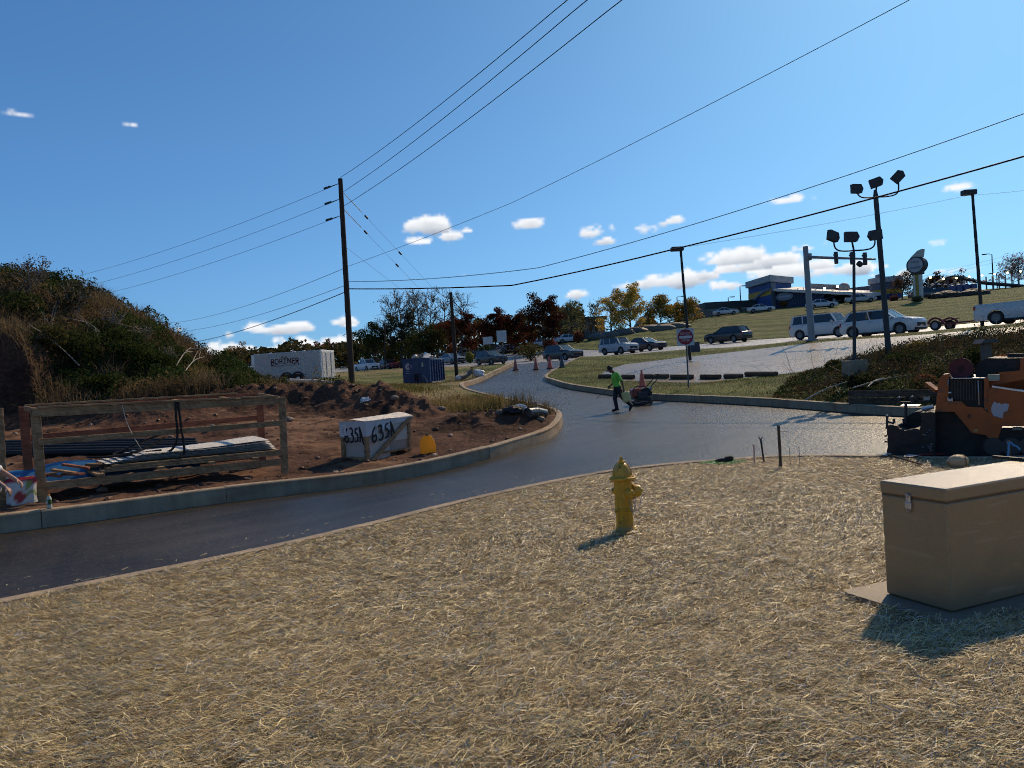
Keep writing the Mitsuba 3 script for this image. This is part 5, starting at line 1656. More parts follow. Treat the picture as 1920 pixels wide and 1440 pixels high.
def car_parts(kind, L, W, H, paint, far=False, belt=None, wheel_r=None, hub=(.12, .125, .13), roofc=None, cab=0.0):
    """list of (part, sub-part or None, mesh, material, colour)"""
    R = wheel_r or (.36 if kind in ('suv', 'truck', 'boxy') else .32)
    belt = belt or (H * .635)
    hl = L / 2
    fx, rx = hl - .92, -hl + .98
    if kind == 'truck':
        rx = -hl + 1.25
    cowl = {'suv': hl - 1.20, 'boxy': hl - 1.12, 'sedan': hl - 1.18, 'truck': hl - 1.40}[kind]
    rft = {'suv': cowl - .95, 'boxy': cowl - .55, 'sedan': cowl - 1.0, 'truck': cowl - .70}[kind]
    if kind == 'sedan':
        rrt, rbase = -hl + 1.45, -hl + .50
    elif kind == 'truck':
        rrt, rbase = -.62 + cab, -.72 + cab
    elif kind == 'boxy':
        rrt, rbase = -hl + .28, -hl + .10
    else:
        rrt, rbase = -hl + .62, -hl + .16
    hood = belt - .02
    rearz = belt if kind != 'sedan' else belt + .03
    body = [(-hl + .10, .30), (-hl, .44), (-hl - .01, .66), (-hl + .04, rearz - .05), (-hl + .12, rearz), (cowl, belt + .02), (cowl + .45, belt + .01), (hl - .50, hood - .01), (hl - .26, hood - .05), (hl - .10, hood - .13), (hl - .02, hood - .27), (hl, .52), (hl - .05, .34), (hl - .14, .26), (hl - 1.4, .24), (-hl + 1.4, .24)]
    bm = man_side(body[::-1], W)
    for wx in (fx, rx):
        bm -= m3.Manifold.cylinder(W * 1.2, R + .065, R + .065, 28, True).rotate((90, 0, 0)).translate((wx, 0, R))
    if kind == 'truck':
        bm -= m3.Manifold.cube((hl + rbase - .12 - .0, W - .18, .60), True).translate(((-hl + .06 + rbase - .06) / 2, 0, belt + .10))
    out = [('body', None, warp_body(bm, L, W, belt, H), 'vc_paint', paint)]
    gh = [(rbase + .02, belt - .05), (rrt, H - .05), ((rrt + rft) / 2, H - .012), (rft, H - .05), (cowl + .02, belt - .05)]
    out.append(('window', None, warp_body(man_side(gh[::-1], W * .955), L, W, belt, H, tum=.17, nose=.05), 'm_glass', None))
    rt = [(rrt - .05, H - .085), (rrt - .01, H - .03), ((rrt + rft) / 2, H + .005), (rft + .02, H - .03), (rft + .05, H - .085)]
    out.append(('roof', None, warp_body(man_side(rt[::-1], W * .965), L, W, belt, H, tum=.165, nose=.05), 'vc_paint', roofc or paint))

    def pillar(x0, x1, w):
        p = [(x0 - w / 2, belt - .03), (x1 - w / 2, H - .06), (x1 + w / 2, H - .06), (x0 + w / 2, belt - .03)]
        return warp_body(man_side(p, W * .968) - m3.Manifold.cube((9, W * .80, 9), True), L, W, belt, H, tum=.165, nose=.05)
    pil = [(cowl - .03, rft + .02, .09), ((cowl + rbase) / 2 + .15, (rft + rrt) / 2 + .15, .08)]
    if kind in ('suv', 'boxy'):
        pil += [((cowl + rbase) / 2 - .85, (rft + rrt) / 2 - .78, .09), (rbase + .10, rrt + .03, .22)]
    elif kind == 'sedan':
        pil += [(rbase + .12, rrt + .02, .16)]
    else:
        pil += [(rbase + .07, rrt + .03, .12)]
    for q in pil:
        for m in pillar(*q).split(only_watertight=False):
            out.append(('pillar', None, m, 'vc_paint', paint))
    for wx in (fx, rx):
        for sd in (-1, 1):
            yc = sd * (W / 2 - .12)
            tyre = xf(lathe([(R * .62, -.10), (R * .93, -.11), (R, -.08), (R, .08), (R * .93, .11), (R * .62, .10)], 24, cap=False), (wx, yc, R), rx=math.pi / 2)
            rim = [xf(lathe([(.02, -.03), (R * .18, .0), (R * .20, .02)], 12), (0, 0, .05))]
            rim.append(lathe([(R * .58, -.09), (R * .66, -.10), (R * .66, .095), (R * .60, .10), (R * .58, .06)], 24))
            if not far:
                for k in range(5):
                    a = k * 1.2566
                    rim.append(bar((R * .12 * math.cos(a), R * .12 * math.sin(a), .06), (R * .62 * math.cos(a), R * .62 * math.sin(a), .075), .055, .03, up=(0, 0, 1)))
            rim.append(lathe([(.01, -.05), (R * .58, -.05), (R * .58, -.03), (.01, -.03)], 20))
            rm = xf(cat(rim), (0, 0, 0), rx=-math.pi / 2 if sd > 0 else math.pi / 2)
            rm.apply_translation((wx, yc, R))
            out.append(('wheel', None, tyre, 'm_rubber', None))
            out.append(('wheel', 'rim', rm, 'vc_gloss', hub))
    zl = hood - .30
    for sd in (-1, 1):
        out.append(('headlight', None, box(.34, .30, .13, (hl - .22, sd * (W / 2 - .30), zl), ch=.045), 'vc_gloss', (.62, .64, .66)))
        out.append(('taillight', None, box(.12, .22, .26 if kind != 'sedan' else .16, (-hl + .045, sd * (W / 2 - .20), rearz - .20), ch=.03), 'vc_gloss', (.30, .012, .012)))
        out.append(('mirror', None, box(.12, .20, .15, (cowl - .28, sd * (W / 2 + .05), belt + .07), ch=.03), 'vc_paint', paint))
    out.append(('grille', None, box(.06, W * .56, .26, (hl + .035, 0, .62), ch=.02), 'vc', (.015, .015, .017)))
    out.append(('bumper', None, box(.14, W * .80, .14, (hl - .0, 0, .36), ch=.04), 'vc', (.025, .025, .027)))
    out.append(('bumper', None, box(.14, W * .86, .15, (-hl + .02, 0, .40), ch=.04), 'vc', (.04, .04, .042) if kind != 'truck' else (.35, .36, .38)))
    out.append(('sill', None, box(L * .50, W * .965, .15, (0, 0, .28), ch=.03), 'vc', (.02, .02, .022)))
    if not far:
        for dx in ((cowl + rbase) / 2 + .15, (cowl + rbase) / 2 - .80, cowl - .25):
            for sd in (-1, 1):
                out.append(('door_seam', None, box(.012, .010, belt - .42, (dx, sd * W / 2 * .985, (belt + .42) / 2), ch=0), 'vc', (.02, .02, .02)))
    if not far and kind in ('suv', 'boxy'):
        for sd in (-1, 1):
            out.append(('roof_rail', None, tube([(rrt + .15, sd * W * .36, H - .01), (rrt + .25, sd * W * .36, H + .05), (rft - .25, sd * W * .36, H + .05), (rft - .12, sd * W * .36, H - .01)], .018, 6), 'vc', (.03, .03, .03)))
    return out


def put_car(name, label, catg, parts, xy, heading, group=None, z=None, tilt=0.0):
    t = thing(name, label, catg, group)
    z = (float(H0(*xy)) - .05) if z is None else z
    yaw = math.atan2(heading[1], heading[0])
    last = {}
    for nm, sub, m, mat, col in parts:
        m = xf(m, (xy[0], xy[1], z), rz=yaw, ry=tilt)
        sm = 32 if mat in ('vc_paint', 'm_glass', 'm_rubber', 'vc_metal') else False
        if sub:
            part(last[nm], sub, m, mat, smooth=sm, color=col)
        else:
            last[nm] = part(t, nm, m, mat, smooth=sm, color=col)
    return t


def on_lane(px, off, py=650):
    """centre of a car on the highway lane, in the column px"""
    a = ray(px, py)[0]
    A = HA + HN * off
    s = (A[0] - a * A[1]) / (a * HD[1] - HD[0])
    return A + HD * s


RIGHT, LEFT_ = -HD, HD
WHITE, NAVY, BLACK = (.47, .465, .455), (.010, .015, .024), (.006, .006, .008)
put_car('suv', 'white SUV behind the taller floodlight pole, in front of the other white SUV', 'car', car_parts('suv', 5.15, 1.98, 1.80, WHITE, wheel_r=.40), on_lane(1655, 0, 631), RIGHT)
put_car('suv', 'older square white SUV half hidden behind the signal mast', 'car', car_parts('boxy', 5.2, 2.0, 1.93, (.45, .445, .43), wheel_r=.39), on_lane(1548, 4.2, 636), RIGHT)
put_car('suv', 'dark blue grey SUV beside the orange cones at the end of the driveway', 'car', car_parts('suv', 4.6, 1.86, 1.68, (.016, .023, .029)), on_lane(1056, -.4, 676), RIGHT)
put_car('suv', 'silver boxy SUV with the sun glinting on its windshield', 'car', car_parts('boxy', 4.3, 1.82, 1.72, (.30, .32, .34), roofc=(.02, .02, .02)), on_lane(1160, 3.8, 662), RIGHT)
put_car('sedan', 'dark blue car just right of the silver boxy SUV', 'car', car_parts('sedan', 4.7, 1.84, 1.46, (.015, .022, .045)), on_lane(1210, 7.6, 654), RIGHT)
put_car('suv', 'black car driving left below the lamp post and the blue building', 'car', car_parts('suv', 4.75, 1.88, 1.62, BLACK), on_lane(1365, 12.4, 641), LEFT_)
put_car('suv', 'dark navy SUV behind the thin sign posts left of the driveway end', 'car', car_parts('suv', 4.6, 1.86, 1.70, NAVY), on_lane(921, 0, 683), RIGHT)
put_car('sedan', 'silver blue sedan behind the short utility pole', 'car', car_parts('sedan', 4.7, 1.84, 1.45, (.16, .20, .24)), on_lane(848, 3.0, 687), RIGHT)
put_car('pickup_truck', 'white pickup truck behind the tall utility pole', 'pickup', car_parts('truck', 5.8, 2.0, 1.92, WHITE, wheel_r=.40, belt=1.22), on_lane(688, 0, 698), RIGHT)
put_car('suv', 'dark red car next to the white pickup, left of the dumpster', 'car', car_parts('suv', 4.6, 1.85, 1.62, (.14, .012, .018)), on_lane(730, 4.2, 696), RIGHT)
c11 = on_lane(1881, 0, 607) + RIGHT * 2.1
put_car('pickup_truck', 'white pickup truck cut off by the right picture edge', 'pickup', car_parts('truck', 6.7, 2.02, 1.92, WHITE, wheel_r=.41, belt=1.27, cab=.55), c11, RIGHT)
q0 = c11 - RIGHT * 2.4
pu = 'pickup_truck_001'
far_list = [(838, 127, 'suv', WHITE, 'white car far behind the short utility pole', 0), (468, 88, 'sedan', (.10, .16, .26), 'blue car roof showing left of the white trailer', 1),
            (884, 126, 'suv', (.3, .3, .32), 'first small parked car under the red maples', 1), (908, 124, 'sedan', (.05, .05, .06), 'second small parked car under the red maples', 0), (935, 122, 'suv', (.04, .05, .10), 'dark blue parked car under the red maples', 1), (957, 121, 'sedan', (.4, .4, .42), 'silver parked car under the red maples right of the dark blue one', 0),
            (1017, 118, 'sedan', (.5, .5, .52), 'white parked car above the olive bush', 0), (1066, 119, 'sedan', (.5, .5, .52), 'white parked car at the foot of the grass bank', 0)]
for i, (px, d, kd, col, lab, f) in enumerate(far_list):
    g = on(px, d)
    put_car('parked_car', lab, 'car', car_parts(kd, 4.5, 1.82, 1.62 if kd == 'suv' else 1.45, col, far=True), g[:2], np.array([1.0, -.3 if f else .25]), z=g[2])
for i, (px, d, kd, col, lab) in enumerate([(1541, 119, 'sedan', (.45, .46, .48), 'pale car on the crest of the bank left of the signal mast'), (1427, 133, 'sedan', (.5, .5, .5), 'white car in front of the blue tower'), (1361, 140, 'sedan', (.5, .5, .5), 'white car by the low dark building'),
                                           (1614, 124, 'sedan', (.35, .35, .36), 'grey car below the long shed roof'), (1738, 112, 'suv', (.02, .025, .035), 'first black SUV right of the tall round sign'), (1765, 113, 'sedan', (.03, .035, .06), 'dark blue car right of the black SUV on the crest')]):
    g = on(px, d)
    put_car('parked_car', lab, 'car', car_parts(kd, 4.6, 1.84, 1.65 if kd == 'suv' else 1.45, col, far=True), g[:2], np.array([1.0, -.25]), z=g[2])

# tow dolly behind the pickup
t = thing('tow_dolly', 'small dark red tow dolly trailer behind the right edge pickup', 'trailer')
dc = on_lane(1768, 0, 610)
dz = float(H0(*dc)) - .05
yaw = math.atan2(RIGHT[1], RIGHT[0])
DY = lambda m: xf(m, (dc[0], dc[1], dz), rz=yaw)
part(t, 'frame', DY(cat([box(.9, 1.7, .08, (0, 0, .42)), bar((.4, .5, .42), (2.3, 0, .45), .08, .08), bar((.4, -.5, .42), (2.3, 0, .45), .08, .08)])), 'vc', color=(.12, .03, .04))
for s in (-1, 1):
    w_ = part(t, 'wheel', DY(xf(lathe([(.2, -.1), (.31, -.11), (.33, -.06), (.33, .06), (.31, .11), (.2, .1)], 20, cap=False), (0, s * .98, .33), rx=math.pi / 2)), 'm_rubber', smooth=40)
    part(w_, 'rim', DY(xf(lathe([(.02, -.06), (.21, -.07), (.21, .07), (.02, .06)], 16), (0, s * .98, .33), rx=math.pi / 2)), 'vc', color=(.24, .24, .25))
    part(t, 'fender', DY(tube([(.48 * math.cos(a), s * .98, .33 + .46 * math.sin(a)) for a in np.linspace(.2, 2.9, 9)], .07, 6)), 'vc', color=(.14, .03, .04))
    part(t, 'ramp', DY(bar((-.5, s * .6, .50), (.7, s * .6, .72), .30, .05)), 'vc', color=(.10, .03, .035))

# ---------------------------------------------------------------- enclosed trailer and dumpster
g0, g1 = on(484, 55.5), on(616, 54.5)
tc = (g0 + g1) / 2
tl = np.linalg.norm((g1 - g0)[:2]) 
tyaw = math.atan2((g1 - g0)[1], (g1 - g0)[0])
tz = P(555, 720, 55)[2]
TR = lambda m: xf(m, (tc[0], tc[1], tz), rz=tyaw)
hx = tl / 2
def c_trl(p, n, uv):
    d = fbm(p.x * 1.5, p.y * 1.5, p.z * 4, 4)
    return mi.Color3f(.40, .395, .39) * (.88 + .22 * d)
bsdf('m_trailer', proc(c_trl), .35, spec=.5)
t = thing('cargo_trailer', 'white enclosed cargo trailer with a dark red company name parked on the field', 'trailer')
part(t, 'box', TR(box(tl - .45, 2.2, 1.98, (.22, 0, .30 + .99), ch=.03)), 'm_trailer')
nose = prism([(-hx + .445, -1.09), (-hx + .445, 1.09), (-hx - .1, .55), (-hx - .18, 0), (-hx - .1, -.55)], 1.55)
part(t, 'nose', TR(xf(nose, (0, 0, .72))), 'm_trailer')
part(t, 'stone_guard', TR(xf(prism([(-hx + .445, -1.10), (-hx + .445, 1.10), (-hx - .115, .555), (-hx - .195, 0), (-hx - .115, -.555)], .42), (0, 0, .30))), 'vc_metal', color=(.42, .42, .44))
part(t, 'roof_trim', TR(box(tl - .40, 2.24, .07, (.22, 0, 2.26), ch=.02)), 'vc_gloss', color=(.55, .55, .56))
part(t, 'rear_frame', TR(box(.12, 2.26, 2.02, (hx + .02, 0, 1.29), ch=.02)), 'vc_gloss', color=(.60, .60, .60))
rd = part(t, 'rear_door', TR(box(.05, 2.0, 1.85, (hx + .09, 0, 1.28), ch=.01)), 'm_trailer')
for yy in (-.4, .4):
    part(rd, 'lock_bar', TR(cyl((hx + .14, yy, .45), (hx + .14, yy, 2.1), .02, 8)), 'vc_metal', color=(.4, .4, .42))
for s in (-1, 1):
    for wx in (.12, .98):
        w_ = part(t, 'wheel', TR(xf(lathe([(.2, -.1), (.33, -.11), (.36, -.07), (.36, .07), (.33, .11), (.2, .1)], 22, cap=False), (wx, s * 1.02, .36), rx=math.pi / 2)), 'm_rubber', smooth=40)
        part(w_, 'rim', TR(xf(lathe([(.02, -.11), (.06, -.12), (.08, -.10), (.2, -.085), (.22, -.10), (.22, .10), (.2, .085), (.08, .10), (.06, .12), (.02, .11)], 18), (wx, s * 1.02, .36), rx=math.pi / 2)), 'vc_metal', color=(.5, .5, .52))
        part(t, 'fender', TR(cat([tube([(wx + .47 * math.cos(a), s * 1.12, .36 + .47 * math.sin(a)) for a in np.linspace(.15, 2.99, 12)], .06, 6), box(.82, .02, .42, (wx, s * 1.102, .50))])), 'vc', color=(.025, .025, .028))
for q in (-hx + .75, .95 + .62, hx - .25):
    part(t, 'marker_light', TR(box(.12, .02, .05, (q, -1.11, .62 if q > 0 else .55))), 'vc_gloss', color=(.10, .02, .02))
for i, q in enumerate((-1.6, .25, 1.0)):
    part(t, 'roof_vent', TR(box(.22, .16, .10, (q, 0, 2.33), ch=.03)), 'vc_gloss', color=(.6, .6, .58))


def lettering(text, height, x, z, bold=True, arch=0.0, stretch=1.0, width=None):
    m = meshkit.text_mesh(text, height, .006, bold=bold)
    v = np.asarray(m.vertices).copy()
    w = v[:, 0].max() - v[:, 0].min()
    v[:, 0] -= v[:, 0].min() + w / 2
    if width:
        v[:, 0] *= width / w; w = width
    if arch:
        u = (v[:, 0] / (w / 2)) ** 2
        v[:, 1] = v[:, 1] + np.where(v[:, 1] < height * .5, -arch * u * (1 - v[:, 1] / height), 0)
    m = trimesh.Trimesh(v, m.faces, process=False)
    return TR(xf(m, (x, -1.108, z), rx=math.pi / 2))


part(t, 'company_name', lettering('BORTNER', .32, .05, 1.53, arch=.17, width=2.15), 'vc', color=(.050, .006, .008), kind='stuff', label='dark red block lettering BORTNER')
part(t, 'initials', lettering('R.A.', .13, .05, 1.88, width=.50), 'vc', color=(.030, .006, .008), kind='stuff')
part(t, 'company_suffix', lettering('INC.', .055, .05, 1.475, width=.30), 'vc', color=(.03, .006, .01), kind='stuff')
part(t, 'trade_line', lettering('Mechanical Contractors', .085, .05, 1.33, bold=False, width=1.70), 'vc', color=(.03, .045, .09), kind='stuff')
part(t, 'coupler', TR(cat([bar((-hx + .3, .5, .40), (-hx - 1.1, 0, .42), .09, .09), bar((-hx + .3, -.5, .40), (-hx - 1.1, 0, .42), .09, .09), cyl((-hx - .95, 0, .0), (-hx - .95, 0, .85), .04, 8)])), 'vc', color=(.03, .03, .03))

DB = (.009, .030, .098)
dg = on(768, 48.5)
dl = P(756, 722, 49)
d0, d1 = P(757, 726, 48.75)[:2], P(808, 725, 48.6)[:2]
du = (d1 - d0) / np.linalg.norm(d1 - d0)
dyaw = math.atan2(du[1], du[0])
dz = Z1(*d1) - .05
DW, DL, DH = 2.30, 5.2, 1.72
dw_ = np.linalg.norm(d1 - d0)
DW = dw_
DP = lambda m: xf(m, (d0[0], d0[1], dz), rz=dyaw)
t = thing('dumpster', 'blue roll off dumpster heaped with scrap on the field left of the driveway', 'dumpster')
part(t, 'wall', DP(box(DW, .07, DH - .18, (DW / 2, .035, .18 + (DH - .18) / 2))), 'vc_gloss', color=DB)
part(t, 'wall', DP(box(DW, .07, DH - .18, (DW / 2, DL, .18 + (DH - .18) / 2))), 'vc_gloss', color=DB)
for xx in (.035, DW - .035):
    part(t, 'wall', DP(box(.07, DL - .08, DH - .18, (xx, DL / 2, .18 + (DH - .18) / 2))), 'vc_gloss', color=DB)
part(t, 'floor', DP(box(DW - .1, DL, .08, (DW / 2, DL / 2, .24))), 'vc', color=(.03, .03, .035))
part(t, 'rim_rail', DP(cat([box(DW + .10, .12, .12, (DW / 2, .03, DH), ch=.02), box(DW + .10, .12, .12, (DW / 2, DL, DH), ch=.02), box(.12, DL, .12, (.03, DL / 2, DH), ch=.02), box(.12, DL, .12, (DW - .03, DL / 2, DH), ch=.02)])), 'vc_gloss', color=DB)
for i in range(6):
    part(t, 'rib', DP(box(.10, .09, DH - .25, (DW + .045, .5 + i * .88, DH / 2 + .06), ch=.015)), 'vc_gloss', color=(.010, .030, .095))
for xx in (.5, 1.1, 1.62):
    if xx < DW - .1:
        part(t, 'rib', DP(box(.08, .07, DH - .3, (xx, -.035, DH / 2 + .06), ch=.015)), 'vc_gloss', color=DB)
for xx in (.30, DW - .30):
    part(t, 'skid_rail', DP(box(.12, DL, .20, (xx, DL / 2, .08))), 'vc', color=(.10, .09, .08))
part(t, 'side_ladder_rail', DP(box(.05, DL - .2, .10, (DW + .10, DL / 2, .20))), 'vc_metal', color=(.5, .5, .5))
part(t, 'decal', DP(xf(prism(list(sg.Point(0, 0).buffer(.21).exterior.coords), .006), (.38, -.006, 1.28), rx=math.pi / 2)), 'vc', color=(.42, .36, .36))
part(t, 'decal_motif', DP(xf(prism([(-.10, -.06), (-.02, .10), (.04, .02), (.11, .12), (.09, -.10), (0, -.02)], .004), (.38, -.014, 1.28), rx=math.pi / 2)), 'vc', color=(.22, .06, .06))
for zz in (.98, .85):
    part(t, 'decal_line', DP(box(.36, .006, .05, (.38, -.004, zz))), 'vc', color=(.22, .24, .32))
part(t, 'notice', DP(box(.11, .006, .26, (1.30, -.004, 1.36))), 'vc', color=(.35, .36, .28))
part(t, 'recess', DP(box(.46, .02, .50, (.95, -.006, .55))), 'vc', color=(.004, .006, .012))
part(t, 'cable', DP(tube(spline([(1.25, -.06, .62), (1.38, -.10, .66), (1.50, -.12, .50), (1.62, -.2, .15)], 12), .022, 6)), 'vc', color=(.25, .26, .28))
rr_ = np.random.default_rng(9)
for i in range(30):
    s = rr_.uniform(.18, .55)
    m = box(s, s * rr_.uniform(.3, .9), rr_.uniform(.03, .14), ch=.01)
    px_, py_ = rr_.uniform(.25, DW - .25), rr_.uniform(.25, 3.2)
    zz = DH - .05 + .30 * math.sin(math.pi * px_ / DW) * rr_.uniform(.2, 1) + .1
    c = [(.60, .50, .38), (.62, .58, .52), (.30, .22, .15), (.08, .06, .05), (.12, .10, .09), (.45, .36, .26)][rr_.integers(0, 6)]
    solo('scrap', DP(xf(m, (px_, py_, zz), rz=rr_.uniform(0, 3), rx=rr_.normal(0, .5), ry=rr_.normal(0, .4))), 'vc', 'broken board or carton heaped in the top of the blue dumpster', 'scrap', 'scrap heaped in the dumpster', color=c)
part(t, 'fill', DP(box(DW - .16, DL - .16, DH - .35, (DW / 2, DL / 2, .25 + (DH - .35) / 2))), 'vc', color=(.05, .04, .035))

# ---------------------------------------------------------------- utility poles and wires
def c_pole(p, n, uv):
    g = fbm(p.x * 22, p.y * 22, p.z * 1.2, 3)
    return mix((.022, .016, .012), (.075, .055, .042), g)


bsdf('m_pole', proc(c_pole), .85, spec=.2)


def wire(label, pts, r, name='wire', sag=0.0, ext=0.0, group=None, n=40, col=(.012, .012, .014)):
    """pts: world points; a hanging curve between each pair"""
    out = []
    for a, b in zip(pts[:-1], pts[1:]):
        a, b = np.asarray(a, float), np.asarray(b, float)
        s = np.linspace(0, 1 + ext, n)
        p = a + (b - a) * s[:, None]
        L = np.linalg.norm((b - a)[:2])
        p[:, 2] -= sag * L * 4 * s * (1 - s) * (s <= 1) 
        out.append(p)
    solo(name, tube(np.vstack(out), r, 5, cap=False), 'vc', label, name, group, color=col)


def pole(label, base, top, r0, r1, name='utility_pole', mat='m_pole', col=None):
    t = thing(name, label, 'utility pole' if 'utility' in name else 'pole')
    base = np.asarray(base, float); top = np.asarray(top, float)
    part(t, 'shaft', tube([base - (0, 0, .4), base, base * .5 + top * .5, top], [r0, r0, (r0 + r1) / 2, r1], 14), mat, smooth=40, color=col)
    return t


ub = on(660, 42); ut = P(638, 335, 42.0)
t = pole('tall brown wooden utility pole right of the white trailer', ub, ut, .17, .125)
U = lambda f: ub + (ut - ub) * f
rowf = lambda py: (py - 718) / (335 - 718)
for i, (py, ex, ey, ed) in enumerate([(343, 118, 524, 66), (372, 120, 546, 66), (403, 128, 566, 66)]):
    a = U(rowf(py))
    b = P(ex, ey, ed)
    wire(['top', 'middle', 'lowest'][i] + ' of the three power lines running left from the tall pole to the heap', [a, b], .011, sag=.012, ext=.35, name='power_line')
    dv = (b - a) / np.linalg.norm(b - a)
    ins = part(t, 'insulator', cat([cyl(a + dv * .15, a + dv * .9, .018, 6)] + [cyl(a + dv * (.95 + .12 * k), a + dv * (1.0 + .12 * k), .07, 10, .03) for k in range(5)]), 'm_darkmetal')
for i, (py, ex, dd) in enumerate([(333, 1063, 19.5), (362, 1100, 18.8), (388, 1165, 18.2)]):
    a = U(rowf(py))
    wire(['topmost', 'second', 'third'][i] + ' power line rising right from the tall pole out of the top of the picture', [a, P(ex, 0, dd)], .013, sag=.008, ext=.9, name='power_line')
wire('power line running from the middle of the tall pole to the top right corner', [U(rowf(500)), P(960, 380, 33.5), P(1705, 0, 18)], .010, sag=.0045, ext=.0, name='power_line')
wire('thin black cable above the thick cable, from the tall pole to the right edge', [U(rowf(527)), P(1010, 502, 36), P(1920, 213, 26)], .016, sag=.013, name='cable')
wire('thick black cable from the tall pole past the lamp heads to the right edge', [U(rowf(540)), P(960, 535, 37), P(1260, 468, 32.5), P(1920, 293, 25)], .032, sag=.006, name='cable')
lp = on(330, 92); lt = P(312, 603, 92)
t2 = pole('leaning thin pole behind the right foot of the earth heap', lp, lt, .16, .13)
for i, (py, fr, ex) in enumerate([(501, .03, (275, 611)), (533, .18, (270, 625)), (545, .40, (300, 640))]):
    wire(['upper', 'middle', 'lower thick'][i] + ' cable running left from the tall pole to the leaning pole', [U(rowf(py)), lt + (lp - lt) * fr], .014 if i < 2 else .026, sag=.010, name='cable', ext=.25)
sb = ground_at(857, 713); st_ = P(845, 548, sb[1])
t3 = pole('short wooden utility pole standing by the silt sock left of the driveway', sb, st_, .13, .11)
for i, py in enumerate((356, 388)):
    a = U(rowf(py)); b = P(905 if i == 0 else 880, 640, 57)
    w_ = (b - a)
    wire(['upper', 'lower'][i] + ' guy wire slanting down right from the tall pole', [a, b], .007, name='guy_wire', col=(.10, .12, .14))
    dv = w_ / np.linalg.norm(w_)
    part(t, 'guy_strain', cyl(a + dv * .3, a + dv * 2.0, .022, 8), 'vc', color=(.5, .52, .54))
    for q in (2.4, 6.2):
        part(t, 'guy_insulator', cyl(a + dv * q, a + dv * (q + .28), .055, 8), 'm_darkmetal')
wire('short guy wire from the middle of the tall pole', [U(rowf(460)), P(775, 560, 52)], .007, name='guy_wire', col=(.10, .12, .14))
wire('thin wire between the two single lamp posts on the right', [P(1292, 462, 48), P(1812, 367, 47), P(1990, 349, 46)], .009, sag=.008, name='cable', col=(.07, .08, .09))
for i in range(2):
    wire(['upper', 'lower'][i] + ' far power line behind the tall round sign', [P(1560, 560 + 4 * i, 175), P(1990, 455 + 8 * i, 150)], .02, name='power_line', col=(.10, .11, .12))
pole('thin far pole left of the bare trees', on(722, 118), P(722, 599, 118), .13, .11)

# ---------------------------------------------------------------- lamp posts, floodlights, signal mast
DK = (.020, .021, .024)


def lamp_post(label, base, top, r0, fixture):
    t = thing('lamp_post', label, 'lamp post')
    base, top = np.asarray(base, float), np.asarray(top, float)
    part(t, 'pole', tube([base - (0, 0, .3), base, top], [r0, r0, r0 * .72], 10), 'vc', smooth=40, color=DK)
    part(t, 'lamp_head', xf(box(*fixture, ch=.03), top + (-.22, 0, -.02)), 'vc', color=(.035, .036, .04))
    return t


lamp_post('single box lamp post behind the do not enter sign', on(1294, 48), P(1276, 466, 48), .10, (.78, .45, .26))
lamp_post('single box lamp post near the right edge behind the leafy bush', on(1842, 46.5), P(1823, 360, 46.5), .11, (.80, .45, .30))


def flood(t, c, yaw, tilt, s=.80):
    """flood light head: flat body with a bent-up hood"""
    outl = [(-.30, -.22), (.22, -.22), (.33, 0), (.22, .22), (-.30, .22)]
    m = xf(xf(prism(outl, .20), (0, 0, -.10), s=s), (0, 0, 0), rx=math.pi / 2)
    h = part(t, 'lamp_head', xf(m, c, rz=yaw, ry=tilt), 'vc', color=(.045, .047, .05))
    return h


def floodpole(label, base, top, r0, heads, bar_y, poles):
    t = thing('floodlight_pole', label, 'floodlight pole')
    base, top = np.asarray(base, float), np.asarray(top, float)
    part(t, 'pole', tube([base - (0, 0, .2), base, top * .97 + base * .03, top], [r0, r0, r0 * .8, r0 * .45], 10), 'vc', smooth=40, color=(.04, .047, .05))
    d = top[1]
    for px, py, yaw, tilt, ax in heads:
        c = P(px, py, d)
        flood(t, c, yaw, tilt)
        ctr = P(ax, bar_y, d)
        cx = c[0]
        drop = [c + (0, 0, -.16), np.array([cx, d, ctr[2] + .2]), np.array([cx + (ctr[0] - cx) * .12, d, ctr[2] + .06]), np.array([cx + (ctr[0] - cx) * .4, d, ctr[2]]), ctr]
        if abs(cx - ctr[0]) > .2:
            part(t, 'arm', tube(spline(drop, 18), .028, 7), 'vc', smooth=40, color=DK)
        else:
            part(t, 'arm', cyl(c + (0, 0, -.16), ctr, .035, 8), 'vc', color=DK)
    return t


fb = P(1603, 697, 27.0)
ft = P(1601, 470, fb[1])
t = floodpole('shorter triple floodlight pole standing on a concrete block by the brush', fb + (0, 0, .40), ft, .06, [(1563, 443, .5, .25, 1601), (1597, 444, 0, .05, 1601), (1640, 441, 3.3, .1, 1601)], 470, None)
hb_ = fb[2] + .42 - Z1(fb[0], fb[1]) + .3
part(t, 'base_block', box(.66, .66, hb_, (fb[0], fb[1], fb[2] + .42 - hb_ / 2), ch=.03), 'm_kerb')
part(t, 'base_plate', box(.34, .34, .10, fb + (0, 0, .45), ch=.02), 'vc', color=DK)
part(t, 'small_floodlight', xf(box(.20, .15, .17, ch=.03), P(1612, 495, fb[1]), ry=.7), 'vc', color=(.03, .032, .035))
f2 = on(1668, 30.0)
f2t = P(1641, 356, 30.0)
floodpole('taller triple floodlight pole crossing the thick cable', f2, f2t, .115, [(1607, 354, .3, 0, 1641), (1643, 342, -.3, -.25, 1641), (1684, 331, -.6, -.75, 1641)], 370, None)
mb = on(1522, 51.5); mt = P(1510, 462, 51.5)
t = thing('signal_mast', 'grey traffic signal mast with a long arm pointing right', 'signal mast')
part(t, 'pole', tube([mb - (0, 0, .2), mb, mt], [.24, .23, .165], 16), 'm_galv', smooth=40)
part(t, 'base_plate', box(.62, .62, .10, mb + (0, 0, .05)), 'm_galv')
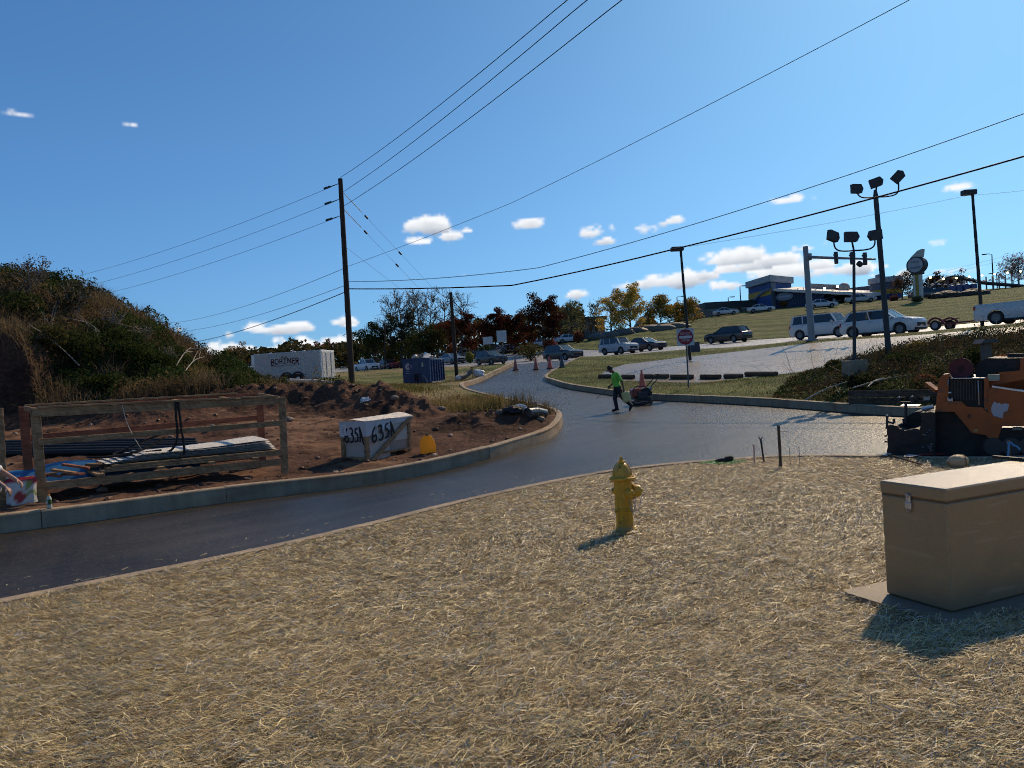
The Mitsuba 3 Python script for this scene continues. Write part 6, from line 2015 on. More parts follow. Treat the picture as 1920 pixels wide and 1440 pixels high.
ma, me_ = P(1513, 482, 51.5), P(1641, 486, 46.5)
part(t, 'arm', tube([ma, ma * .5 + me_ * .5, me_], [.11, .085, .06], 10), 'm_galv', smooth=40)
part(t, 'clamp', box(.42, .42, .45, ma + (.05, 0, 0), ch=.02), 'm_galv')
for f in (.44, .67, .85):
    c = ma + (me_ - ma) * f
    sg_ = part(t, 'signal_head', box(.22, .16, .78, c + (0, -.12, -.01), ch=.02), 'vc', color=(.05, .05, .052))
    part(sg_, 'visor', xf(box(.20, .10, .10), c + (0, .02, .2)), 'vc', color=(.03, .03, .03))


def far_lamp(label, px, base_d, top, arm, sgn):
    g = on(px, base_d); tp = P(px, top, base_d)
    tp[0] = g[0]
    t = thing('street_lamp', label, 'street lamp')
    part(t, 'pole', tube([g, tp], [.12, .08], 8), 'vc', color=(.03, .032, .036))
    e = tp + (sgn * arm, 0, .12)
    part(t, 'arm', tube([tp, tp * .4 + e * .6 + (0, 0, .08), e], .045, 6), 'vc', color=(.03, .032, .036))
    part(t, 'lamp_head', box(.8, .35, .16, e + (sgn * .3, 0, -.03), ch=.04), 'vc', color=(.03, .032, .036))


far_lamp('tall far street lamp with its arm to the left, right of the arched canopy', 1863, 132, 477, 1.0, -1)
far_lamp('far street lamp close to the right picture edge', 1911, 134, 489, 1.0, -1)
far_lamp('short far street lamp between the two right edge street lamps', 1870, 150, 513, .8, -1)
far_lamp('far street lamp above the low dark building', 1390, 146, 537, .4, 1)
far_lamp('far street lamp among the orange trees', 1272, 140, 557, .9, 1)
far_lamp('far street lamp with a short arm left of the blue tower', 1367, 150, 558, .6, 1)
far_lamp('street lamp with a long arm behind the earth heap', 376, 112, 640, 3.1, -1)

# ---------------------------------------------------------------- signs, cones
sgb = ground_at(1291, 727); sd = sgb[1]
t = thing('road_sign', 'red and white DO NOT ENTER sign on a thin post by the car park', 'road sign')
c = P(1285, 632, sd - .05)
part(t, 'post', bar(sgb - (0, 0, .2), (c[0] + .05, sd + .03, c[2] + .40), .06, .035, up=(0, 1, 0)), 'vc', color=(.10, .11, .11))
S = .70
part(t, 'panel', xf(prism(list(sg.box(-S / 2, -S / 2, S / 2, S / 2).buffer(.02).exterior.coords), .012), c, rx=math.pi / 2, ry=0), 'vc', color=(.46, .46, .47))
part(t, 'disc', xf(prism(list(sg.Point(0, 0).buffer(S * .47, 24).exterior.coords), .004), c + (0, -.013, 0), rx=math.pi / 2), 'vc', color=(.24, .022, .035))
part(t, 'bar', xf(prism([(-.27, -.055), (.27, -.055), (.27, .055), (-.27, .055)], .004), c + (0, -.018, 0), rx=math.pi / 2), 'vc', color=(.48, .48, .47))
for txt, zz, wd in (('DO NOT', .095, .44), ('ENTER', -.195, .36)):
    m = meshkit.text_mesh(txt, .11, .003)
    v = np.asarray(m.vertices).copy(); w = np.ptp(v[:, 0])
    v[:, 0] = (v[:, 0] - v[:, 0].min() - w / 2) * wd / w
    part(t, 'lettering', xf(trimesh.Trimesh(v, m.faces, process=False), c + (0, -.018, zz), rx=math.pi / 2), 'vc', color=(.46, .42, .42), kind='stuff')
bx_ = P(1303, 651, 47)
solo('equipment_box', xf(box(.55, .35, .62, ch=.03), bx_), 'vc', 'dark blue box mounted on the lamp post behind the do not enter sign', 'box', color=(.03, .045, .06))
for lab, x0, x1, y0, y1, posts, d in [('lower white sign back on two posts in front of the dark navy SUV', 906, 923, 631, 646, ((911, 686), (922, 686)), 76), ('upper white sign back on one post right of the two post sign', 932, 949, 619, 642, ((944, 684),), 76)]:
    t = thing('road_sign', lab, 'road sign')
    a, b = P(x0, y1, d), P(x1, y0, d)
    part(t, 'panel', box(b[0] - a[0], .03, b[2] - a[2], (a + b) / 2), 'vc', color=(.46, .47, .47))
    for (px, py) in posts:
        g = on(px, d)
        tp = P(px, y0 + 1, d)
        part(t, 'post', bar(g - (0, 0, .1), (tp[0] - (.3 if len(posts) > 1 else .1), d + .06, tp[2]), .05, .04, up=(0, 1, 0)), 'vc', color=(.12, .13, .13))


def cone(label, g, h=.72, col=(.50, .075, .02), group=None):
    t = thing('traffic_cone', label, 'traffic cone', group)
    part(t, 'base', box(.36 * h / .7, .36 * h / .7, .04, g + (0, 0, .02), ch=.008), 'vc', color=(.03, .03, .03))
    part(t, 'body', lathe([(.15 * h / .7, .04), (.03, h)], 18, g), 'vc_gloss', smooth=40, color=col)
    part(t, 'collar', lathe([(.092 * h / .7, .42 * h), (.066 * h / .7, .62 * h)], 18, g), 'vc', smooth=40, color=(.38, .33, .30))


for px, py, lab, col in [(967, 690, 'leftmost orange cone by the end of the left kerb', (.30, .06, .03)), (1005, 689, 'second orange cone across the end of the driveway', (.42, .08, .03)), (1031, 687, 'third and brightest orange cone in front of the dark blue grey SUV', (.60, .08, .03)), (1054, 685, 'grey dull cone at the right of the cone row', (.045, .04, .04))]:
    g = ground_at(px, py + 4)
    cone(lab, g, .95, col)
g = ground_at(1205, 734)
cone('orange cone standing on the grass behind the plate compactor', g, .95, (.55, .09, .03))

# ---------------------------------------------------------------- silt sock, stakes, timber stops, pipes
g = ground_at(862, 714)
t = thing('silt_sock', 'rolled dark silt sock with a pale end at the foot of the short pole', 'roll')
part(t, 'roll', tube(spline([g + (0, -.1, .22), g + (.35, .3, .30), g + (.75, .9, .62)], 10), [.2] * 10, 14), 'vc', smooth=40, color=(.10, .085, .07))
part(t, 'end', tube([g + (-.25, -.3, .18), g + (-.1, -.15, .2), g + (.02, -.05, .22)], [.10, .19, .21], 14), 'vc', smooth=40, color=(.50, .47, .43))
g1_, g2_ = ground_at(887, 710), ground_at(908, 705)
t = thing('stake_frame', 'two wooden stakes with a crosspiece beside the left kerb', 'stakes')
tp1, tp2 = P(885, 688, g1_[1]), P(903, 684, g2_[1])
part(t, 'stake', bar(g1_ - (0, 0, .1), tp1, .06, .05, up=(0, 1, 0)), 'm_wood')
part(t, 'stake', bar(g2_ - (0, 0, .1), tp2, .06, .05, up=(0, 1, 0)), 'm_wood')
part(t, 'crosspiece', bar(tp1 - (.1, .05, .05), tp2 - (-.1, .05, .05), .04, .08), 'm_wood')
sh_ = trimesh.creation.icosphere(subdivisions=3)
v = np.asarray(sh_.vertices) * (1 + .9 * (nf(np.asarray(sh_.vertices), 2.4, 4, 6) - .5))[:, None] * (.38, .3, .30)
solo('plastic_bag', xf(mk(v, sh_.faces), (g1_ + g2_) / 2 + (0, .1, .25)), 'vc_gloss', 'crumpled white plastic between the two wooden stakes', 'plastic', color=(.58, .58, .58))
for i, (xa, xb, y) in enumerate([(1123, 1148, 707), (1166, 1189, 708), (1203, 1254, 707), (1257, 1301, 708), (1313, 1352, 708), (1358, 1392, 707), (1398, 1456, 703)]):
    a, b = ground_at(xa, y + 2), ground_at(xb, y + 2)
    lift = np.array([0, 0, .10])
    solo('wheel_stop', tube([a + lift, a + lift + (.02, 0, 0), b + lift], [.08, .115, .11], 8), 'm_oldwood', ['first', 'second', 'third', 'fourth', 'fifth', 'sixth', 'seventh'][i] + ' weathered timber wheel stop from the left along the car park edge', 'wheel stop')
a, b = on(543, 37), on(636, 38)
solo('plastic_pipe', tube([a + (0, 0, .22), (a + b) / 2 + (0, 0, .26), b + (0, 0, .20)], .085, 12), 'vc_gloss', 'long white plastic pipe lying in the grass before the trailer', 'pipe', smooth=40, color=(.60, .58, .52))
a, b = ground_at(990, 786), ground_at(1022, 786)
solo('drain_pipe', tube([a + (0, .1, .16), (a + b) / 2 + (0, .1, .20), b + (0, 0, .16), b + (.06, -.02, .10)], [.16, .16, .15, .09], 14), 'vc_gloss', 'dark grey plastic drain pipe lying by the kerb nose', 'pipe', smooth=40, color=(.03, .036, .038))
g = ground_at(962, 778)
v = np.asarray(sh_.vertices) * (1 + .8 * (nf(np.asarray(sh_.vertices), 2.2, 4, 16) - .5))[:, None] * (.30, .2, .13)
solo('rubber_sheet', xf(mk(v, sh_.faces), g + (0, 0, .14)), 'vc', 'crumpled black sheeting on the soil nose', 'sheeting', color=(.014, .014, .016))
for px, py, lab, s in [(975, 768, 'scrap of white plastic beside the black sheeting', .16), (1000, 757, 'white plastic shred caught in the weeds on the nose', .11), (686, 752, 'white plastic scrap on the grass by the left soil mound', .13)]:
    g = ground_at(px, py + 4)
    v = np.asarray(sh_.vertices) * (1 + 1.2 * (nf(np.asarray(sh_.vertices), 2.4, 4, int(px)) - .5))[:, None] * (s * 1.3, s * .7, s * .8)
    solo('plastic_scrap', xf(mk(v, sh_.faces), g + (0, 0, s * .6)), 'vc_gloss', lab, 'plastic', color=(.62, .60, .57))
t = thing('board_barrier', 'low weathered board barrier behind the right kerb, left of the paver', 'barrier')
a, b = ground_at(1592, 762), np.array([12.4, 19.6, 0.0])
b[2] = Z1(b[0], b[1])
for k, hh in enumerate((.10, .31)):
    part(t, 'board', bar(a + (0, 0, hh), b + (0, 0, hh), .04, .19, ch=.004), 'm_oldwood')
part(t, 'notice', xf(box(.16, .01, .09), P(1735, 747, 20.0) + (0, -.06, .0)), 'vc', color=(.30, .29, .27))
# ---------------------------------------------------------------- people
def ball(c, r, n=2):
    s = trimesh.creation.icosphere(subdivisions=n, radius=1.0)
    return np.asarray(s.vertices) * np.broadcast_to(r, (3,)) + np.asarray(c, float)


def hull_man(*pts):
    h = trimesh.convex.convex_hull(np.vstack(pts))
    return m3.Manifold(m3.Mesh(np.asarray(h.vertices, np.float32), np.asarray(h.faces, np.uint32)))


def union_mesh(bones, edge, iters):
    m = m3.Manifold.batch_boolean(bones, m3.OpType.Add).refine_to_length(edge)
    me = m.to_mesh()
    t = trimesh.Trimesh(np.array(me.vert_properties[:, :3], float), np.array(me.tri_verts), process=True)
    trimesh.smoothing.filter_taubin(t, lamb=.5, nu=.52, iterations=iters)
    return t


def hand_bones(wrist, fwd, palm_n, curl=.5, s=1.0):
    """palm, four fingers and a thumb; fwd = finger direction, palm_n = direction the palm faces"""
    f = np.asarray(fwd, float); f /= np.linalg.norm(f)
    n = np.asarray(palm_n, float); n = n - f * (n @ f); n /= np.linalg.norm(n)
    sd = np.cross(f, n)
    b = [hull_man(ball(wrist, .026 * s, 1), ball(wrist + f * .085 * s + sd * .032 * s, .016 * s, 1), ball(wrist + f * .085 * s - sd * .032 * s, .016 * s, 1))]
    for k, (off, L) in enumerate([(-.034, .068), (-.011, .080), (.012, .074), (.034, .058)]):
        p = wrist + f * .085 * s + sd * off * s
        d = f.copy()
        for j in range(3):
            ang = curl * (.8 + .3 * j)
            d = d * math.cos(ang) + n * math.sin(ang)
            n2 = n
            q = p + d * L * s * (.45, .32, .26)[j]
            b.append(hull_man(ball(p, .0095 * s, 1), ball(q, .0085 * s, 1)))
            p = q
    p0 = wrist + f * .03 * s - sd * .028 * s
    p1 = p0 + (f * .6 - sd * .7 + n * .3) * .045 * s
    p2 = p1 + (f * .9 + n * .5) * .035 * s
    b += [hull_man(ball(p0, .014 * s, 1), ball(p1, .011 * s, 1)), hull_man(ball(p1, .011 * s, 1), ball(p2, .009 * s, 1))]
    return b


def person(label, J, place, cols, grip=(.5, .5), hair=None, cap=None, sleeves='short', belt=True):
    """J: joints in metres, x ahead, y to the person's left, z up. place: mesh -> world mesh"""
    t = thing('person', label, 'person')
    A = {k: np.array(v, float) for k, v in J.items()}
    def B(a, ra, b, rb):
        return hull_man(ball(A[a] if isinstance(a, str) else a, ra), ball(A[b] if isinstance(b, str) else b, rb))
    bones = []
    up = A['neck'] - A['hip']; up /= np.linalg.norm(up)
    lat = A['shl'] - A['shr']; lat /= np.linalg.norm(lat)
    hl_, hr_ = A['hipl'], A['hipr']
    chest = A['hip'] + up * np.linalg.norm(A['neck'] - A['hip']) * .68
    waist = A['hip'] + up * .16
    R = lambda a, b: (a * 1.0, b, a)
    bones += [hull_man(ball(hl_, .105), ball(hr_, .105), ball(waist, (.115, .135, .10))), hull_man(ball(waist, (.115, .135, .10)), ball(chest, (.13, .17, .13))), hull_man(ball(chest, (.13, .17, .13)), ball(A['shl'], .062), ball(A['shr'], .062)), hull_man(ball(chest + up * .10, .09), ball(A['neck'], .058))]
    hd = A['head']
    fw = A['look'] - hd; fw /= np.linalg.norm(fw)
    hup = hd - A['neck']; hup = hup - fw * (hup @ fw); hup /= np.linalg.norm(hup)
    hs = np.cross(hup, fw)
    bones += [hull_man(ball(A['neck'], .056), ball(hd - hup * .05, .055)),
              hull_man(ball(hd + hup * .035 - fw * .012, .092), ball(hd + hup * .02 + fw * .03, .078)), hull_man(ball(hd + fw * .03, .074), ball(hd - hup * .085 + fw * .065, .034)),
              hull_man(ball(hd + fw * .098 + hup * .012, .010, 1), ball(hd + fw * .118 - hup * .022, .014, 1)),
              hull_man(ball(hd + hs * .085 + hup * .01, .014, 1), ball(hd + hs * .088 - hup * .035, .010, 1)), hull_man(ball(hd - hs * .085 + hup * .01, .014, 1), ball(hd - hs * .088 - hup * .035, .010, 1)),
              hull_man(ball(hd + fw * .098 - hup * .052 + hs * .018, .008, 1), ball(hd + fw * .098 - hup * .052 - hs * .018, .008, 1))]
    for s in 'lr':
        bones += [B('sh' + s, .060, 'el' + s, .043), B('el' + s, .043, 'wr' + s, .030), B('hip' + s, .098, 'kn' + s, .060), B('kn' + s, .058, 'an' + s, .042), B('an' + s, .045, 'to' + s, .030)]
        fd = A['wr' + s] - A['el' + s]
        bones += hand_bones(A['wr' + s], A.get('fd' + s, fd), A.get('pn' + s, np.array([1.0, 0, 0])), grip[0 if s == 'l' else 1])
    body = union_mesh(bones, .022, 4)
    part(t, 'body', place(body), 'vc', smooth=True, color=cols['skin'])
    k = 1.16
    sh = [hull_man(ball(hl_ + up * .06, .112), ball(hr_ + up * .06, .112), ball(waist, (.135, .155, .11))), hull_man(ball(waist, (.135, .155, .11)), ball(chest, (.150, .19, .14))), hull_man(ball(chest, (.150, .19, .14)), ball(A['shl'], .075), ball(A['shr'], .075)), hull_man(ball(chest + up * .10, .098), ball(A['neck'] - up * .03, .066))]
    for s in 'lr':
        e = A['sh' + s] + (A['el' + s] - A['sh' + s]) * (.78 if sleeves == 'short' else 1.0)
        sh.append(B('sh' + s, .074, e, .066))
        if sleeves != 'short':
            sh.append(B('el' + s, .056, A['el' + s] * .25 + A['wr' + s] * .75, .045))
    sm = union_mesh(sh, .026, 4)
    v = np.asarray(sm.vertices)
    sm.vertices = v + .010 * (nf(v, 9, 3, 3) - .5)[:, None]
    part(t, 'shirt', place(sm), 'vc', smooth=True, color=cols['shirt'])
    tr = [hull_man(ball(hl_, .118), ball(hr_, .118), ball(waist - up * .10, (.122, .142, .07)))]
    for s in 'lr':
        tr += [B('hip' + s, .112, 'kn' + s, .080), B('kn' + s, .078, A['an' + s] + (A['kn' + s] - A['an' + s]) * .12, .070)]
    tm = union_mesh(tr, .028, 4)
    v = np.asarray(tm.vertices)
    tm.vertices = v + .014 * (nf(v, 8, 3, 5) - .5)[:, None]
    part(t, 'trousers', place(tm), 'vc', smooth=True, color=cols['trousers'])
    for s in 'lr':
        an, to = A['an' + s], A['to' + s]
        bt = union_mesh([hull_man(ball(an + (A['kn' + s] - an) * .22, .062), ball(an, .058)), hull_man(ball(an, .056), ball(an + (to - an) * .9 + (0, 0, .0), .046)), hull_man(ball(an + (to - an) * .8, .046), ball(to, .042)), hull_man(ball(an - (to - an) / np.linalg.norm(to - an) * .05 - (0, 0, .03), .045), ball(an, .05))], .022, 3)
        part(t, 'boot', place(bt), 'vc', smooth=True, color=cols['boot'])
    if cap:
        c = hull_man(ball(hd + hup * .050 - fw * .010, (.104, .104, .098)), ball(hd + hup * .075, .088))
        c = c - hull_man(ball(hd - hup * .12, .13), ball(hd - hup * .08 + fw * .15, .10))
        c = c + hull_man(ball(hd + hup * .050 + fw * .09 + hs * .05, (.02, .02, .008), 1), ball(hd + hup * .050 + fw * .09 - hs * .05, (.02, .02, .008), 1), ball(hd + hup * .025 + fw * .175, (.03, .03, .007), 1))
        me = c.to_mesh()
        part(t, 'cap', place(trimesh.Trimesh(np.array(me.vert_properties[:, :3], float), np.array(me.tri_verts))), 'vc', color=cap)
    if hair:
        c = hull_man(ball(hd + hup * .045 - fw * .020, .098), ball(hd - fw * .03, .088)) - hull_man(ball(hd + fw * .10 - hup * .02, .085), ball(hd + fw * .10 - hup * .2, .10))
        me = c.to_mesh()
        part(t, 'hair', place(trimesh.Trimesh(np.array(me.vert_properties[:, :3], float), np.array(me.tri_verts))), 'vc', color=hair)
    return t


wp = ground_at(1160, 771.5)
WK = lambda m: xf(m, wp, rz=math.pi + .12)
J = dict(hip=(0, 0, .92), hipl=(0, .095, .91), hipr=(0, -.095, .91), neck=(.10, 0, 1.47), shl=(.04, .19, 1.42), shr=(.04, -.19, 1.42), head=(.215, 0, 1.60), look=(.60, 0, 1.33),
         elr=(-.02, -.27, 1.13), wrr=(.20, -.26, .98), ell=(-.12, .26, 1.12), wrl=(-.16, .29, .86),
         knr=(.09, -.10, .49), anr=(.03, -.10, .09), tor=(.20, -.11, .045), knl=(-.16, .10, .50), anl=(-.48, .11, .20), tol=(-.40, .12, .05), pnl=(0, -1, 0), pnr=(0, 1, 0), fdl=(.0, 0, -1), fdr=(.7, 0, -.6))
person('worker in a lime green shirt and dark cap walking down the driveway with a jug', J, WK, dict(skin=(.13, .075, .05), shirt=(.17, .50, .06), trousers=(.018, .022, .030), boot=(.012, .012, .013)), grip=(.9, 1.0), cap=(.02, .018, .016))
t = thing('spray_jug', 'pale yellow spray jug carried by the walking worker', 'jug')
jb = box(.30, .17, .38, ch=.04)
part(t, 'body', WK(xf(jb, (-.24, .30, .54), ry=.22)), 'vc_gloss', color=(.55, .44, .17))
part(t, 'handle', WK(tube([(-.30, .29, .72), (-.25, .29, .80), (-.14, .29, .795), (-.11, .29, .72)], .016, 7)), 'vc_gloss', color=(.5, .4, .15))
part(t, 'spray_wand', WK(tube([(.14, -.26, .93), (.32, -.26, .84), (.72, -.25, .56), (.80, -.25, .53)], .010, 6)), 'm_darkmetal')
part(t, 'spray_hose', WK(tube(spline([(-.18, .28, .74), (-.02, .22, .80), (.18, -.05, .86), (.16, -.26, .92)], 14), .009, 5)), 'm_rubber')

# worker at the left picture edge, bending over the sack
kb = l_ls.interpolate(l_ls.project(sg.Point(-8.55, 11.9)))
w2 = np.array([-8.66, 11.95, 0]); w2[2] = Z1(w2[0], w2[1])
WL = lambda m: xf(m, w2, rz=.25)
J2 = dict(hip=(-.12, 0, .50), hipl=(-.10, .12, .48), hipr=(-.10, -.12, .48), neck=(.22, 0, .96), shl=(.18, .20, .92), shr=(.18, -.20, .90), head=(.36, .0, 1.05), look=(.75, .05, .72),
          ell=(.38, .27, .72), wrl=(.60, .22, .56), elr=(.40, -.24, .70), wrr=(.58, -.20, .50),
          knr=(.30, -.16, .46), anr=(.06, -.17, .08), tor=(.26, -.18, .04), knl=(.32, .16, .44), anl=(.02, .18, .08), tol=(.20, .19, .04), pnl=(0, -.3, -1), pnr=(0, .3, -1))
person('crouching worker in a white shirt cut off by the left picture edge', J2, WL, dict(skin=(.35, .20, .15), shirt=(.52, .52, .52), trousers=(.30, .29, .27), boot=(.012, .012, .014)), hair=(.04, .03, .02))

# ---------------------------------------------------------------- plate compactor
cg = ground_at(1204, 757)
PC = lambda m: xf(m, cg, rz=.12, s=1.25)
t = thing('plate_compactor', 'red and black plate compactor parked at the right kerb behind the worker', 'compactor')
pp = [(-.34, .10), (-.28, .0), (.26, .0), (.34, .10), (.30, .11), (.24, .05), (-.26, .05), (-.31, .11)]
part(t, 'base_plate', PC(side_prism(pp, .42)), 'm_darkmetal')
part(t, 'engine', PC(cat([box(.34, .34, .26, (.10, 0, .36), ch=.03), cyl((.1, -.20, .40), (.1, .20, .40), .12, 16), box(.14, .2, .12, (.26, 0, .34), ch=.02)])), 'vc', color=(.02, .02, .022))
part(t, 'deck', PC(box(.50, .36, .14, (.02, 0, .14), ch=.02)), 'm_darkmetal')
part(t, 'water_tank', PC(box(.30, .38, .30, (-.20, 0, .36), ch=.05)), 'vc_gloss', color=(.20, .028, .018))
part(t, 'belt_guard', PC(box(.34, .06, .24, (-.02, -.22, .28), ch=.02)), 'm_darkmetal')
part(t, 'exhaust', PC(cyl((.22, -.12, .46), (.30, -.12, .50), .05, 10)), 'vc_metal', color=(.4, .4, .4))
for s in (-.14, .14):
    part(t, 'handle_bar', PC(tube(spline([(.16 + s * .9, s, .40), (.26 + s * .9, s, .56), (.52 + s * .9, s, .80), (.56 + s * .9, s, .90), (.46 + s * .9, s, .93)], 16), .016, 7)), 'm_darkmetal')
part(t, 'roll_cage', PC(tube(spline([(-.34, -.16, .30), (-.30, -.16, .56), (-.10, -.16, .58), (.12, -.16, .54)], 14), .014, 6)), 'm_darkmetal')

# ---------------------------------------------------------------- paving machine
PD = 14.6      # near side of the machine
ORG = (.42, .105, .012)
P_plain = P
PO, PE, PN = P(1663, 800, 14.75), np.array([.80, -.60, 0]), np.array([.60, .80, 0])
PYAW = math.atan2(-.6, .8)


def P(px, py, d):
    """point on the machine's side plane, d - PD metres into the machine"""
    r = ray(px, py)
    return EYE + r * (((PO - EYE) @ PN + d - PD) / (r @ PN))



def pv(poly, d0, d1, sc=None):
    """solid whose near outline is measured at distance d0 and which runs straight back to d1"""
    q = np.array([P(a, b, d0) for a, b in poly])
    o = PO + PN * (d1 - PD)
    pl = sg.Polygon(np.stack([(q - PO) @ PE, q[:, 2]], 1))
    if not pl.is_valid:
        pl = pl.buffer(0)
    m = prism(pl, d1 - d0)
    v = np.asarray(m.vertices)
    w = o + v[:, :1] * PE - v[:, 2:3] * PN
    w[:, 2] = v[:, 1]
    return trimesh.Trimesh(w, m.faces, process=False)


def zz(poly):  # from the enlarged crop to survey pixels
    return [(1660 + a / 6.546, 640 + b / 6.546) for a, b in poly]


def c_org(p, n, uv):
    d = fbm(p.x * 3, p.y * 3, p.z * 3, 4)
    g = noise(p.x * 26, p.y * 26, p.z * 9)
    wear = smoothstep(.60, .72, fbm(p.x * 5 + 3, p.y * 5, p.z * 5, 4))
    c = mix((.32, .080, .009), (.20, .047, .008), d)
    return mix(c, (.09, .05, .03), wear * (.5 + .5 * g) * .8)


def c_tar(p, n, uv):
    d = fbm(p.x * 9, p.y * 9, p.z * 9, 4)
    return mix((.006, .006, .007), (.030, .027, .025), d)


bsdf('m_orange', proc(c_org), .45, spec=.4)
bsdf('m_tar', proc(c_tar), .65, spec=.35)
t = thing('paving_machine', 'large orange and black asphalt paving machine at the right picture edge', 'paver')
part(t, 'hopper_side', pv(zz([(1270, 590), (1320, 560), (1990, 665), (1990, 1045), (1400, 1040), (1290, 1010), (1270, 860)]), PD, PD + .10), 'm_orange')
wr = np.random.default_rng(4)
wpatch = zz([(1300, 800), (1340, 735), (1375, 765), (1400, 750), (1425, 780), (1460, 760), (1520, 775), (1500, 850), (1450, 870), (1440, 945), (1370, 925), (1325, 915), (1300, 860)])
part(t, 'bare_patch', pv(wpatch, PD - .004, PD), 'vc', color=(.34, .35, .38))
part(t, 'hopper_lip', cat([bar(P(*zz([(1310, 552)])[0], PD + .04), P(*zz([(1990, 655)])[0], PD + .04), .10, .03)]), 'vc_metal', color=(.5, .5, .5))
part(t, 'hopper_floor', pv(zz([(1330, 620), (1990, 720), (1990, 860), (1330, 820)]), PD + .8, PD + 2.3), 'm_tar')
part(t, 'hopper_back', pv(zz([(1310, 480), (1400, 460), (1990, 420), (1990, 800), (1310, 800)]), PD + 2.25, PD + 2.35), 'm_orange')
part(t, 'hopper_end', pv(zz([(1255, 480), (1400, 380), (1650, 360), (1660, 205), (1800, 205), (1990, 300), (1990, 480), (1690, 470), (1345, 540), (1320, 560), (1270, 590)]), PD + .25, PD + .40), 'm_orange')
part(t, 'side_frame', pv(zz([(690, 865), (690, 742), (770, 735), (930, 735), (1000, 802), (1190, 812), (1275, 890), (1295, 1015), (1430, 1048), (1380, 1205), (1258, 1182), (1236, 1152), (1060, 1122), (850, 865)]), PD + .02, PD + .16), 'm_orange')
part(t, 'corner_column', pv(zz([(655, 470), (705, 405), (780, 400), (770, 735), (690, 745), (690, 865), (610, 860), (640, 590)]), PD + .06, PD + .5), 'm_orange')
part(t, 'door_frame', pv(zz([(1212, 452), (1262, 440), (1275, 600), (1275, 870), (1212, 800)]), PD + .04, PD + .4), 'm_orange')
gp = part(t, 'engine_panel', pv(zz([(770, 455), (1214, 455), (1214, 812), (1000, 802), (930, 735), (770, 735)]), PD + .12, PD + 1.6), 'm_tar')
for i in range(11):
    x = 810 + i * 36
    part(gp, 'louvre', pv(zz([(x, 475), (x + 14, 475), (x + 14, 720), (x, 720)]), PD + .10, PD + .125), 'm_darkmetal')
part(t, 'panel_edge', pv(zz([(800, 452), (1225, 446), (1225, 460), (800, 462)]), PD + .02, PD + 1.6), 'vc_metal', color=(.42, .42, .43))
part(t, 'engine_hood', pv(zz([(1090, 300), (1180, 235), (1255, 205), (1440, 208), (1655, 205), (1655, 360), (1400, 372), (1255, 395), (1250, 452), (1110, 452)]), PD + .5, PD + 2.2), 'm_tar')
for k in range(4):
    part(t, 'hood_slot', pv(zz([(1490, 250 + k * 22), (1610, 246 + k * 22), (1610, 256 + k * 22), (1490, 260 + k * 22)]), PD + .485, PD + .505), 'm_darkmetal')
part(t, 'air_filter', cyl(P(*zz([(1612, 200)])[0], PD + 1.0) - (0, 0, .02), P(*zz([(1612, 150)])[0], PD + 1.0), .15, 18), 'm_tar', smooth=40)
c = P(*zz([(930, 335)])[0], PD + .30)
rl_ = part(t, 'hose_reel', xf(lathe([(.03, -.05), (.20, -.05), (.20, -.035), (.13, -.03), (.13, .03), (.20, .035), (.20, .05), (.03, .05)], 28), c, rx=math.pi / 2, rz=PYAW), 'vc', smooth=35, color=(.075, .014, .018))
part(rl_, 'hub', xf(cyl((0, 0, -.07), (0, 0, .07), .055, 16), c, rx=math.pi / 2, rz=PYAW), 'vc', color=(.03, .008, .01))
part(t, 'reel_bracket', pv(zz([(820, 455), (860, 340), (1040, 340), (1100, 455)]), PD + .36, PD + .44), 'm_tar')
part(t, 'control_box', pv(zz([(1255, 412), (1395, 408), (1395, 482), (1258, 488)]), PD + .05, PD + .24), 'vc', color=(.22, .27, .22))
part(t, 'control_box_strip', pv(zz([(1256, 436), (1395, 432), (1395, 442), (1256, 446)]), PD + .046, PD + .06), 'vc', color=(.30, .40, .26))
part(t, 'paddle', cat([bar(P(1738, 718, PD + .3), P(1758, 733, PD + .2), .14, .05)]), 'm_orange')
for a, b in (((775, 470), (768, 560)), ((1138, 480), (1150, 780))):
    part(t, 'grab_rail', tube([P(*zz([a])[0], PD), P(*zz([((a[0] + b[0]) / 2, (a[1] + b[1]) / 2)])[0], PD - .03), P(*zz([b])[0], PD)], .012, 6), 'vc_metal', color=(.30, .30, .31))
part(t, 'operator_levers', cat([pv(zz([(755, 690), (770, 735), (825, 735), (820, 690), (800, 710)]), PD - .02, PD + .05)]), 'vc', color=(.50, .40, .34))
part(t, 'gauge', pv(zz([(770, 622), (802, 622), (802, 636), (770, 636)]), PD + .02, PD + .10), 'vc', color=(.6, .6, .58))
part(t, 'hazard_mark', pv(zz([(1010, 895), (1050, 890), (1050, 945), (1010, 945)]), PD + .012, PD + .02), 'vc', color=(.10, .03, .015))
part(t, 'plate_mark', pv(zz([(1085, 1080), (1135, 1075), (1140, 1105), (1085, 1110)]), PD + .012, PD + .02), 'vc', color=(.36, .22, .08))
gz_ = ground_at(1790, 858)[2]
def down(poly, d):  # close an outline down to the road
    q = P(1700, 850, d)
    return poly
part(t, 'undercarriage', pv(zz([(610, 862), (850, 862), (1060, 1122), (1236, 1152), (1380, 1205), (1990, 1230), (1990, 1425), (610, 1425)]), PD + .20, PD + 1.9), 'm_tar')
tk_ = part(t, 'track', pv(zz([(1150, 1240), (1350, 1090), (1990, 1070), (1990, 1440), (1230, 1440), (1140, 1360)]), PD + .05, PD + .42), 'm_rubber')
for i in range(9):
    x = 1180 + i * 85
    part(tk_, 'track_pad', pv(zz([(x, 1395), (x + 55, 1395), (x + 55, 1450), (x, 1450)]), PD + .03, PD + .43), 'm_tar')
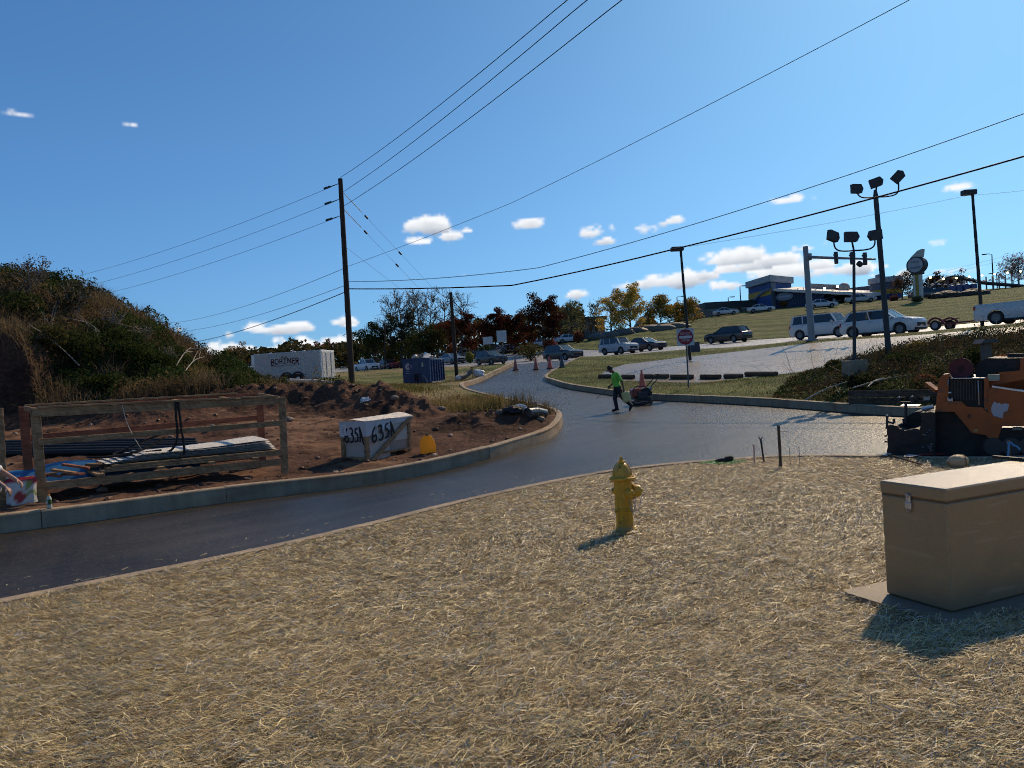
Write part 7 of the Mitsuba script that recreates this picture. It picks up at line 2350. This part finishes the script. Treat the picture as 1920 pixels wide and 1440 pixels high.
for i in range(3):
    c = P(*zz([(1330 + i * 220, 1290)])[0], PD + .02)
    part(t, 'track_roller', xf(cyl((0, 0, -.03), (0, 0, .03), .16, 18), c, rx=math.pi / 2, rz=PYAW), 'm_darkmetal')
part(t, 'step', pv(zz([(1560, 1060), (1670, 1060), (1670, 1090), (1560, 1090)]), PD - .1, PD + .05), 'vc', color=(.12, .12, .10))
# screed at the back
scr = zz([(22, 1042), (60, 1030), (140, 1035), (165, 1070), (240, 1092), (370, 1070), (430, 1080), (445, 870), (610, 870), (612, 1425), (20, 1425), (30, 1230), (22, 1140)])
rs = np.random.default_rng(8)
rag = []
for (a, b), (a2, b2) in zip(scr, scr[1:] + scr[:1]):
    n_ = max(1, int(math.hypot(a2 - a, b2 - b) / 4))
    for i in range(n_):
        f = i / n_
        rag.append((a + (a2 - a) * f + rs.normal(0, .55), b + (b2 - b) * f + rs.normal(0, .45)))
part(t, 'screed', pv(rag, PD - .1, PD + 1.7), 'm_tar')
part(t, 'screed_extension', pv(zz([(215, 955), (330, 880), (432, 862), (432, 1075), (250, 1092)]), PD + .5, PD + 1.5), 'm_tar')
part(t, 'screed_side_box', pv(zz([(430, 852), (612, 852), (612, 908), (435, 908)]), PD + .10, PD + .6), 'vc', color=(.16, .15, .13))
part(t, 'tube', cyl(P(*zz([(448, 832)])[0], PD + .2), P(*zz([(592, 805)])[0], PD + .2), .045, 10), 'vc_metal', color=(.5, .5, .5))
part(t, 'top_plate', pv(zz([(180, 785), (400, 795), (400, 806), (180, 796)]), PD + .5, PD + .9), 'vc_metal', color=(.5, .5, .5))
for a, b, w in [((22, 915), (22, 1060), .05), ((105, 950), (105, 1000), .05), ((22, 980), (108, 1008), .045), ((250, 750), (250, 1000), .055), ((180, 752), (325, 745), .035), ((170, 690), (170, 752), .05), ((328, 682), (328, 748), .05), ((210, 955), (240, 1085), .02), ((20, 1160), (-10, 1160), .04), ((20, 1232), (-12, 1228), .04), ((0, 1065), (25, 1065), .03)]:
    part(t, 'screed_handle', cyl(P(*zz([a])[0], PD + (.4 if a[0] > 160 else -.02)), P(*zz([b])[0], PD + (.4 if a[0] > 160 else -.02)), w / 2, 8), 'm_darkmetal')
for a in ((22, 915), (170, 690), (328, 682)):
    part(t, 'handle_knob', xf(trimesh.creation.icosphere(subdivisions=2, radius=.022), P(*zz([a])[0], PD + (.4 if a[0] > 160 else -.02))), 'vc_gloss', color=(.5, .5, .48))
for i in range(14):
    a = (440 + rs.uniform(0, 130), 1085 + rs.uniform(0, 300))
    part(t, 'chain_end', tube([P(*zz([a])[0], PD - .12), P(*zz([(a[0] + rs.uniform(-40, 40), a[1] + rs.uniform(-25, 25))])[0], PD - .12)], .008, 5), 'vc_metal', color=(.25, .25, .26))

P = P_plain
# small hooded post behind the paver
g = on(1850, 20.2)
t = thing('vent_post', 'square post with a flat hood standing in the brush behind the paver', 'post')
a, b = P(1850, 668, 20.2), P(1848, 642, 20.2)
part(t, 'post', bar((a[0], 20.2, Z1(a[0], 20.2) - .1), (b[0], 20.2, b[2]), .20, .16, up=(0, 1, 0)), 'vc', color=(.10, .085, .07))
part(t, 'hood', xf(prism([(-.24, 0), (.24, 0), (.18, .10), (-.14, .11)], .40), (b[0], b[1] + .2, b[2] - .02), rx=math.pi / 2), 'vc', color=(.07, .068, .065))

# ---------------------------------------------------------------- car wash on the hill
BLU, YLW, WHT = (.010, .042, .165), (.36, .22, .02), (.42, .44, .46)


def quad_prism(p, h, base_z, top_in=0):
    m = prism(p, h)
    m.apply_translation((0, 0, base_z))
    return m


t = thing('car_wash', 'blue building with a yellow band and long white roof on the hill', 'building')
D0 = 140
A_, B_, C_ = P(1405, 580, 150)[:2], P(1447, 580, D0)[:2], P(1486, 580, 146)[:2]
zb = float(H0(*B_)) - .8
ztop = P(1447, 528, D0)[2]
D_ = A_ + (C_ - B_)
tw = [tuple(A_), tuple(B_), tuple(C_), tuple(D_)]
zband0, zband1 = P(1447, 552, D0)[2], P(1447, 541, D0)[2]
part(t, 'wall', quad_prism(tw, ztop - zb, zb), 'vc', color=BLU)
par = sg.Polygon(tw).buffer(.45, join_style=2)
part(t, 'parapet', quad_prism(par, P(1447, 516, D0)[2] - ztop, ztop), 'vc', color=(.26, .28, .30))
bandp = sg.Polygon(tw).buffer(.06, join_style=2)
part(t, 'yellow_band', quad_prism(bandp, zband1 - zband0, zband0), 'vc', color=YLW)
part(t, 'corner_panel', quad_prism(sg.LineString([tuple(B_ + (C_ - B_) * .01), tuple(B_ + (C_ - B_) * .22)]).buffer(.10, cap_style=2), zband1 - zb + 1.0, zb + .1), 'vc', color=(.10, .125, .16))
# arch stripe on the left wall
ea = (A_ - B_); La = np.linalg.norm(ea); ea /= La
na = np.array([-ea[1], ea[0]]); na = na if na @ (-B_) > 0 else -na
arc = []
for s in np.linspace(0, 1, 14):
    x = La * (.02 + .72 * s)
    zt_ = zband1 - .1 - (zband1 - (zb + 3.0)) * s ** 2.0
    q = B_ + ea * x + na * .12
    arc.append((q[0], q[1], zt_))
part(t, 'arch_stripe', tube(arc, .28, 6), 'vc', color=(.10, .14, .20))
# hall with the sun ray mural and the long roof
F_ = P(1640, 566, 128)[:2]
dirv = (F_ - C_); Lh = np.linalg.norm(dirv); dirv /= Lh
nb = np.array([-dirv[1], dirv[0]]); nb = nb if nb[1] > 0 else -nb
h0, h1 = P(1460, 541, 143)[2], P(1640, 549, 128)[2]
B2_ = B_ + (C_ - B_) * .25 - nb * .5
z0_ = zb + .3
Lh2 = np.linalg.norm(F_ - B2_); d2_ = (F_ - B2_) / Lh2
n2_ = np.array([-d2_[1], d2_[0]]); n2_ = n2_ if n2_[1] > 0 else -n2_


def hallpt(s, o, z):
    q = B2_ + d2_ * s + n2_ * o
    return (q[0], q[1], z)


hw_ = [hallpt(0, 0, z0_), hallpt(Lh2 * .52, 0, z0_), hallpt(Lh2 * .52, 0, h0 + (h1 - h0) * .5 - .3), hallpt(0, 0, h0 - .2), hallpt(0, 9, z0_), hallpt(Lh2 * .52, 9, z0_), hallpt(Lh2 * .52, 9, h0 + (h1 - h0) * .5), hallpt(0, 9, h0 - .2)]
part(t, 'mural_wall', trimesh.convex.convex_hull(np.array(hw_)), 'vc', color=(.016, .032, .085))
rf = [hallpt(-.5, -1.0, h0 - .05), hallpt(Lh2, -1.0, h1 - .05), hallpt(Lh2, 10, h1 + .5), hallpt(-.5, 10, h0 + .6), hallpt(-.5, -1.0, h0 - .5), hallpt(Lh2, -1.0, h1 - .6), hallpt(Lh2, 10, h1 + .1), hallpt(-.5, 10, h0 + .2)]
part(t, 'roof', trimesh.convex.convex_hull(np.array(rf)), 'vc', color=(.62, .56, .50))
rdg = [hallpt(Lh2 * .22, 7, h0 + (h1 - h0) * .22 + .7), hallpt(Lh2 * .58, 7, h0 + (h1 - h0) * .58 + .7)]
part(t, 'roof_ridge', bar(rdg[0], rdg[1], 2.2, 1.0), 'vc', color=(.28, .25, .22))
part(t, 'roof_unit', xf(trimesh.creation.icosphere(subdivisions=2, radius=1.0), hallpt(Lh2 * .6, 5, h0 + (h1 - h0) * .6 + .6)), 'vc', color=(.26, .24, .22))
rc = np.array(hallpt(Lh2 * .26, -.12, z0_ + .3))
for i, a in enumerate(np.linspace(.12, math.pi - .12, 15)):
    L = 4.2 * (1.0 + .25 * abs(math.cos(a)))
    e = rc + np.array([d2_[0] * math.cos(a) * L * 1.5, d2_[1] * math.cos(a) * L * 1.5, math.sin(a) * L * .95])
    zmax = h0 - .6
    if e[2] > zmax:
        e = rc + (e - rc) * (zmax - rc[2]) / (e[2] - rc[2])
    part(t, 'mural_ray', bar(rc + (e - rc) * .22, e, .10, .10), 'vc', color=(.085, .10, .135))
lc = np.array(hallpt(Lh2 * .12, -.25, P(1475, 557, 141)[2]))
el = sg.Point(0, 0).buffer(1.0, 20)
import shapely.affinity as aff
pl_ = prism(aff.scale(el, 1.7, .75), .10)
ya = math.atan2(d2_[1], d2_[0])
part(t, 'oval_sign', xf(pl_, lc, rx=math.pi / 2, rz=ya), 'vc', color=(.20, .22, .26)) if False else part(t, 'oval_sign', xf(xf(pl_, (0, 0, 0), rx=math.pi / 2), lc, rz=ya), 'vc', color=(.17, .20, .25))
part(t, 'oval_sign_bar', xf(xf(prism(aff.scale(sg.box(-1, -1, 1, 1), 1.2, .16), .06), (0, -.12, 0), rx=math.pi / 2), lc, rz=ya), 'vc', color=(.30, .34, .40))
for s in (.62, .74, .86, .97):
    part(t, 'roof_column', bar(hallpt(Lh2 * s, 0, z0_ - 2), hallpt(Lh2 * s, 0, h1 - .2), .35, .35), 'vc', color=(.25, .26, .28))
part(t, 'back_wall', bar(hallpt(Lh2 * .52, 9, z0_ + 1.0), hallpt(Lh2 * .99, 9, z0_ + 1.0), .4, 5.0), 'vc', color=(.10, .11, .13))
# small lamps on the mural wall glow in the photograph
scene['lamp_glow'] = {'type': 'diffuse', 'reflectance': {'type': 'rgb', 'value': [.8, .75, .6]}}
for s in (.55, .68):
    k = part(t, 'lit_lamp', xf(trimesh.creation.icosphere(subdivisions=1, radius=.22), hallpt(Lh2 * s, -.8, z0_ + 3.2)), 'lamp_glow')
    scene[k]['emitter'] = {'type': 'area', 'radiance': {'type': 'rgb', 'value': [5, 4.3, 3]}}
# rounded tower
t = thing('round_tower', 'rounded tower with blue and yellow bands right of the long white roof', 'tower')
rcn = P(1662, 566, 132); rr_t = 27 / FPX * 132
rcn[2] = float(H0(rcn[0], rcn[1])) - .5
for nm, y0, y1, col, k in [('wall', 575, 553, BLU, 1.0), ('yellow_band', 553, 544, YLW, 1.01), ('wall', 544, 531, (.05, .075, .12), 1.0), ('parapet', 531, 521, (.26, .28, .30), 1.10)]:
    za, zb2 = P(1662, y0, 132)[2], P(1662, y1, 132)[2]
    part(t, nm, lathe([(rr_t * k * (.92 if y0 == 575 else 1), za), (rr_t * k, zb2)], 30, (rcn[0], rcn[1], 0)), 'vc', smooth=40, color=col)
part(t, 'roof_unit', xf(box(1.2, 1.2, 1.0, ch=.1), P(1650, 520, 132)), 'vc', color=(.2, .2, .2))
part(t, 'roof_vent', cyl(P(1676, 523, 132), P(1676, 516, 132), .15, 8), 'vc', color=(.15, .15, .15))
# low dark building on the left
t = thing('low_building', 'long low dark green roofed building left of the blue tower', 'building')
a, b = P(1313, 590, 150)[:2], P(1406, 586, 151)[:2]
za = float(H0(*a)) - .5
part(t, 'wall', quad_prism(sg.LineString([tuple(a), tuple(b)]).buffer(4, cap_style=3).intersection(sg.box(-500, 146, 500, 400)), P(1360, 577, 150)[2] - za, za), 'vc', color=(.14, .14, .13))
l_ = sg.LineString([(a[0] - .5, a[1]), (b[0], b[1])]).buffer(4.6, cap_style=2)
part(t, 'fascia', quad_prism(l_, P(1360, 568, 150)[2] - P(1360, 580, 150)[2], P(1360, 580, 150)[2]), 'vc', color=(.025, .036, .040))
for i in range(6):
    q = a + (b - a) * (.1 + .15 * i)
    part(t, 'window', box(1.8, .1, 1.3, (q[0], q[1] - 4.08, za + 2.2)), 'm_glass')
# tall round sign
t = thing('pylon_sign', 'tall pylon sign with a round head and yellow post on the hill', 'sign')
pg = on(1723, 105); px0 = pg[0]
k105 = 105 / FPX
zt = lambda y: P(1723, y, 105)[2]
yaw_ = -.95
PL = lambda m: xf(m, (px0, 105, 0), rz=yaw_)
part(t, 'post', PL(box(1.05, .55, zt(512) - pg[2] + .4, (0, 0, (zt(512) + pg[2]) / 2))), 'vc', color=(.42, .42, .40))
part(t, 'post_stripe', PL(box(.40, .05, zt(514) - pg[2], (0, -.30, (zt(514) + pg[2]) / 2))), 'vc', color=(.24, .19, .04))
part(t, 'post_side', PL(box(.05, .57, zt(514) - pg[2], (-.55, 0, (zt(514) + pg[2]) / 2))), 'vc', color=(.33, .25, .03))
hc_ = zt(497); hr_s = 17 * k105
head = prism(aff.scale(sg.Point(0, 0).buffer(1, 28), 1.25, hr_s * .92), 1.0)
part(t, 'head', PL(xf(xf(head, (0, 0, 0), rx=math.pi / 2), (0, .5, hc_))), 'vc', color=(.040, .046, .052))
fc = prism(aff.scale(sg.Point(0, 0).buffer(1, 28), 1.02, hr_s * .78), .05)
for sgn in (-1,):
    part(t, 'face', PL(xf(xf(fc, (0, 0, 0), rx=math.pi / 2), (0, -.50, hc_))), 'vc', color=(.30, .32, .36))
sidep = prism(aff.scale(sg.Point(0, 0).buffer(1, 28), .42, hr_s * .80), .05)
part(t, 'face_bar', PL(box(1.3, .05, .28, (0, -.57, hc_ - .35))), 'vc', color=(.16, .18, .22))
part(t, 'face_bar', PL(box(1.1, .05, .22, (0, -.57, hc_ + .42))), 'vc', color=(.16, .18, .22))
part(t, 'base_ring', PL(box(1.5, 1.0, .55, (0, 0, zt(511)), ch=.08)), 'vc', color=(.04, .045, .05))
top_ = prism([(-.75, 0), (.75, 0), (.95, 1.05), (.35, .90)], .9)
part(t, 'crown', PL(xf(xf(top_, (0, 0, 0), rx=math.pi / 2), (0, .45, zt(483)))), 'vc', color=(.40, .40, .38))
# arched vacuum canopies with lamps
for i, (x0, x1, d0, d1) in enumerate([(1742, 1838, 118, 122), (1838, 1934, 122, 126)]):
    t = thing('arched_canopy', ['left', 'right'][i] + ' dark arched canopy with small glowing lamps on the hill', 'canopy')
    n_ = 9 if i == 0 else 9
    for j in range(n_):
        f = j / (n_ - 1)
        px = x0 + (x1 - x0) * f
        d = d0 + (d1 - d0) * f
        g = on(px, d)
        peak = (519 if i == 0 else 531) + (f * 10 if i == 0 else f * 6)
        tp = P(px, peak + 2, d)
        h = max(tp[2] - g[2], 2.5)
        part(t, 'post', bar(g, (g[0], d, g[2] + h * .9), .16, .16), 'vc', color=(.15, .15, .16))
        lh = part(t, 'lamp_shade', lathe([(.32, 0), (.10, .22), (.05, .25)], 12, (g[0] + .4, d - .4, g[2] + h * .62)), 'vc', color=(.45, .46, .48))
        if j % 2 == 0:
            e = part(t, 'lit_lamp', xf(trimesh.creation.icosphere(subdivisions=1, radius=.15), (g[0] + .1, d - .5, g[2] + h * 1.0)), 'lamp_glow')
            scene[e]['emitter'] = {'type': 'area', 'radiance': {'type': 'rgb', 'value': [4, 3.0, .9]}}
    arch = []
    m_ = 18
    for off in (0, 3.2):
        row = []
        for s in np.linspace(0, 1, m_):
            px = x0 + (x1 - x0) * s; d = d0 + (d1 - d0) * s + off
            g = on(px, d)
            if i == 0:
                rowy = 546 - 27 * math.sin(min(1, s * 1.9) * math.pi / 2) ** .8 + 10 * max(0, s - .5) * 2
            else:
                rowy = 530 + 8 * s
            z_ = P(px, rowy, d)[2]
            row.append((P(px, rowy, d)[0], d, z_))
        part(t, 'arch_rib', tube(row, .30, 6), 'vc', color=(.020, .024, .034))
        arch.append(row)
    va = np.array(arch[0] + arch[1])
    fa = [(k, k + 1, m_ + k + 1, m_ + k) for k in range(m_ - 1)]
    top = mk(va + (0, 0, .12), fa)
    part(t, 'roof', cat([top, flip(mk(va + (0, 0, .04), fa))]), 'vc', color=(.022, .026, .036))
for i, px in enumerate((1786, 1798, 1812, 1826)):
    g = on(px, 114)
    t = thing('vacuum_station', ['first', 'second', 'third', 'fourth'][i] + ' blue vacuum station from the left under the arched canopies', 'vacuum')
    part(t, 'cabinet', box(.8, .7, 1.5, g + (0, 0, .75), ch=.08), 'vc_gloss', color=(.010, .03, .13))
    part(t, 'cap', xf(lathe([(.34, 0), (.30, .08), (.05, .14)], 14), g + (0, 0, 1.5)), 'vc_gloss', color=(.015, .04, .16))
for i, (px, w) in enumerate(((1755, 46), (1772, 60))):
    g = on(px + 20, 107.5)
    rk = trimesh.creation.icosphere(subdivisions=3)
    v = np.asarray(rk.vertices) * (1 + .5 * (nf(np.asarray(rk.vertices), 2.0, 3, 30 + i) - .5))[:, None] * (2.3, 1.1, .75)
    solo('boulder_pile', xf(mk(v, rk.faces), g + (i * 2.6, 0, .2)), 'vc', ['left', 'right'][i] + ' dark rock mound on the crest of the bank below the canopies', 'rock', color=(.035, .030, .028))

# ---------------------------------------------------------------- far houses, guard rail
def house(label, x0, x1, ytop, ybase, d, wall, roof, gable=.0, win=3, rows=1):
    t = thing('house', label, 'house')
    a, b = P(x0, ybase, d), P(x1, ybase, d)
    zt_ = P((x0 + x1) / 2, ytop, d)[2]
    zb_ = min(float(H0(a[0], d)), a[2]) - .5
    w = b[0] - a[0]
    hgt = zt_ - zb_ - gable
    part(t, 'wall', box(w, 9, hgt, ((a[0] + b[0]) / 2, d + 4.5, zb_ + hgt / 2)), 'vc', color=wall)
    rp_ = prism([(a[0] - .5, zb_ + hgt), (b[0] + .5, zb_ + hgt), ((a[0] + b[0]) / 2, zt_ + .05)] if gable else [(a[0] - .5, zb_ + hgt), (b[0] + .5, zb_ + hgt), (b[0] + .5, zb_ + hgt + .5), (a[0] - .5, zb_ + hgt + .5)], 10)
    v = np.asarray(rp_.vertices)
    part(t, 'roof', trimesh.Trimesh(np.stack([v[:, 0], d + 9.5 - v[:, 2], v[:, 1]], 1), rp_.faces, process=False), 'vc', color=roof)
    for r_i in range(rows):
        for i in range(win):
            x = a[0] + w * (i + .5) / win
            wn = part(t, 'window', box(min(1.6, w / win * .5), .08, 1.3, (x, d - .03, zb_ + hgt * (r_i + .72) / (rows + .15))), 'm_glass')
            part(wn, 'frame', box(min(1.6, w / win * .5) + .25, .05, 1.55, (x, d - .01, zb_ + hgt * (r_i + .72) / (rows + .15))), 'vc', color=(.30, .30, .29))


house('grey two storey house between the largest maple and the golden trees', 1056, 1090, 597, 640, 134, (.12, .125, .13), (.06, .06, .065), win=3, rows=2)
house('long low grey house left of the golden trees', 1092, 1135, 599, 632, 137, (.14, .14, .145), (.07, .065, .06), win=4)
house('small gabled house between the golden and the orange trees', 1207, 1228, 588, 612, 140, (.16, .16, .17), (.05, .052, .06), gable=2.0, win=1)
t = thing('guard_rail', 'dark guard rail on the embankment left of the white trailer', 'guard rail')
ga, gb = P(378, 690, 118), P(484, 682, 118)
part(t, 'rail', bar(ga, gb, .12, .55), 'vc', color=(.035, .038, .042))
for i in range(9):
    q = ga + (gb - ga) * (i + .3) / 9
    part(t, 'post', bar((q[0], q[1] + .1, float(H0(q[0], q[1])) - .2), (q[0], q[1] + .1, q[2]), .12, .12), 'vc', color=(.06, .06, .06))
q = P(449, 688, 112)
t = thing('road_sign', 'grey back of a square road sign under the guard rail', 'road sign')
part(t, 'panel', box(.95, .04, .95, q), 'vc', color=(.14, .15, .17))
part(t, 'post', bar((q[0], q[1] + .05, float(H0(q[0], q[1])) - .2), (q[0], q[1] + .05, q[2]), .06, .06), 'vc', color=(.08, .08, .08))
